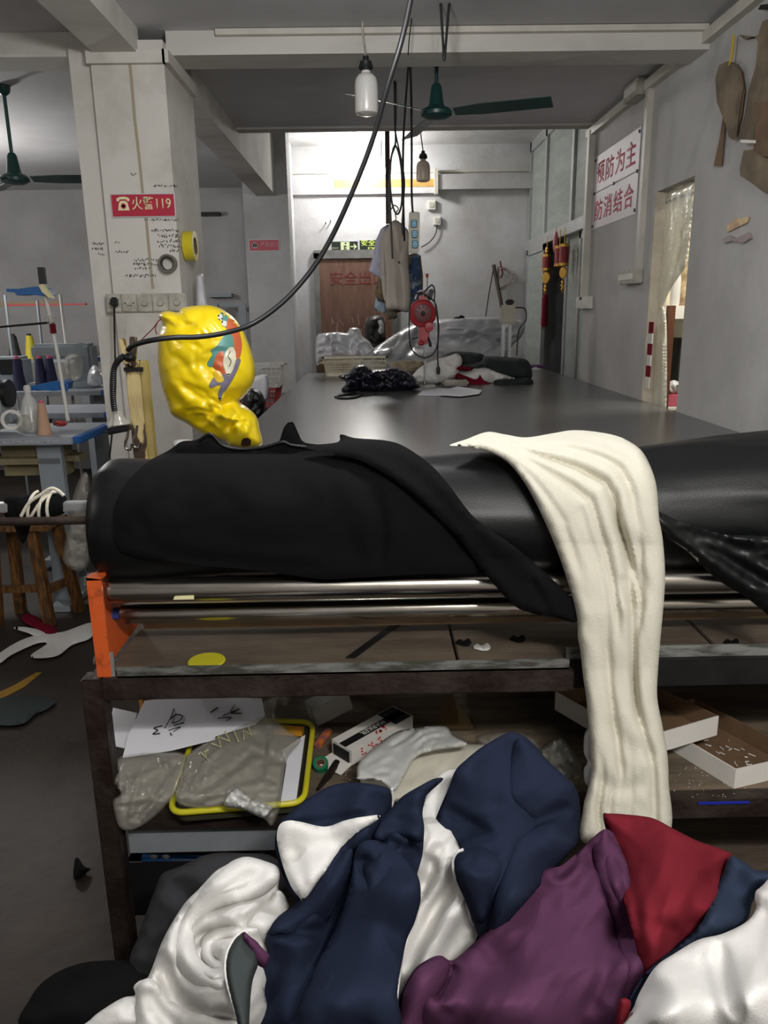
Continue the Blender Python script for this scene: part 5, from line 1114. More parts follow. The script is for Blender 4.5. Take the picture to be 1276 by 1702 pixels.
# black bag by the back door
fab('black_bag', [(608, 575), (606, 545), (612, 530), (625, 524), (638, 530), (641, 560), (642, 600), (610, 600)], 7.9, .12, CB, 'black bag standing in front of the brown back door', 'bag', rw=10, step=3.5, amp=.04, sc=16)
fab('white_bag', [(628, 534), (634, 532), (638, 542), (636, 556), (628, 552), (630, 543)], 7.74, .05, M['film'], 'small white bag hanging on the black bag by the back door', 'bag', rw=5, step=3, amp=.03, sc=8)
MB().bb((atY(526, 612, 7.2).x, 7.2, 0), (atY(646, 612, 7.2).x, 7.8, 1.02)).done('goods_box', M['card'], None, 0, label='cardboard box of goods standing behind the table below the black bag', cat='box')
MB().bb((atY(660, 612, 6.6).x, 7.0, 0), (1.2, 8.2, 1.25)).done('goods_box', M['card'], None, 0, label='large cardboard box hidden under the white plastic sheet', cat='box')
# ------------------------------------------------------------------ post, lamp cable, yellow bag
qx = atY(227, 640, 2.36)
po = thing('wooden_post', 'old post with peeling cream paint in front of the white column', 'post', (qx.x, 2.36, 0))
px0 = atY(211, 650, 2.33).x; px1 = atY(246, 650, 2.33).x; ztp = atY(228, 600, 2.33).z
M['peel'] = mat('peeling_cream_paint', (190, 170, 120), .6, c2=(62, 44, 34), vs=8, lo=.51, hi=.54, stretch=(1.4, 1.4, .35), bump=.3, bs=60)
MB().bb((px0, 2.33, 0), (px0+.042, 2.37, ztp), .003).done('front_board', M['peel'], po, 20)
MB().bb((px0+.042, 2.335, 0), (px1, 2.37, ztp), .003).done('side_board', mat('ochre_board', (176, 156, 92), .6, var=.25), po, 20)
for xx, tl, h in ((206, -.10, .075), (220, .10, .085)):
    c = atY(xx+2, 590, 2.33); R = Matrix.Rotation(tl, 3, 'Y'); MB().box(c + Vector((0, 0, .01)), (.018, .02, h), R, .002).done('forked_prong', M['peel'], po, 20)
MB().bb((px0-.002, 2.325, ztp-.03), (px0+.055, 2.33, ztp-.018)).done('cross_strip', M['dark'], po, 0)
# clips hanging on the post
for x, y, w_ in ((214, 735, 'left'), (228, 732, 'right')):
    MB().tube(smoothpath([atY(x+dx, y+dy, 2.30) for dx, dy in ((0, -25), (-2, -10), (-6, 0), (-5, 10), (2, 12), (5, 3))], 5), .004, 8).done('wire_clip', M['chrome'], None, 60, label='bent shiny wire clip hanging low on the peeling post, %s of two' % w_, cat='clip', group='wire clips')
# gooseneck with plug
gn = thing('gooseneck_lamp', 'black ribbed gooseneck with a small round head hanging beside the post', 'lamp', tuple(atY(198, 712, 2.24)))
gp = smoothpath([atY(x, y, d) for x, y, d in ((206, 592, 2.27), (196, 600, 2.25), (189, 615, 2.24), (187, 640, 2.24), (188, 665, 2.24), (191, 688, 2.24))], 14)
MB().tube(gp, [.0072 + .0022*(i % 2) for i in range(len(gp))], 12).done('gooseneck', CB, gn, 20)
MB().lathe([(.0001, .03), (.014, .03), (.018, .015), (.032, .0), (.036, -.008), (.0001, -.012)], atY(196, 700, 2.24), (0, 0, 1), 24).done('plastic_cap', M['clear'], gn, 50)
MB().box(atY(198, 713, 2.24), (.074, .05, .02), Matrix.Rotation(-.18, 3, 'Y'), .007).done('black_clamp', CB, gn, 30)
MB().sphere(atY(216, 594, 2.27), .018, (1, 1, .8)).done('joint_knob', CB, gn, 60)
# yellow balloon-like bag
M['pt'] = mat('teal_print', (96, 150, 140), .3); M['pr'] = mat('terracotta_print', (206, 104, 66), .3); M['pg'] = mat('grey_print', (122, 116, 130), .3); M['pc'] = mat('cream_print', (226, 220, 190), .3)
by = thing('yellow_bag', 'puffed up yellow plastic bag with a colourful print tied in front of the column', 'plastic bag', tuple(atY(340, 735, 2.6)))
bd_ = lambda x, y: 2.62
bagcr = [([(300, 545), (340, 520)], 8, .006), ([(275, 640), (310, 680), (350, 700)], 7, .012), ([(330, 700), (375, 670), (410, 650)], 7, .012), ([(290, 690), (330, 700), (370, 730)], 6, .012), ([(380, 705), (384, 720), (378, 735)], 5, .014), ([(300, 640), (340, 660), (350, 690)], 6, .010), ([(350, 690), (390, 690), (405, 660)], 7, -.010), ([(280, 590), (300, 600), (330, 640)], 7, .007), ([(395, 680), (415, 690), (428, 720)], 6, .010), ([(272, 530), (300, 545), (330, 540)], 6, .012), ([(310, 610), (350, 640), (390, 640)], 9, -.006), ([(270, 600), (290, 650), (320, 680)], 8, -.008)]
bago = [(262, 600), (264, 560), (270, 540), (264, 528), (267, 520), (279, 517), (296, 519), (303, 512), (325, 508), (352, 508), (372, 516), (390, 530), (405, 552), (418, 585), (424, 615), (420, 640), (405, 660), (398, 668), (412, 678), (426, 692), (431, 712), (433, 742), (385, 742), (374, 734), (340, 724), (310, 704), (285, 690), (278, 670), (268, 640)]
body = fab('bag_body', bago, bd_, .12, M['bagy'], parent=by, rw=58, step=2.8, creases=bagcr + rcr((275, 640, 420, 720), 22, 40, 3.2, .009, focus=(390, 700), seed=3) + rcr((268, 530, 400, 640), 12, 46, 3.0, .0045, focus=(275, 528), seed=6) + rcr((385, 670, 430, 735), 8, 26, 2.8, .008, ang=1.4, seed=9), amp=.005, sc=34, an=2.2, ang=.7, ridge=.8, smooth_it=1, back=.9)
def bag_depth():
    dg_ = bpy.context.evaluated_depsgraph_get(); from mathutils.bvhtree import BVHTree
    me = body.data; off = rootloc(body)
    vs = [v.co + off for v in me.vertices]; tr = BVHTree.FromPolygons(vs, [tuple(p.vertices) for p in me.polygons])
    def f(x, y):
        d = Vector(rayd(x, y)).normalized(); h = tr.ray_cast(Vector(CAM), d)
        return (h[0].y if h[0] else 2.6)
    return f
bgd = bag_depth()
def printed(name, outline, m, lift):
    fab(name, outline, lambda x, y: bgd(x, y)-lift, .0008, m, parent=by, rw=2, step=3.5, back=0, smooth_it=0, smooth_out=True)
printed('teal_patch', [(366, 520), (378, 525), (384, 545), (392, 560), (390, 585), (378, 592), (366, 600), (352, 610), (344, 605), (352, 590), (350, 582), (360, 575), (370, 560), (378, 552), (372, 540)], M['pt'], .001)
printed('terracotta_patch', [(380, 530), (390, 534), (398, 552), (402, 572), (400, 590), (394, 596), (388, 580), (386, 560), (376, 545)], M['pr'], .0016)
printed('grey_patch', [(394, 596), (400, 600), (390, 625), (378, 645), (370, 655), (366, 668), (362, 655), (366, 640), (350, 645), (348, 638), (358, 625), (372, 620), (384, 610)], M['pg'], .0016)
printed('terracotta_patch', [(360, 590), (370, 584), (374, 600), (378, 618), (368, 622), (360, 616), (354, 608)], M['pr'], .002)
printed('cream_oval', [(378, 580), (388, 578), (392, 592), (388, 612), (380, 624), (374, 616), (371, 598)], M['pc'], .0032)
printed('yellow_patch', [(354, 618), (362, 616), (368, 622), (372, 632), (364, 636), (357, 630)], mat('dark_yellow_print', (214, 176, 30), .3), .003)
MB().tube(smoothpath([atY(x, y, bgd(x, y)-.005) for x, y in ((383, 584), (379, 592), (384, 600), (380, 610))], 5), .001, 6).done('squiggle', M['dark'], by, 60)
for pl in ([(362, 524), (368, 522), (370, 530), (364, 532)], [(368, 534), (376, 534), (376, 542), (369, 541)]): printed('white_dot', pl, M['white'], .003)
printed('dark_hole', [(401, 735), (404, 729), (412, 728), (417, 733), (414, 742), (402, 742)], mat('dark_bag_mark', (60, 24, 10), .5), .002)
MB().tube(smoothpath([atY(x, y, 2.5) for x, y in ((226, 574), (240, 560), (255, 545), (262, 535), (268, 530))], 5), .0016, 6).done('red_string', M['redfab'], None, 60, label='thin red string tying the yellow bag to the post', cat='string')
MB().tube(smoothpath([atY(x, y, 2.5) for x, y in ((262, 535), (258, 546), (261, 556))], 5), .0016, 6).done('red_tassel', M['redfab'], None, 60, label='frayed red string end beside the neck of the yellow bag', cat='string')
# white tub behind the black cloth
wt = atY(315, 738, 2.3); fab('white_bag', [(286, 745), (290, 733), (305, 730), (322, 732), (335, 738), (330, 800), (290, 800)], 2.2, .05, M['film'], 'white bag just showing behind the black cloth below the yellow bag', 'bag', rw=6, step=3.5)
# ------------------------------------------------------------------ things on the column
zc0 = atY(240, 489, YC).z; zc1 = atY(240, 518, YC).z
pxs = [atY(x, 500, YC).x for x in (178, 203, 229, 254, 281, 309)]
so = thing('socket_row', 'row of five white sockets and switches across the column', 'socket', ((pxs[0]+pxs[-1])/2, YC, zc1))
for i in range(5):
    MB().bb((pxs[i]+.001, YC-.014, zc1), (pxs[i+1]-.001, YC-.001, zc0), .003).done('socket_plate', M['dirty'], so, 20)
    c = Vector(((pxs[i]+pxs[i+1])/2, YC-.016, (zc0+zc1)/2))
    if i >= 2: MB().lathe([(.0001, .008), (.012, .008), (.015, .0), (.015, -.002)], c, (0, -1, 0), 24).done('round_knob', M['dirty'], so, 40)
    else:
        for dx, dz in ((-.018, 0), (.018, 0), (-.006, -.01), (.006, -.01)): MB().box(c + Vector((dx, .001, dz)), (.006, .002, .004)).done('pin_slot', CB, so, 0)
MB().bb((pxs[0]-.003, YC-.006, zc1-.003), (pxs[-1]+.003, YC-.0005, zc0+.003)).done('backing_strip', M['dirty'], so, 0)
pl = thing('power_plug', 'black plug in the first column socket with its cord hanging down', 'plug', tuple(atY(190, 505, YC-.04)))
MB().box(atY(190, 502, YC-.035), (.026, .04, .04), bevel=.006).done('plug_body', CB, pl, 30)
MB().tube(smoothpath([atY(x, y, d) for x, y, d in ((190, 508, YC-.05), (190, 540, YC-.04), (191, 580, YC-.04), (192, 640, YC-.1), (188, 700, YC-.1), (182, 760, YC-.1))], 6), .004, 8).done('cord', M['dark'], pl, 60)
# tape rolls
def ring(name, c, ax, R, r, w, m, label, mc=None):
    t = thing(name, label, 'tape roll', tuple(c))
    MB().lathe([(r, -w/2), (R, -w/2), (R, w/2), (r, w/2), (r, -w/2)], c, ax, 36).done('tape_winding', m, t, 30)
    MB().lathe([(r-.003, -w/2), (r, -w/2), (r, w/2), (r-.003, w/2), (r-.003, -w/2)], c, ax, 36).done('cardboard_core', mc or M['card'], t, 30)
ring('tape_roll', atY(279, 438, YC-.018), (0, -1, 0), .038, .029, .03, mat('grey_tape', (108, 104, 96), .35, var=.2), 'roll of grey tape hanging on the front of the white column', M['dark'])
q = atY(328, 409, 3.62)
ring('tape_roll', Vector((-.83+.026, q.y, q.z)), (1, 0, 0), .064, .038, .045, mat('yellow_tape', (214, 196, 40), .2, coat=.4, var=.15), 'fat yellow roll of clear tape on the side of the column')
fab('rolled_film', [(324, 460), (330, 455), (338, 458), (344, 500), (346, 515), (326, 515), (325, 490)], 3.62, .03, M['film'], 'rolled silvery film hanging on the side of the column', 'film', rw=6, step=3, amp=.01, sc=10, an=5, ang=1.5)
# handwriting on the column: rows of short pen strokes
hw = MB(); r3 = random.Random(11)
def scribble(px0, py, px1, hgt, mb, Yp, dens=3.2):
    x = px0
    while x < px1:
        k = 3; pts = [atY(x + r3.uniform(-.5, 2.6), py + r3.uniform(-hgt/2, hgt/2), Yp) for _ in range(k)]
        for a, b in zip(pts, pts[1:]):
            if (b-a).length > .001:
                u = (b-a).normalized(); n = Vector((-u.z, 0, u.x))*.0013
                mb.prism([a-n, b-n, b+n, a+n], (0, -.0006, 0))
        x += dens
for (a, y, b, h) in ((250, 383, 297, 6), (262, 392, 300, 7), (262, 400, 300, 7), (264, 409, 300, 7), (282, 417, 296, 6), (222, 432, 262, 6), (222, 439, 264, 6), (224, 446, 248, 5), (208, 458, 258, 6), (255, 309, 296, 5), (240, 365, 295, 5), (152, 405, 172, 6), (153, 414, 172, 6), (190, 402, 198, 6), (192, 418, 214, 5), (218, 290, 228, 5), (162, 422, 174, 4)):
    scribble(a, y, b, h, hw, (YC+.028 if b < 180 else YC)-.0008)
hwo = hw.done('column_handwriting', M['ink'], None, 0, label='rows of small black handwritten numbers on the white column', cat='handwriting'); hwo['kind'] = 'stuff'
st = MB(); cp = [(214, 88), (218, 130), (224, 200), (231, 260), (237, 320)]; cq = [(243, 365), (248, 420), (254, 480)]
for s_ in (cp + [(240, 345)] + cq,):
    for a, b in zip(s_, s_[1:]):
        A_, B_ = atY(a[0], a[1], YC-.0006), atY(b[0], b[1], YC-.0006); st.prism([A_ + Vector((-.006, 0, 0)), A_ + Vector((.006, 0, 0)), B_ + Vector((.006, 0, 0)), B_ + Vector((-.006, 0, 0))], (0, -.0006, 0))
st.done('glue_streak', mat('brown_glue', (160, 148, 126), .6), None, 0, label='brown glue streak running down the front of the column', cat='stain')
# ------------------------------------------------------------------ crates left of the table
cr0 = atY(412, 690, 4.7)
def zat(px, py, Y): return atY(px, py, Y).z
x0_, x1_ = atY(404, 660, 4.6).x, TX0-.03
sb = thing('work_bench', 'dark low bench left of the table under the red crate', 'bench', (-1.0, 5, 0))
zbn = zat(420, 700, 4.6)
MB().bb((-1.35, 4.6, zbn-.03), (TX0-.04, 6.3, zbn)).done('bench_top', M['dark'], sb, 0)
for x in (-1.3, TX0-.1):
    for y in (4.65, 6.2): MB().bb((x, y, 0), (x+.04, y+.04, zbn-.03)).done('leg', M['dark'], sb, 0)
basket('red crate on the low bench left of the table', -1.15, -.66, 5.2, 5.6, zbn, zat(470, 645, 5.2)-zbn, mat('red_crate_plastic', (160, 40, 44), .5), .03, 'crate')
zcr = zat(470, 645, 5.2)
basket('clear plastic basket standing on the red crate', -1.12, -.62, 5.22, 5.55, zcr, .15, M['milky'], .03)
fab('paper_bundle', [(412, 640), (418, 628), (440, 622), (445, 628), (446, 650), (440, 668), (414, 668)], 5.1, .05, M['paper'], 'folded white paper lying at the left of the clear basket', 'paper', rw=5, step=3)
fab('black_bag', [(405, 690), (404, 660), (412, 646), (430, 648), (440, 665), (438, 690), (425, 705), (410, 705)], 4.75, .1, CB, 'crumpled black bag beside the red crate', 'bag', rw=8, step=3.5, amp=.03, sc=14)
MB().box(atY(448, 628, 5.3), (.28, .008, .16), Matrix.Rotation(-.55, 3, 'Y')).done('clear_sheet', M['clear'], None, 0, label='tilted clear plastic sheet sticking out of the basket', cat='sheet')
# ------------------------------------------------------------------ left room: sewing tables
def sewing_table(label, x0, x1, y0, y1, z, edge=True):
    t = thing('sewing_table', label, 'table', ((x0+x1)/2, (y0+y1)/2, 0), 'sewing tables')
    MB().bb((x0, y0, z-.03), (x1-.03, y1, z), .003).done('tabletop', M['greytop'], t, 20)
    MB().bb((x1-.03, y0, z-.031), (x1, y1, z+.001), .004).done('blue_edging', M['blue'], t, 20)
    for x in (x0+.1, x1-.16):
        MB().bb((x, (y0+y1)/2-.05, .05), (x+.05, (y0+y1)/2+.05, z-.03)).done('leg', M['greym'], t, 0)
        MB().bb((x, y0+.02, .02), (x+.06, y1-.02, .06)).done('foot', M['greym'], t, 0)
    return t
ty = 3.75
tz0 = atY(80, 728, ty).z; tx1 = atY(118, 725, ty).x
ta = thing('sewing_table', 'grey topped sewing table with a blue edge nearest to the column', 'table', (-2.2, 4.0, 0), 'sewing tables')
MB().bb((-3.1, ty, tz0-.035), (tx1, ty+.55, tz0), .004).done('tabletop', M['greytop'], ta, 20)
MB().bb((tx1, ty+.02, tz0-.034), (tx1+.035, ty+.55, tz0+.001), .004).done('blue_edging', M['blue'], ta, 20)
lxx = atY(90, 800, ty+.1).x
MB().bb((lxx-.06, ty+.08, .03), (lxx+.06, ty+.12, tz0-.035)).done('leg', M['greym'], ta, 0)
MB().bb((-3.0, ty+.08, .03), (-2.9, ty+.14, tz0-.035)).done('leg', M['greym'], ta, 0)
MB().bb((lxx-.05, ty-.02, .0), (lxx+.05, ty+.5, .03)).done('foot', M['greym'], ta, 0)
MB().bb((-3.0, ty-.02, .0), (-2.9, ty+.5, .03)).done('foot', M['greym'], ta, 0)
rg = MB(); rg.bb((-3.1, ty-.002, tz0-.024), (tx1-.06, ty-.0005, tz0-.012)); rg.done('front_ruler', mat('ruler_print', (120, 126, 130), .5, c2=(180, 184, 186), vs=60), ta, 0)
MB().box((tx1-.26, ty+.2, tz0-.13), (.46, .24, .17), bevel=.07).done('oil_pan', mat('beige_pan', (140, 130, 98), .5, var=.25), ta, 30, label='beige hanging pan')
# machine head partly in frame at the left
mc = atY(5, 672, ty+.15)
sm = thing('sewing_machine', 'grey sewing machine cut off at the left edge on the nearest table', 'sewing machine', (mc.x, mc.y, tz0), 'sewing machines')
MB().box((atY(8, 660, ty+.2).x-.12, ty+.2, tz0+.16), (.24, .16, .28), bevel=.03).done('machine_head', M['greym'], sm, 30)
MB().box((atY(8, 660, ty+.2).x-.35, ty+.2, tz0+.27), (.4, .13, .11), bevel=.03).done('machine_arm', M['greym'], sm, 30)
MB().lathe([(.0001, 0), (.06, 0), (.07, .01), (.07, .03), (.0001, .035)], (atY(8, 660, ty+.2).x, ty+.2, tz0+.2), (1, 0, 0), 24).done('hand_wheel', M['dark'], sm, 40)
# on the table
def tpos(px, py, Y): p = atY(px, py, Y); return Vector((p.x, Y, tz0))
c = tpos(52, 700, ty+.25)
bt_ = thing('plastic_jug', 'translucent white bottle standing on the nearest sewing table', 'bottle', tuple(c))
MB().lathe([(.0001, 0), (.062, 0), (.065, .01), (.063, .05), (.035, .16), (.016, .19), (.016, .2), (.0001, .2)], c, (0, 0, 1), 24).done('bottle_body', M['milky'], bt_, 50)
MB().lathe([(.018, .198), (.018, .225), (.012, .235), (.0001, .236)], c, (0, 0, 1), 16).done('cap', M['white'], bt_, 40)
def cone(px, py, Y, z, label, m, h=.16, r=.036, tip=None, grp='thread cones'):
    p = atY(px, py, Y); p.z = z
    t = thing('thread_cone', label, 'thread cone', tuple(p), grp)
    MB().lathe([(.0001, 0), (r, 0), (r, .012), (r*.92, .02), (r*.5, h*.92), (.0001, h*.93)], p, (0, 0, 1), 24).done('thread', m, t, 40)
    MB().lathe([(r*.36, h*.9), (r*.3, h), (.0001, h)], p, (0, 0, 1), 16).done('cone_tip', tip or M['white'], t, 40)
    return t
M['nthr'] = mat('navy_thread', (24, 26, 66), .6, bump=.3, bs=300, stretch=(1, 1, 12)); M['pinktip'] = mat('pink_cone_tip', (206, 90, 120), .5)
M['bthr'] = mat('beige_thread', (200, 160, 130), .6, bump=.3, bs=300, stretch=(1, 1, 12)); M['kthr'] = mat('black_thread', (24, 24, 26), .6); M['ythr'] = mat('yellow_thread', (196, 180, 40), .6)
cone(73, 706, ty+.12, tz0, 'beige pink thread cone standing on the nearest sewing table', M['bthr'], .17, .034, M['pinktip'])
ring('tape_roll', atY(20, 698, ty+.1) + Vector((0, 0, .0)), (.3, -1, .2), .05, .038, .03, M['white'], 'white plastic ring lying on the nearest sewing table', M['white'])
fab('clear_cup', [(28, 716), (27, 700), (34, 690), (46, 690), (54, 700), (53, 714), (42, 718)], ty+.1, .04, M['clear'], 'crumpled clear plastic cup on the nearest sewing table', 'cup', rw=5, step=3, amp=.01, sc=8)
fab('yellow_bottle', [(51, 703), (53, 690), (58, 686), (63, 690), (64, 703), (58, 707)], ty+.3, .03, M['yellow'], 'small yellow bottle behind the clear cup', 'bottle', rw=4, step=2.5)
fab('red_tin', [(88, 704), (95, 699), (108, 700), (112, 705), (104, 709), (92, 708)], ty+.2, .03, mat('red_tin', (170, 44, 44), .4), 'small red lid lying near the blue table edge', 'lid', rw=3, step=2.5)
# blue thread stand arms and poles
pw = atY(82, 540, ty+.35)
sd = thing('thread_stand', 'white pole with a big blue tray arm at the left edge of the photo', 'thread stand', (atY(80, 600, ty+.35).x, ty+.35, tz0))
Ys = ty+.35
MB().tube([atY(72, 480, Ys), atY(84, 530, Ys), atY(96, 590, Ys), atY(110, 680, Ys-.05), atY(113, 700, Ys-.08)], .010, 12).done('pole', M['white'], sd, 50)
MB().prism([atY(x, y, Ys-.03) for x, y in ((10, 480), (30, 480), (60, 476), (72, 480), (78, 490), (70, 492), (50, 489), (28, 491), (24, 486), (11, 485))], (0, .12, 0)).done('blue_tray', M['blue'], sd, 0)
MB().prism([atY(x, y, Ys-.05) for x, y in ((64, 475), (70, 472), (84, 490), (88, 496), (80, 494), (70, 486))], (0, .03, 0)).done('cream_bracket', M['cream'], sd, 0)
MB().bb(atY(65, 472, Ys), atY(72, 444, Ys) + Vector((0, .025, 0))).done('black_tip', CB, sd, 0)
MB().box(atY(84, 531, Ys), (.05, .04, .04), bevel=.01).done('joint_clamp', M['clear'], sd, 30)
MB().box(atY(88, 546, Ys), (.025, .03, .06), bevel=.006).done('red_clip', M['redfab'], sd, 30)
MB().tube([atY(-20, 545, Ys), atY(84, 536, Ys)], .006, 8).done('wire_arm', M['dark'], sd, 50)
a2 = thing('thread_tray', 'lower blue tray arm above the nearest sewing table', 'tray', tuple(atY(75, 645, Ys)))
MB().prism([atY(x, y, Ys) for x, y in ((38, 645), (60, 640), (90, 634), (105, 632), (110, 636), (108, 648), (90, 650), (62, 648), (50, 650))], (0, .10, 0)).done('tray_plate', M['blue'], a2, 0)
MB().tube([atY(104, 634, Ys), atY(112, 640, Ys), atY(110, 650, Ys)], .008, 8).done('tray_hook', M['blue'], a2, 50)
# second row of tables behind
t2y = 5.0; z2 = atY(110, 650, t2y).z
tb = sewing_table('sewing table with a blue edge in the second row behind the nearest one', -4.2, atY(176, 660, t2y).x, t2y, t2y+.55, z2)
tb2 = sewing_table('blue edged sewing table in the second row close beside the column', -2.1, atY(181, 688, 4.4).x, 4.4, 4.85, atY(160, 686, 4.4).z)
t3y = 6.2; z3 = atY(60, 598, t3y).z
tb3 = sewing_table('farthest sewing table in the third row of the left room', -4.8, atY(150, 600, t3y).x, t3y, t3y+.5, z3)
zc_2 = z2
for px, lb_ in ((33, 'navy thread cone nearest the left edge on the second table'), (70, 'middle navy thread cone on the second table'), (87, 'navy thread cone beside the white pole on the second table')):
    cone(px, 640, t2y+.1, zc_2, lb_, M['nthr'], .22, .045, M['pinktip'])
for px, m_, lb_ in ((26, M['kthr'], 'black thread cone on the farthest table'), (53, M['ythr'], 'yellow thread cone on the farthest table')):
    cone(px, 595, t3y+.1, z3, lb_, m_, .2, .05, M['kthr'])
for px, lb_ in ((128, 'grey sewing machine on the second table near the column'),):
    c = atY(px, 640, t2y+.25); c.z = z2
    s_ = thing('sewing_machine', lb_, 'sewing machine', tuple(c), 'sewing machines')
    MB().box(c + Vector((.08, 0, .15)), (.12, .14, .28), bevel=.02).done('machine_head', M['greym'], s_, 30)
    MB().box(c + Vector((-.08, 0, .24)), (.36, .12, .10), bevel=.02).done('machine_arm', M['greym'], s_, 30)
    MB().box(c + Vector((-.22, 0, .14)), (.07, .11, .18), bevel=.02).done('needle_head', M['greym'], s_, 30)
    MB().box(c + Vector((-.08, 0, .02)), (.44, .18, .04), bevel=.01).done('machine_bed', M['greym'], s_, 30)
c = atY(10, 610, t3y-.9); c.z = z2
s_ = thing('sewing_machine', 'dark and grey sewing machine box at the left edge behind the cones', 'sewing machine', tuple(c), 'sewing machines')
MB().box(atY(12, 625, t2y+.35), (.28, .2, .26), bevel=.02).done('machine_head', M['greym'], s_, 30)
MB().box(atY(12, 610, t2y+.23), (.2, .02, .1), bevel=.004).done('display_panel', CB, s_, 30)
fab('clear_bag', [(106, 610), (108, 594), (118, 588), (132, 590), (138, 600), (136, 625), (124, 632), (110, 628)], t2y+.12, .08, M['clear'], 'clear plastic cover over the sewing machine near the column', 'cover', rw=6, step=3, amp=.02, sc=10)
fab('clear_bag', [(146, 638), (147, 620), (155, 607), (165, 612), (173, 625), (172, 638), (158, 642)], 4.7, .06, M['film'], 'crumpled white plastic bag beside the column on the second table', 'bag', rw=6, step=3, amp=.03, sc=9)
# more poles and rails in the dim background
for (xa, ya, xb, yb, Y, m_, lb_) in ((100, 490, 116, 610, 5.3, M['white'], 'thin white upright pole right of the blue tray stand'), (62, 500, 66, 600, 5.6, M['greym'], 'grey upright pole behind the blue tray'), (8, 490, 12, 560, 6.0, M['greym'], 'grey upright pole by the left edge')):
    MB().tube([atY(xa, ya, Y), Vector((atY(xb, yb, Y).x, Y, 0.0))], .010, 8).done('upright_pole', m_, None, 50, label=lb_, cat='pole')
MB().bb(atY(-10, 509, 6.5), atY(98, 500, 6.5) + Vector((0, .05, 0))).done('rail_board', mat('dim_wood', (120, 104, 84), .7), None, 0, label='brown rail running behind the sewing machines', cat='rail')
MB().bb(atY(10, 509, 6.47), atY(142, 504, 6.47) + Vector((0, .03, 0))).done('red_strip', mat('dull_red', (160, 60, 60), .6), None, 0, label='long red strip running along the brown rail', cat='strip')
for (xa, ya, xb, yb, lb_) in ((345, 487, 384, 494, 'grey wall bracket behind the column'), (330, 352, 364, 358, 'small dark wall bracket high behind the column')):
    MB().bb(atY(xa, yb, 7.5), atY(xb, ya, 7.5) + Vector((0, .1, 0))).done('wall_bracket', M['dark'] if ya < 400 else M['greym'], None, 0, label=lb_, cat='bracket')
for x in (358, 405): 
    MB().bb(Vector((atY(x-3, 620, 7.4).x, 7.4, 0)), atY(x+3, 505, 7.4) + Vector((0, .03, 0))).done('metal_upright', M['greym'], None, 0, label='thin grey upright of the rack in the gap behind the yellow bag, %s one' % ('left' if x < 380 else 'right'), cat='frame', group='thin uprights')
MB().bb(atY(358, 510, 7.42), atY(405, 504, 7.42) + Vector((0, .03, 0))).done('thin_bar', M['greym'], None, 0, label='thin grey crossbar in the gap behind the yellow bag', cat='frame')
# ------------------------------------------------------------------ stool
sy = 3.55
zs_t = atY(60, 874, sy).z
stl = thing('wooden_stool', 'worn wooden stool standing on the floor under the black wrapped axle', 'stool', (atY(50, 950, sy).x, sy+.15, 0))
sx0, sx1 = atY(-8, 880, sy).x, atY(84, 880, sy).x
MB().bb((sx0-.1, sy-.02, zs_t-.025), (sx1, sy+.22, zs_t), .004).done('seat', M['stoolw'], stl, 20)
def leg(x, y, dx, dy, w=.045):
    b = MB(); b.prism([(x+dx, y+dy, 0), (x+dx+w, y+dy, 0), (x+dx+w, y+dy+w, 0), (x+dx, y+dy+w, 0)], (-dx, -dy, zs_t-.025)); b.done('leg', M['stoolw'], stl, 0)
leg(sx1-.12, sy, .035, -.02); leg(sx1-.06, sy+.14, .05, .03); leg(sx0-.05, sy, -.03, -.02); leg(sx0-.02, sy+.14, -.03, .03)
MB().bb((sx0-.05, sy+.01, .17), (sx1-.05, sy+.035, .205)).done('stretcher', M['stoolw'], stl, 0)
MB().prism([(sx1-.09, sy+.02, .15), (sx1-.065, sy+.02, .15), (sx1-.065, sy+.02, .19), (sx1-.09, sy+.02, .19)], (.045, .14, 0)).done('stretcher', M['stoolw'], stl, 0)
# floor rags
def rag(pts, m, label, th=.02, name='cloth_scrap', grp=None, **kw):
    q = [(x, y) for x, y in pts]
    return fab(name, q, lambda x, y: atZ(x, y, .012).y, th, m, label, 'cloth scrap', grp, rw=6, step=4, back=.1, **kw)
rag([(-10, 1095), (10, 1078), (40, 1062), (75, 1052), (105, 1050), (150, 1035), (158, 1046), (148, 1062), (120, 1072), (95, 1090), (60, 1094), (52, 1088), (78, 1070), (60, 1070), (20, 1088), (0, 1102)], M['whitefab'], 'torn white cloth strip lying on the floor by the stool', amp=.006, sc=12)
rag([(36, 1024), (48, 1020), (70, 1030), (92, 1044), (95, 1052), (80, 1056), (58, 1044), (40, 1034)], M['maroon'], 'maroon cloth scrap on the floor next to the white strip', amp=.006, sc=12)
rag([(22, 1044), (40, 1042), (70, 1048), (82, 1055), (66, 1060), (46, 1052)], M['whitefab'], 'small white cloth scrap below the maroon one', amp=.004, sc=12)
rag([(-10, 1170), (10, 1158), (50, 1156), (88, 1160), (92, 1168), (76, 1180), (60, 1186), (40, 1202), (10, 1206), (-10, 1200)], M['greyfab'], 'dark grey flat cloth lying on the floor left of the rack', amp=.004, sc=16)
rag([(124, 1430), (130, 1426), (140, 1440), (150, 1444), (142, 1452), (128, 1462), (122, 1458)], M['blackfab'], 'small black cloth scrap on the floor beside the rack leg', amp=.004, sc=10)
yl = MB(); yl.prism([atZ(x, y, .001) for x, y in ((-10, 1168), (40, 1142), (70, 1118), (60, 1118), (22, 1140), (-10, 1154))], (0, 0, .001)); yl.done('floor_line', mat('worn_yellow_floor_paint', (150, 112, 30), .6, c2=(60, 46, 32), vs=7, lo=.42, hi=.55), None, 0, label='worn yellow line painted on the concrete floor', cat='floor marking')
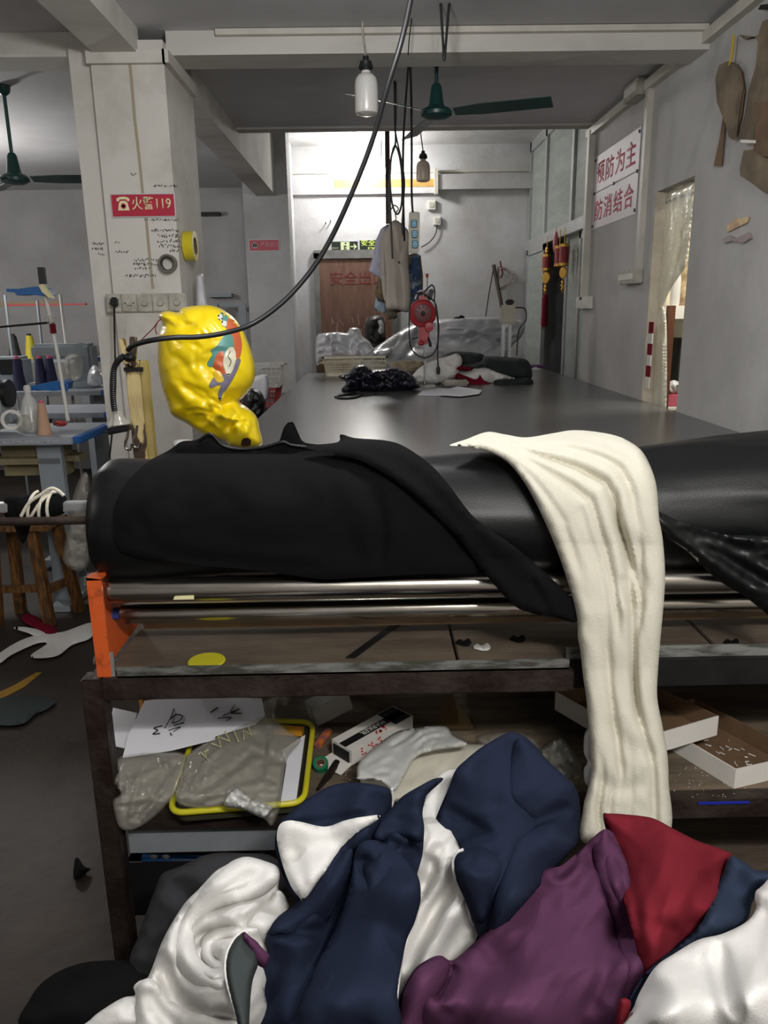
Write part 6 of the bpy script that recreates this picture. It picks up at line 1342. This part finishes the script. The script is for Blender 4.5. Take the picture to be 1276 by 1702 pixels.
# clear bags by the column foot
fab('clear_bag', [(112, 880), (120, 830), (134, 792), (146, 788), (150, 830), (146, 850), (150, 930), (130, 950), (104, 930)], 3.6, .08, M['clear'], 'crumpled clear plastic bag behind the end of the black roll', 'bag', rw=8, step=4, amp=.03, sc=14)
fab('clear_bag', [(92, 935), (95, 910), (115, 900), (140, 905), (146, 940), (140, 958), (100, 952)], 4.15, .08, mat('printed_film', (150, 152, 160), .25, alpha=.8, c2=(60, 60, 80), vs=30), 'printed plastic bag lying on the floor behind the stool', 'bag', rw=8, step=4, amp=.03, sc=14)
# ------------------------------------------------------------------ things on the upper board
ZU = zb_+.0005
c = atZ(345, 1096, ZU)
MB().lathe([(.0001, 0), (.036, 0), (.038, .001), (.036, .003), (.0001, .0035)], (c.x, YF+.062, ZU), (0, 0, 1), 40).done('yellow_disc', M['yellow'], None, 40, label='flat round yellow disc lying on the upper board', cat='disc')
MB().prism([atZ(x, y, ZU+.001) for x, y in ((575, 1094), (590, 1094), (668, 1036), (655, 1036))], (0, 0, .003)).done('flat_strap', M['dark'], None, 0, label='dark flat strap lying slantwise across the upper board', cat='strap')
r4 = random.Random(5)
for k, (x, y, m_, lb_) in enumerate(((770, 1068, M['blackfab'], 'dark lint scrap on the upper board left of the pair'), (800, 1076, M['milky'], 'shiny film scrap lying on the upper board'), (860, 1062, M['blackfab'], 'dark lint scrap on the upper board nearest the scarf'), (1215, 1068, M['blackfab'], 'dark lint scrap on the upper board right of the scarf'))):
    w = 26 if k != 1 else 30
    fab('lint_scrap', [(x-w/2, y), (x-w/4, y-6), (x, y-3), (x+w/3, y-7), (x+w/2, y+1), (x+w/4, y+6), (x-w/5, y+4)], lambda a, b: atZ(a, b, ZU+.002).y, .008, m_, lb_, 'scrap', rw=4, step=2.5, amp=.004, sc=5, back=.1)
# ------------------------------------------------------------------ things on the middle shelf
ZS = zs1+.0005
def onS(px, py, dz=0.0): return atZ(px, py, ZS+dz)
# yellow tray with its paper
ty_ = thing('yellow_tray', 'yellow rimmed plastic tray lying on the middle shelf', 'tray', tuple(onS(400, 1350)))
tr_z = .03
P = [onS(x, y, tr_z) for x, y in ((280, 1352), (505, 1334), (521, 1200), (330, 1195))]
def rounded(P, n=6, f=.12):
    out = []; k = len(P)
    for i in range(k):
        a, b, c_ = P[i-1], P[i], P[(i+1) % k]
        p, q = b.lerp(a, f), b.lerp(c_, f)
        for j in range(n+1):
            t = j/n; out.append(p.lerp(b, t).lerp(b.lerp(q, t), t))
    return out
rim = rounded(P); MB().tube(rim + [rim[0], rim[1]], .0065, 8).done('tray_rim', M['yellow'], ty_, 60)
cen = sum(P, Vector())/4
fl_ = [cen + (v-cen)*.95 - Vector((0, 0, tr_z-.003)) for v in rim]
tb_ = MB(); vb = [tb_.bm.verts.new(v) for v in rim]; vf = [tb_.bm.verts.new(v) for v in fl_]
for i in range(len(vb)): tb_.bm.faces.new((vb[i], vb[(i+1) % len(vb)], vf[(i+1) % len(vb)], vf[i]))
tb_.bm.faces.new(vf); tb_.done('tray_floor', mat('dark_tray', (70, 68, 50), .5), ty_, 0)
def sheet(pts, m, label, name='paper_sheet', grp=None, cat='paper', curl=.0):
    return MB().prism(pts, (0, 0, .0015)).done(name, m, None, 0, label=label, cat=cat, group=grp)
sheet([onS(x, y, .034) for x, y in ((466, 1336), (492, 1333), (507, 1222), (468, 1248), (476, 1270))], M['paper'], 'white paper standing out of the right side of the yellow tray', grp='papers on the shelf')
sheet([onS(x, y, .05) for x, y in ((175, 1237), (188, 1177), (228, 1186), (224, 1200), (207, 1244))], M['paper'], 'small blue white paper behind the lettered sheet', grp='papers on the shelf')
pz = lambda x, y: .085 - (y-1160)*.0003
wp_ = [onS(x, y, pz(x, y)) for x, y in ((240, 1166), (300, 1158), (435, 1162), (440, 1190), (424, 1204), (358, 1224), (357, 1230), (284, 1248), (204, 1260), (212, 1226))]
lp = thing('lettered_sheet', 'large white sheet with handwritten black marks on the middle shelf', 'paper', tuple(wp_[8]), 'papers on the shelf')
MB().prism(wp_, (0, 0, .002)).done('sheet', M['paper'], lp, 0)
pen = MB()
def stroke(pts, r=.0014): pen.tube(smoothpath([onS(x, y, pz(x, y)+.004) for x, y in pts], 5), r, 6)
stroke([(289, 1178), (284, 1192), (274, 1210)]); stroke([(282, 1196), (292, 1188), (303, 1190), (298, 1198), (286, 1202)]); stroke([(270, 1206), (256, 1210), (262, 1214), (254, 1220), (266, 1219)]); stroke([(288, 1206), (306, 1201)]); stroke([(280, 1214), (300, 1208), (288, 1216)], .001); stroke([(283, 1218), (285, 1222)])
stroke([(350, 1184), (362, 1176), (354, 1182)]); stroke([(370, 1190), (398, 1178), (384, 1186)], .0011); stroke([(362, 1194), (384, 1192), (376, 1198)], .0011); stroke([(390, 1172), (384, 1184), (402, 1186)], .0011)
pen.done('handwriting', M['ink'], lp, 60)['kind'] = 'stuff'
# yellow box corner behind paper
MB().box(onS(222, 1195, .04) + Vector((.02, .08, 0)), (.05, .05, .07), .5).done('orange_box', mat('orange_box', (206, 140, 60), .6), None, 0, label='corner of an orange box behind the lettered sheet', cat='box')
# clear bags
bsd = lambda x, y: max(YF-.02, min(1.8, onS(x, min(y, 1345), .05).y))
fab('clear_bag', [(186, 1280), (200, 1258), (230, 1250), (262, 1249), (300, 1250), (312, 1262), (300, 1300), (292, 1318), (270, 1345), (240, 1370), (215, 1380), (198, 1374), (190, 1350), (188, 1330), (200, 1318), (186, 1300)], bsd, .035, M['clear'], 'crumpled clear plastic bag hanging over the left of the shelf edge', 'plastic bag', rw=14, step=3.5, amp=.012, sc=46, ridge=.5, an=1.8, ang=2.2, seed=6, smooth_it=0, back=.3, creases=[([(300, 1262), (260, 1310), (215, 1372)], 5, .014), ([(200, 1300), (240, 1290), (300, 1252)], 5, -.008), ([(262, 1252), (280, 1290), (240, 1360)], 4, -.010), ([(192, 1340), (230, 1340), (280, 1320)], 5, .010), ([(215, 1372), (222, 1330), (232, 1290)], 4, -.008)] + rcr((190, 1255, 300, 1370), 22, 46, 2.6, .006, seed=31))
bg = thing('clear_bag', 'crumpled clear plastic bag with pale letters lying across the yellow tray', 'plastic bag', tuple(onS(400, 1345, .04)))
fab('bag_film', [(305, 1270), (316, 1250), (350, 1228), (380, 1210), (420, 1190), (440, 1165), (460, 1160), (458, 1190), (480, 1215), (500, 1230), (478, 1260), (470, 1300), (465, 1345), (452, 1372), (440, 1362), (420, 1352), (380, 1340), (340, 1345), (300, 1338), (290, 1320), (298, 1300)], lambda x, y: bsd(x, y)-.01, .035, M['clear'], parent=bg, rw=14, step=3.5, amp=.012, sc=50, ridge=.5, an=1.8, ang=2.3, seed=9, smooth_it=0, back=.3, creases=[([(318, 1325), (370, 1290), (420, 1250)], 5, .014), ([(310, 1330), (340, 1270), (372, 1240)], 4, -.010), ([(320, 1320), (390, 1310), (450, 1300)], 5, -.008), ([(420, 1215), (440, 1250), (430, 1300)], 6, .012), ([(440, 1180), (455, 1220), (440, 1262)], 5, -.008), ([(410, 1245), (460, 1262), (490, 1262)], 5, .01), ([(330, 1340), (380, 1325), (430, 1345)], 4, .008)] + rcr((310, 1200, 480, 1350), 34, 54, 2.6, .006, seed=32))
pl_ = mat('pale_yellow_print', (190, 188, 140), .6)
lt = MB(); 
def lstroke(pts): lt.tube([atY(x, y, bsd(x, y)-.058) for x, y in pts], .0019, 6)
lstroke([(352, 1236), (367, 1242), (362, 1224), (382, 1232), (374, 1216)]); lt2 = lt
lt.done('letter_w', pl_, bg, 60)
lt = MB(); lstroke([(396, 1232), (389, 1216)]); lt.done('letter_i', pl_, bg, 60)
lt = MB(); lstroke([(405, 1228), (404, 1214), (418, 1222), (412, 1208)]); lt.done('letter_n', pl_, bg, 60)
lt = MB(); lstroke([(336, 1252), (344, 1262), (340, 1250), (346, 1246)]); lt.done('letter_t', pl_, bg, 60)
fab('film_scrap', [(372, 1338), (392, 1308), (420, 1330), (452, 1340), (440, 1360), (405, 1346)], lambda x, y: bsd(x, y)-.05, .010, M['milky'], 'small shiny folded film on top of the clear bag', 'film', rw=6, step=3.5, amp=.008, sc=8, smooth_it=0)
# tall cloudy bag + blue patterned
fab('clear_bag', [(430, 1210), (445, 1165), (470, 1152), (490, 1156), (480, 1190), (465, 1212), (450, 1222)], 1.86, .04, M['clear'], 'cloudy plastic bag standing at the back behind the yellow tray', 'plastic bag', rw=10, step=4, amp=.02, sc=20, ridge=.6)
fab('blue_cloth', [(462, 1210), (470, 1180), (485, 1156), (515, 1156), (508, 1180), (500, 1200), (492, 1216)], 1.9, .04, mat('dark_blue_print', (26, 52, 72), .7, c2=(14, 20, 32), vs=40), 'dark blue patterned cloth at the back of the shelf', 'cloth', rw=8, step=4, amp=.01, sc=14)
MB().box(onS(480, 1214, .02), (.07, .02, .015), -.2).done('orange_ruler', mat('orange_plastic', (214, 150, 40), .5), None, 0, label='orange plastic edge beside the yellow tray', cat='ruler')
# boxes
def open_box(label, fr_l, fr_r, depth_v, h, m_out, m_in, name='white_box', th=.003, wall=True, cat='box', z0=None):
    """box from its front bottom edge: two points, depth vector, height"""
    A = Vector(fr_l); B = Vector(fr_r); D_ = Vector(depth_v); U = Vector((0, 0, h))
    t = thing(name, label, cat, tuple(A))
    def panel(nm, a, b, c_, n, m): MB().prism([a, b, b+c_-a+Vector((0, 0, 0)), c_], n).done(nm, m, t, 0)
    n = D_.normalized()*th; s = (B-A).normalized()*th
    MB().prism([A, B, B+U, A+U], n).done('front_wall', m_out, t, 0); MB().prism([A+D_, B+D_, B+D_+U, A+D_+U], -n).done('back_wall', m_in, t, 0)
    MB().prism([A+n, A+D_-n, A+D_-n+U, A+n+U], s).done('side_wall', m_out, t, 0); MB().prism([B+n, B+D_-n, B+D_-n+U, B+n+U], -s).done('side_wall', m_in, t, 0)
    MB().prism([A+n+s, B+n-s, B+D_-n-s, A+D_-n+s], (0, 0, th)).done('box_floor', m_in, t, 0)
    return t
a = onS(1060, 1262, .055); b = onS(1191, 1222, .055)
open_box('open white card box leaning on the other one right of the scarf', a, b, (-.13, .22, 0.0), .048, M['whcard'], M['card'])
a = onS(1219, 1311); b = onS(1330, 1285)
t = open_box('open white card box with pins lying low on the right of the shelf', a, b, (-.13, .26, 0), .046, M['whcard'], M['card'])
r5 = random.Random(9)
pn = MB()
for k in range(60):
    q = a + Vector((.0, 0, 0)) + (b-a)*r5.uniform(.1, .9) + Vector((-.13, .26, 0))*r5.uniform(.08, .9) + Vector((0, 0, .006)); u = Vector((r5.uniform(-1, 1), r5.uniform(-1, 1), 0))*.006
    pn.tube([q-u, q+u], .0012, 5)
pn.done('loose_pins', M['white'], t, 60)['kind'] = 'stuff'
# MARKER box
A = onS(546, 1238, .0); 
f0, f1 = onS(552, 1252, .012), onS(585, 1272, .012)
mk = thing('marker_box', 'torn white and black carton printed MARKER on the middle shelf', 'box', tuple(f0))
L_ = onS(652, 1216, .012) - onS(585, 1272, .012); L_ = onS(686, 1212, .012)-f1; hz_ = Vector((0, 0, .036)); wv = f0-f1
bx = MB(); bx.prism([f1, f1+wv, f1+wv+hz_, f1+hz_], L_); bx.done('carton', M['whcard'], mk, 0)
topo = f1+hz_+Vector((0, 0, .0006)); Lu = L_.normalized(); Wu = wv.normalized(); nrm = Vector((0, 0, .0006))
mkb = MB(); mkb.prism([topo + wv*.30, topo + L_*.98 + wv*.30, topo + L_*.98 + wv*.62, topo + wv*.62], nrm); mkb.prism([topo + L_*.72 + wv*.04, topo + L_*.98 + wv*.04, topo + L_*.98 + wv*.96, topo + L_*.72 + wv*.96], nrm); mkb.done('black_print', M['ink'], mk, 0)
textmesh('MARKER', topo + L_*.30 + wv*.56 + nrm*1.2 + Lu*.0, Lu, -Wu*-1, wv.length*.2, M['white'], 'carton_lettering', mk, .0004, width=L_.length*.36) if False else textmesh('MARKER', topo + L_*.66 + wv*.58 + nrm*1.3, -Lu, -Wu, wv.length*.22, M['white'], 'carton_lettering', mk, .0004, width=L_.length*.36)
rd = MB(); 
for k in range(14):
    q = topo + L_*r5.uniform(.42, .6) + wv*r5.uniform(.06, .26) + nrm*1.5; rd.box(q, (.006, .003, .0006), r5.uniform(0, 3))
for k in range(16):
    q = f1 + L_*r5.uniform(.15, .5) + Vector((0, -.0006, r5.uniform(.01, .03))) ; rd.box(q - Vector((0, .001, 0)), (.005, .0008, .003), .3)
rd.done('red_print', mat('red_print', (186, 40, 48), .5), mk, 0)['kind'] = 'stuff'
MB().prism([f1+wv*.1 + Vector((-.001, -.0015, .004)), f1+wv*.9 + Vector((-.001, -.0015, .004)), f1+wv*.9+hz_*.85 + Vector((-.001, -.0015, 0)), f1+wv*.1+hz_*.85 + Vector((-.001, -.0015, 0))], -Lu*.001).done('dark_opening', M['ink'], mk, 0)
MB().prism([f1+Vector((0, 0, .001)), f1+wv+Vector((0, 0, .001)), f1+wv - Lu*.04 + Vector((-.01, 0, -.006)), f1 - Lu*.035 + Vector((0, 0, -.008))], (0, 0, .001)).done('torn_flap', M['whcard'], mk, 0)
# small grey white carton behind
q = onS(545, 1192, .03)
MB().box(q + Vector((0, .04, .012)), (.10, .055, .05), Matrix.Rotation(.45, 3, 'Z') @ Matrix.Rotation(-.25, 3, 'Y'), .002).done('small_carton', mat('grey_white_card', (176, 174, 164), .6), None, 0, label='small plain carton tilted at the back behind the MARKER box', cat='box')
MB().tube([onS(528, 1238, .012), onS(545, 1216, .012)], .011, 14).done('battery', mat('battery_wrap', (40, 60, 110), .35, c2=(200, 110, 40), vs=40), None, 40, label='small blue and orange battery beside the MARKER box', cat='battery')
ring('tape_roll', onS(533, 1272, .012), (0, -.5, 1), .017, .011, .02, mat('green_tape', (20, 110, 76), .4), 'small green tape core beside the yellow tray')
MB().tube([onS(560, 1268, .008), onS(545, 1290, .008), onS(528, 1312, .008)], [.009, .008, .003], 10).done('dark_awl', M['rust'], None, 50, label='dark tapered awl lying beside the yellow tray', cat='awl')
# clear-white zip pack and white folded fabric
fab('white_cloth', [(600, 1290), (640, 1262), (720, 1240), (800, 1236), (830, 1250), (800, 1290), (740, 1330), (700, 1345), (640, 1330), (610, 1320)], lambda x, y: onS(x, min(y, 1330), .03).y, .03, M['creamfab'], 'cream white folded cloth pack lying in the middle of the shelf', 'cloth', rw=14, step=5, amp=.008, sc=30)
fab('zip_bag', [(593, 1290), (600, 1262), (652, 1220), (690, 1210), (738, 1206), (752, 1220), (778, 1238), (720, 1248), (690, 1260), (672, 1290), (655, 1315), (632, 1300), (598, 1296)], lambda x, y: onS(x, min(y, 1330), .07).y-.02, .015, M['milky'], 'frosted zip bag lying over the cream cloth pack', 'plastic bag', rw=8, step=3.6, amp=.008, sc=34, ridge=.5, smooth_it=0, creases=rcr((600, 1215, 760, 1300), 16, 60, 3, .005, ang=-.5, seed=33))
fab('film_bundle', [(790, 1225), (830, 1215), (880, 1218), (900, 1240), (905, 1290), (870, 1290), (810, 1250)], lambda x, y: onS(x, min(y, 1290), .03).y+.05, .04, M['clear'], 'crumpled clear film behind the tall navy peak', 'film', rw=10, step=4.5, amp=.02, sc=20, ridge=.6)
fab('film_bundle', [(895, 1250), (925, 1226), (940, 1232), (960, 1260), (975, 1300), (975, 1350), (930, 1330), (905, 1300)], 1.52, .05, mat('smoky_film', (120, 118, 110), .25, alpha=.7), 'smoky crumpled film between the navy peak and the scarf', 'film', rw=10, step=4.5, amp=.02, sc=20, ridge=.6)
fab('paper_pack', [(972, 1218), (985, 1216), (990, 1300), (974, 1304), (970, 1280), (976, 1266), (970, 1250)], 1.42, .02, M['paper'], 'torn white paper edge peeking out left of the scarf', 'paper', rw=3, step=4)
MB().prism([onS(x, y, .003) for x, y in ((722, 1212), (786, 1212), (750, 1160), (738, 1160))], (0, 0, .01)).done('brown_folder', mat('brown_card', (110, 88, 50), .6), None, 0, label='brown card lying at the back of the shelf behind the zip bag', cat='card')
fab('film_bundle', [(800, 1200), (860, 1170), (940, 1160), (960, 1200), (900, 1222), (830, 1216)], 1.9, .05, mat('dark_film', (60, 62, 66), .25, alpha=.85), 'dark glossy film heaped at the back of the shelf', 'film', rw=14, step=5, amp=.03, sc=22, ridge=.6)
bt2 = onS(1200, 1338); MB().bb((atY(1160, 1336, YF-.002).x, YF-.0025, zs1-.006), (atY(1245, 1336, YF-.002).x, YF-.0005, zs1-.001)).done('blue_strip', mat('blue_ink_tape', (20, 40, 160), .5), None, 0, label='short blue tape strip along the shelf edge right of the scarf', cat='tape')
g_ = MB()
for k in range(90):
    px_, py_ = (r5.uniform(1120, 1240), r5.uniform(1275, 1325)) if k % 2 else (r5.uniform(540, 600), r5.uniform(1275, 1325))
    q = onS(px_, py_, .0012); g_.box(q, (r5.uniform(.001, .004), r5.uniform(.001, .003), .001), r5.uniform(0, 3))
go = g_.done('lint_crumbs', M['dirty'], None, 0, label='tiny pale crumbs and lint scattered on the shelf board', cat='lint'); go['kind'] = 'stuff'
# ------------------------------------------------------------------ drawer box below
dq = atY(340, 1440, YF+.1)
bb2 = thing('black_crate', 'black open crate under the middle shelf with a blue tool in it', 'crate', (dq.x, YF+.2, .2))
za_, zb2 = atY(300, 1465, YF+.08).z, atY(300, 1432, YF+.08).z
xa_, xb_ = atY(208, 1440, YF+.08).x, atY(440, 1440, YF+.08).x
MB().bb((xa_, YF+.08, .16), (xb_, YF+.084, zb2)).done('crate_front', CB, bb2, 0); MB().bb((xa_, YF+.4, .16), (xb_, YF+.404, zb2)).done('crate_back', CB, bb2, 0)
MB().bb((xa_, YF+.084, .16), (xa_+.004, YF+.4, zb2)).done('crate_side', CB, bb2, 0); MB().bb((xb_-.004, YF+.084, .16), (xb_, YF+.4, zb2)).done('crate_side', CB, bb2, 0)
MB().bb((xa_, YF+.084, za_-.03), (xb_, YF+.4, za_-.026)).done('crate_floor', CB, bb2, 0)
tl = thing('blue_tool', 'blue handled tool with two white labels lying in the black crate', 'tool', tuple(atY(280, 1425, YF+.12)))
MB().tube([atY(238, 1424, YF+.12), atY(262, 1425, YF+.12), atY(312, 1430, YF+.12), atY(345, 1432, YF+.12)], [.014, .016, .014, .007], 14).done('tool_handle', M['blue'], tl, 40)
for x in (256, 276): MB().sphere(atY(x, 1424, YF+.103), .0075, (1.2, .3, .8), 14).done('white_label', M['white'], tl, 60)
MB().tube([atY(232, 1413, YF+.10), atY(420, 1418, YF+.14)], .008, 10).done('iron_rod', M['rust'], None, 40, label='rusty iron rod lying across the black crate', cat='rod')
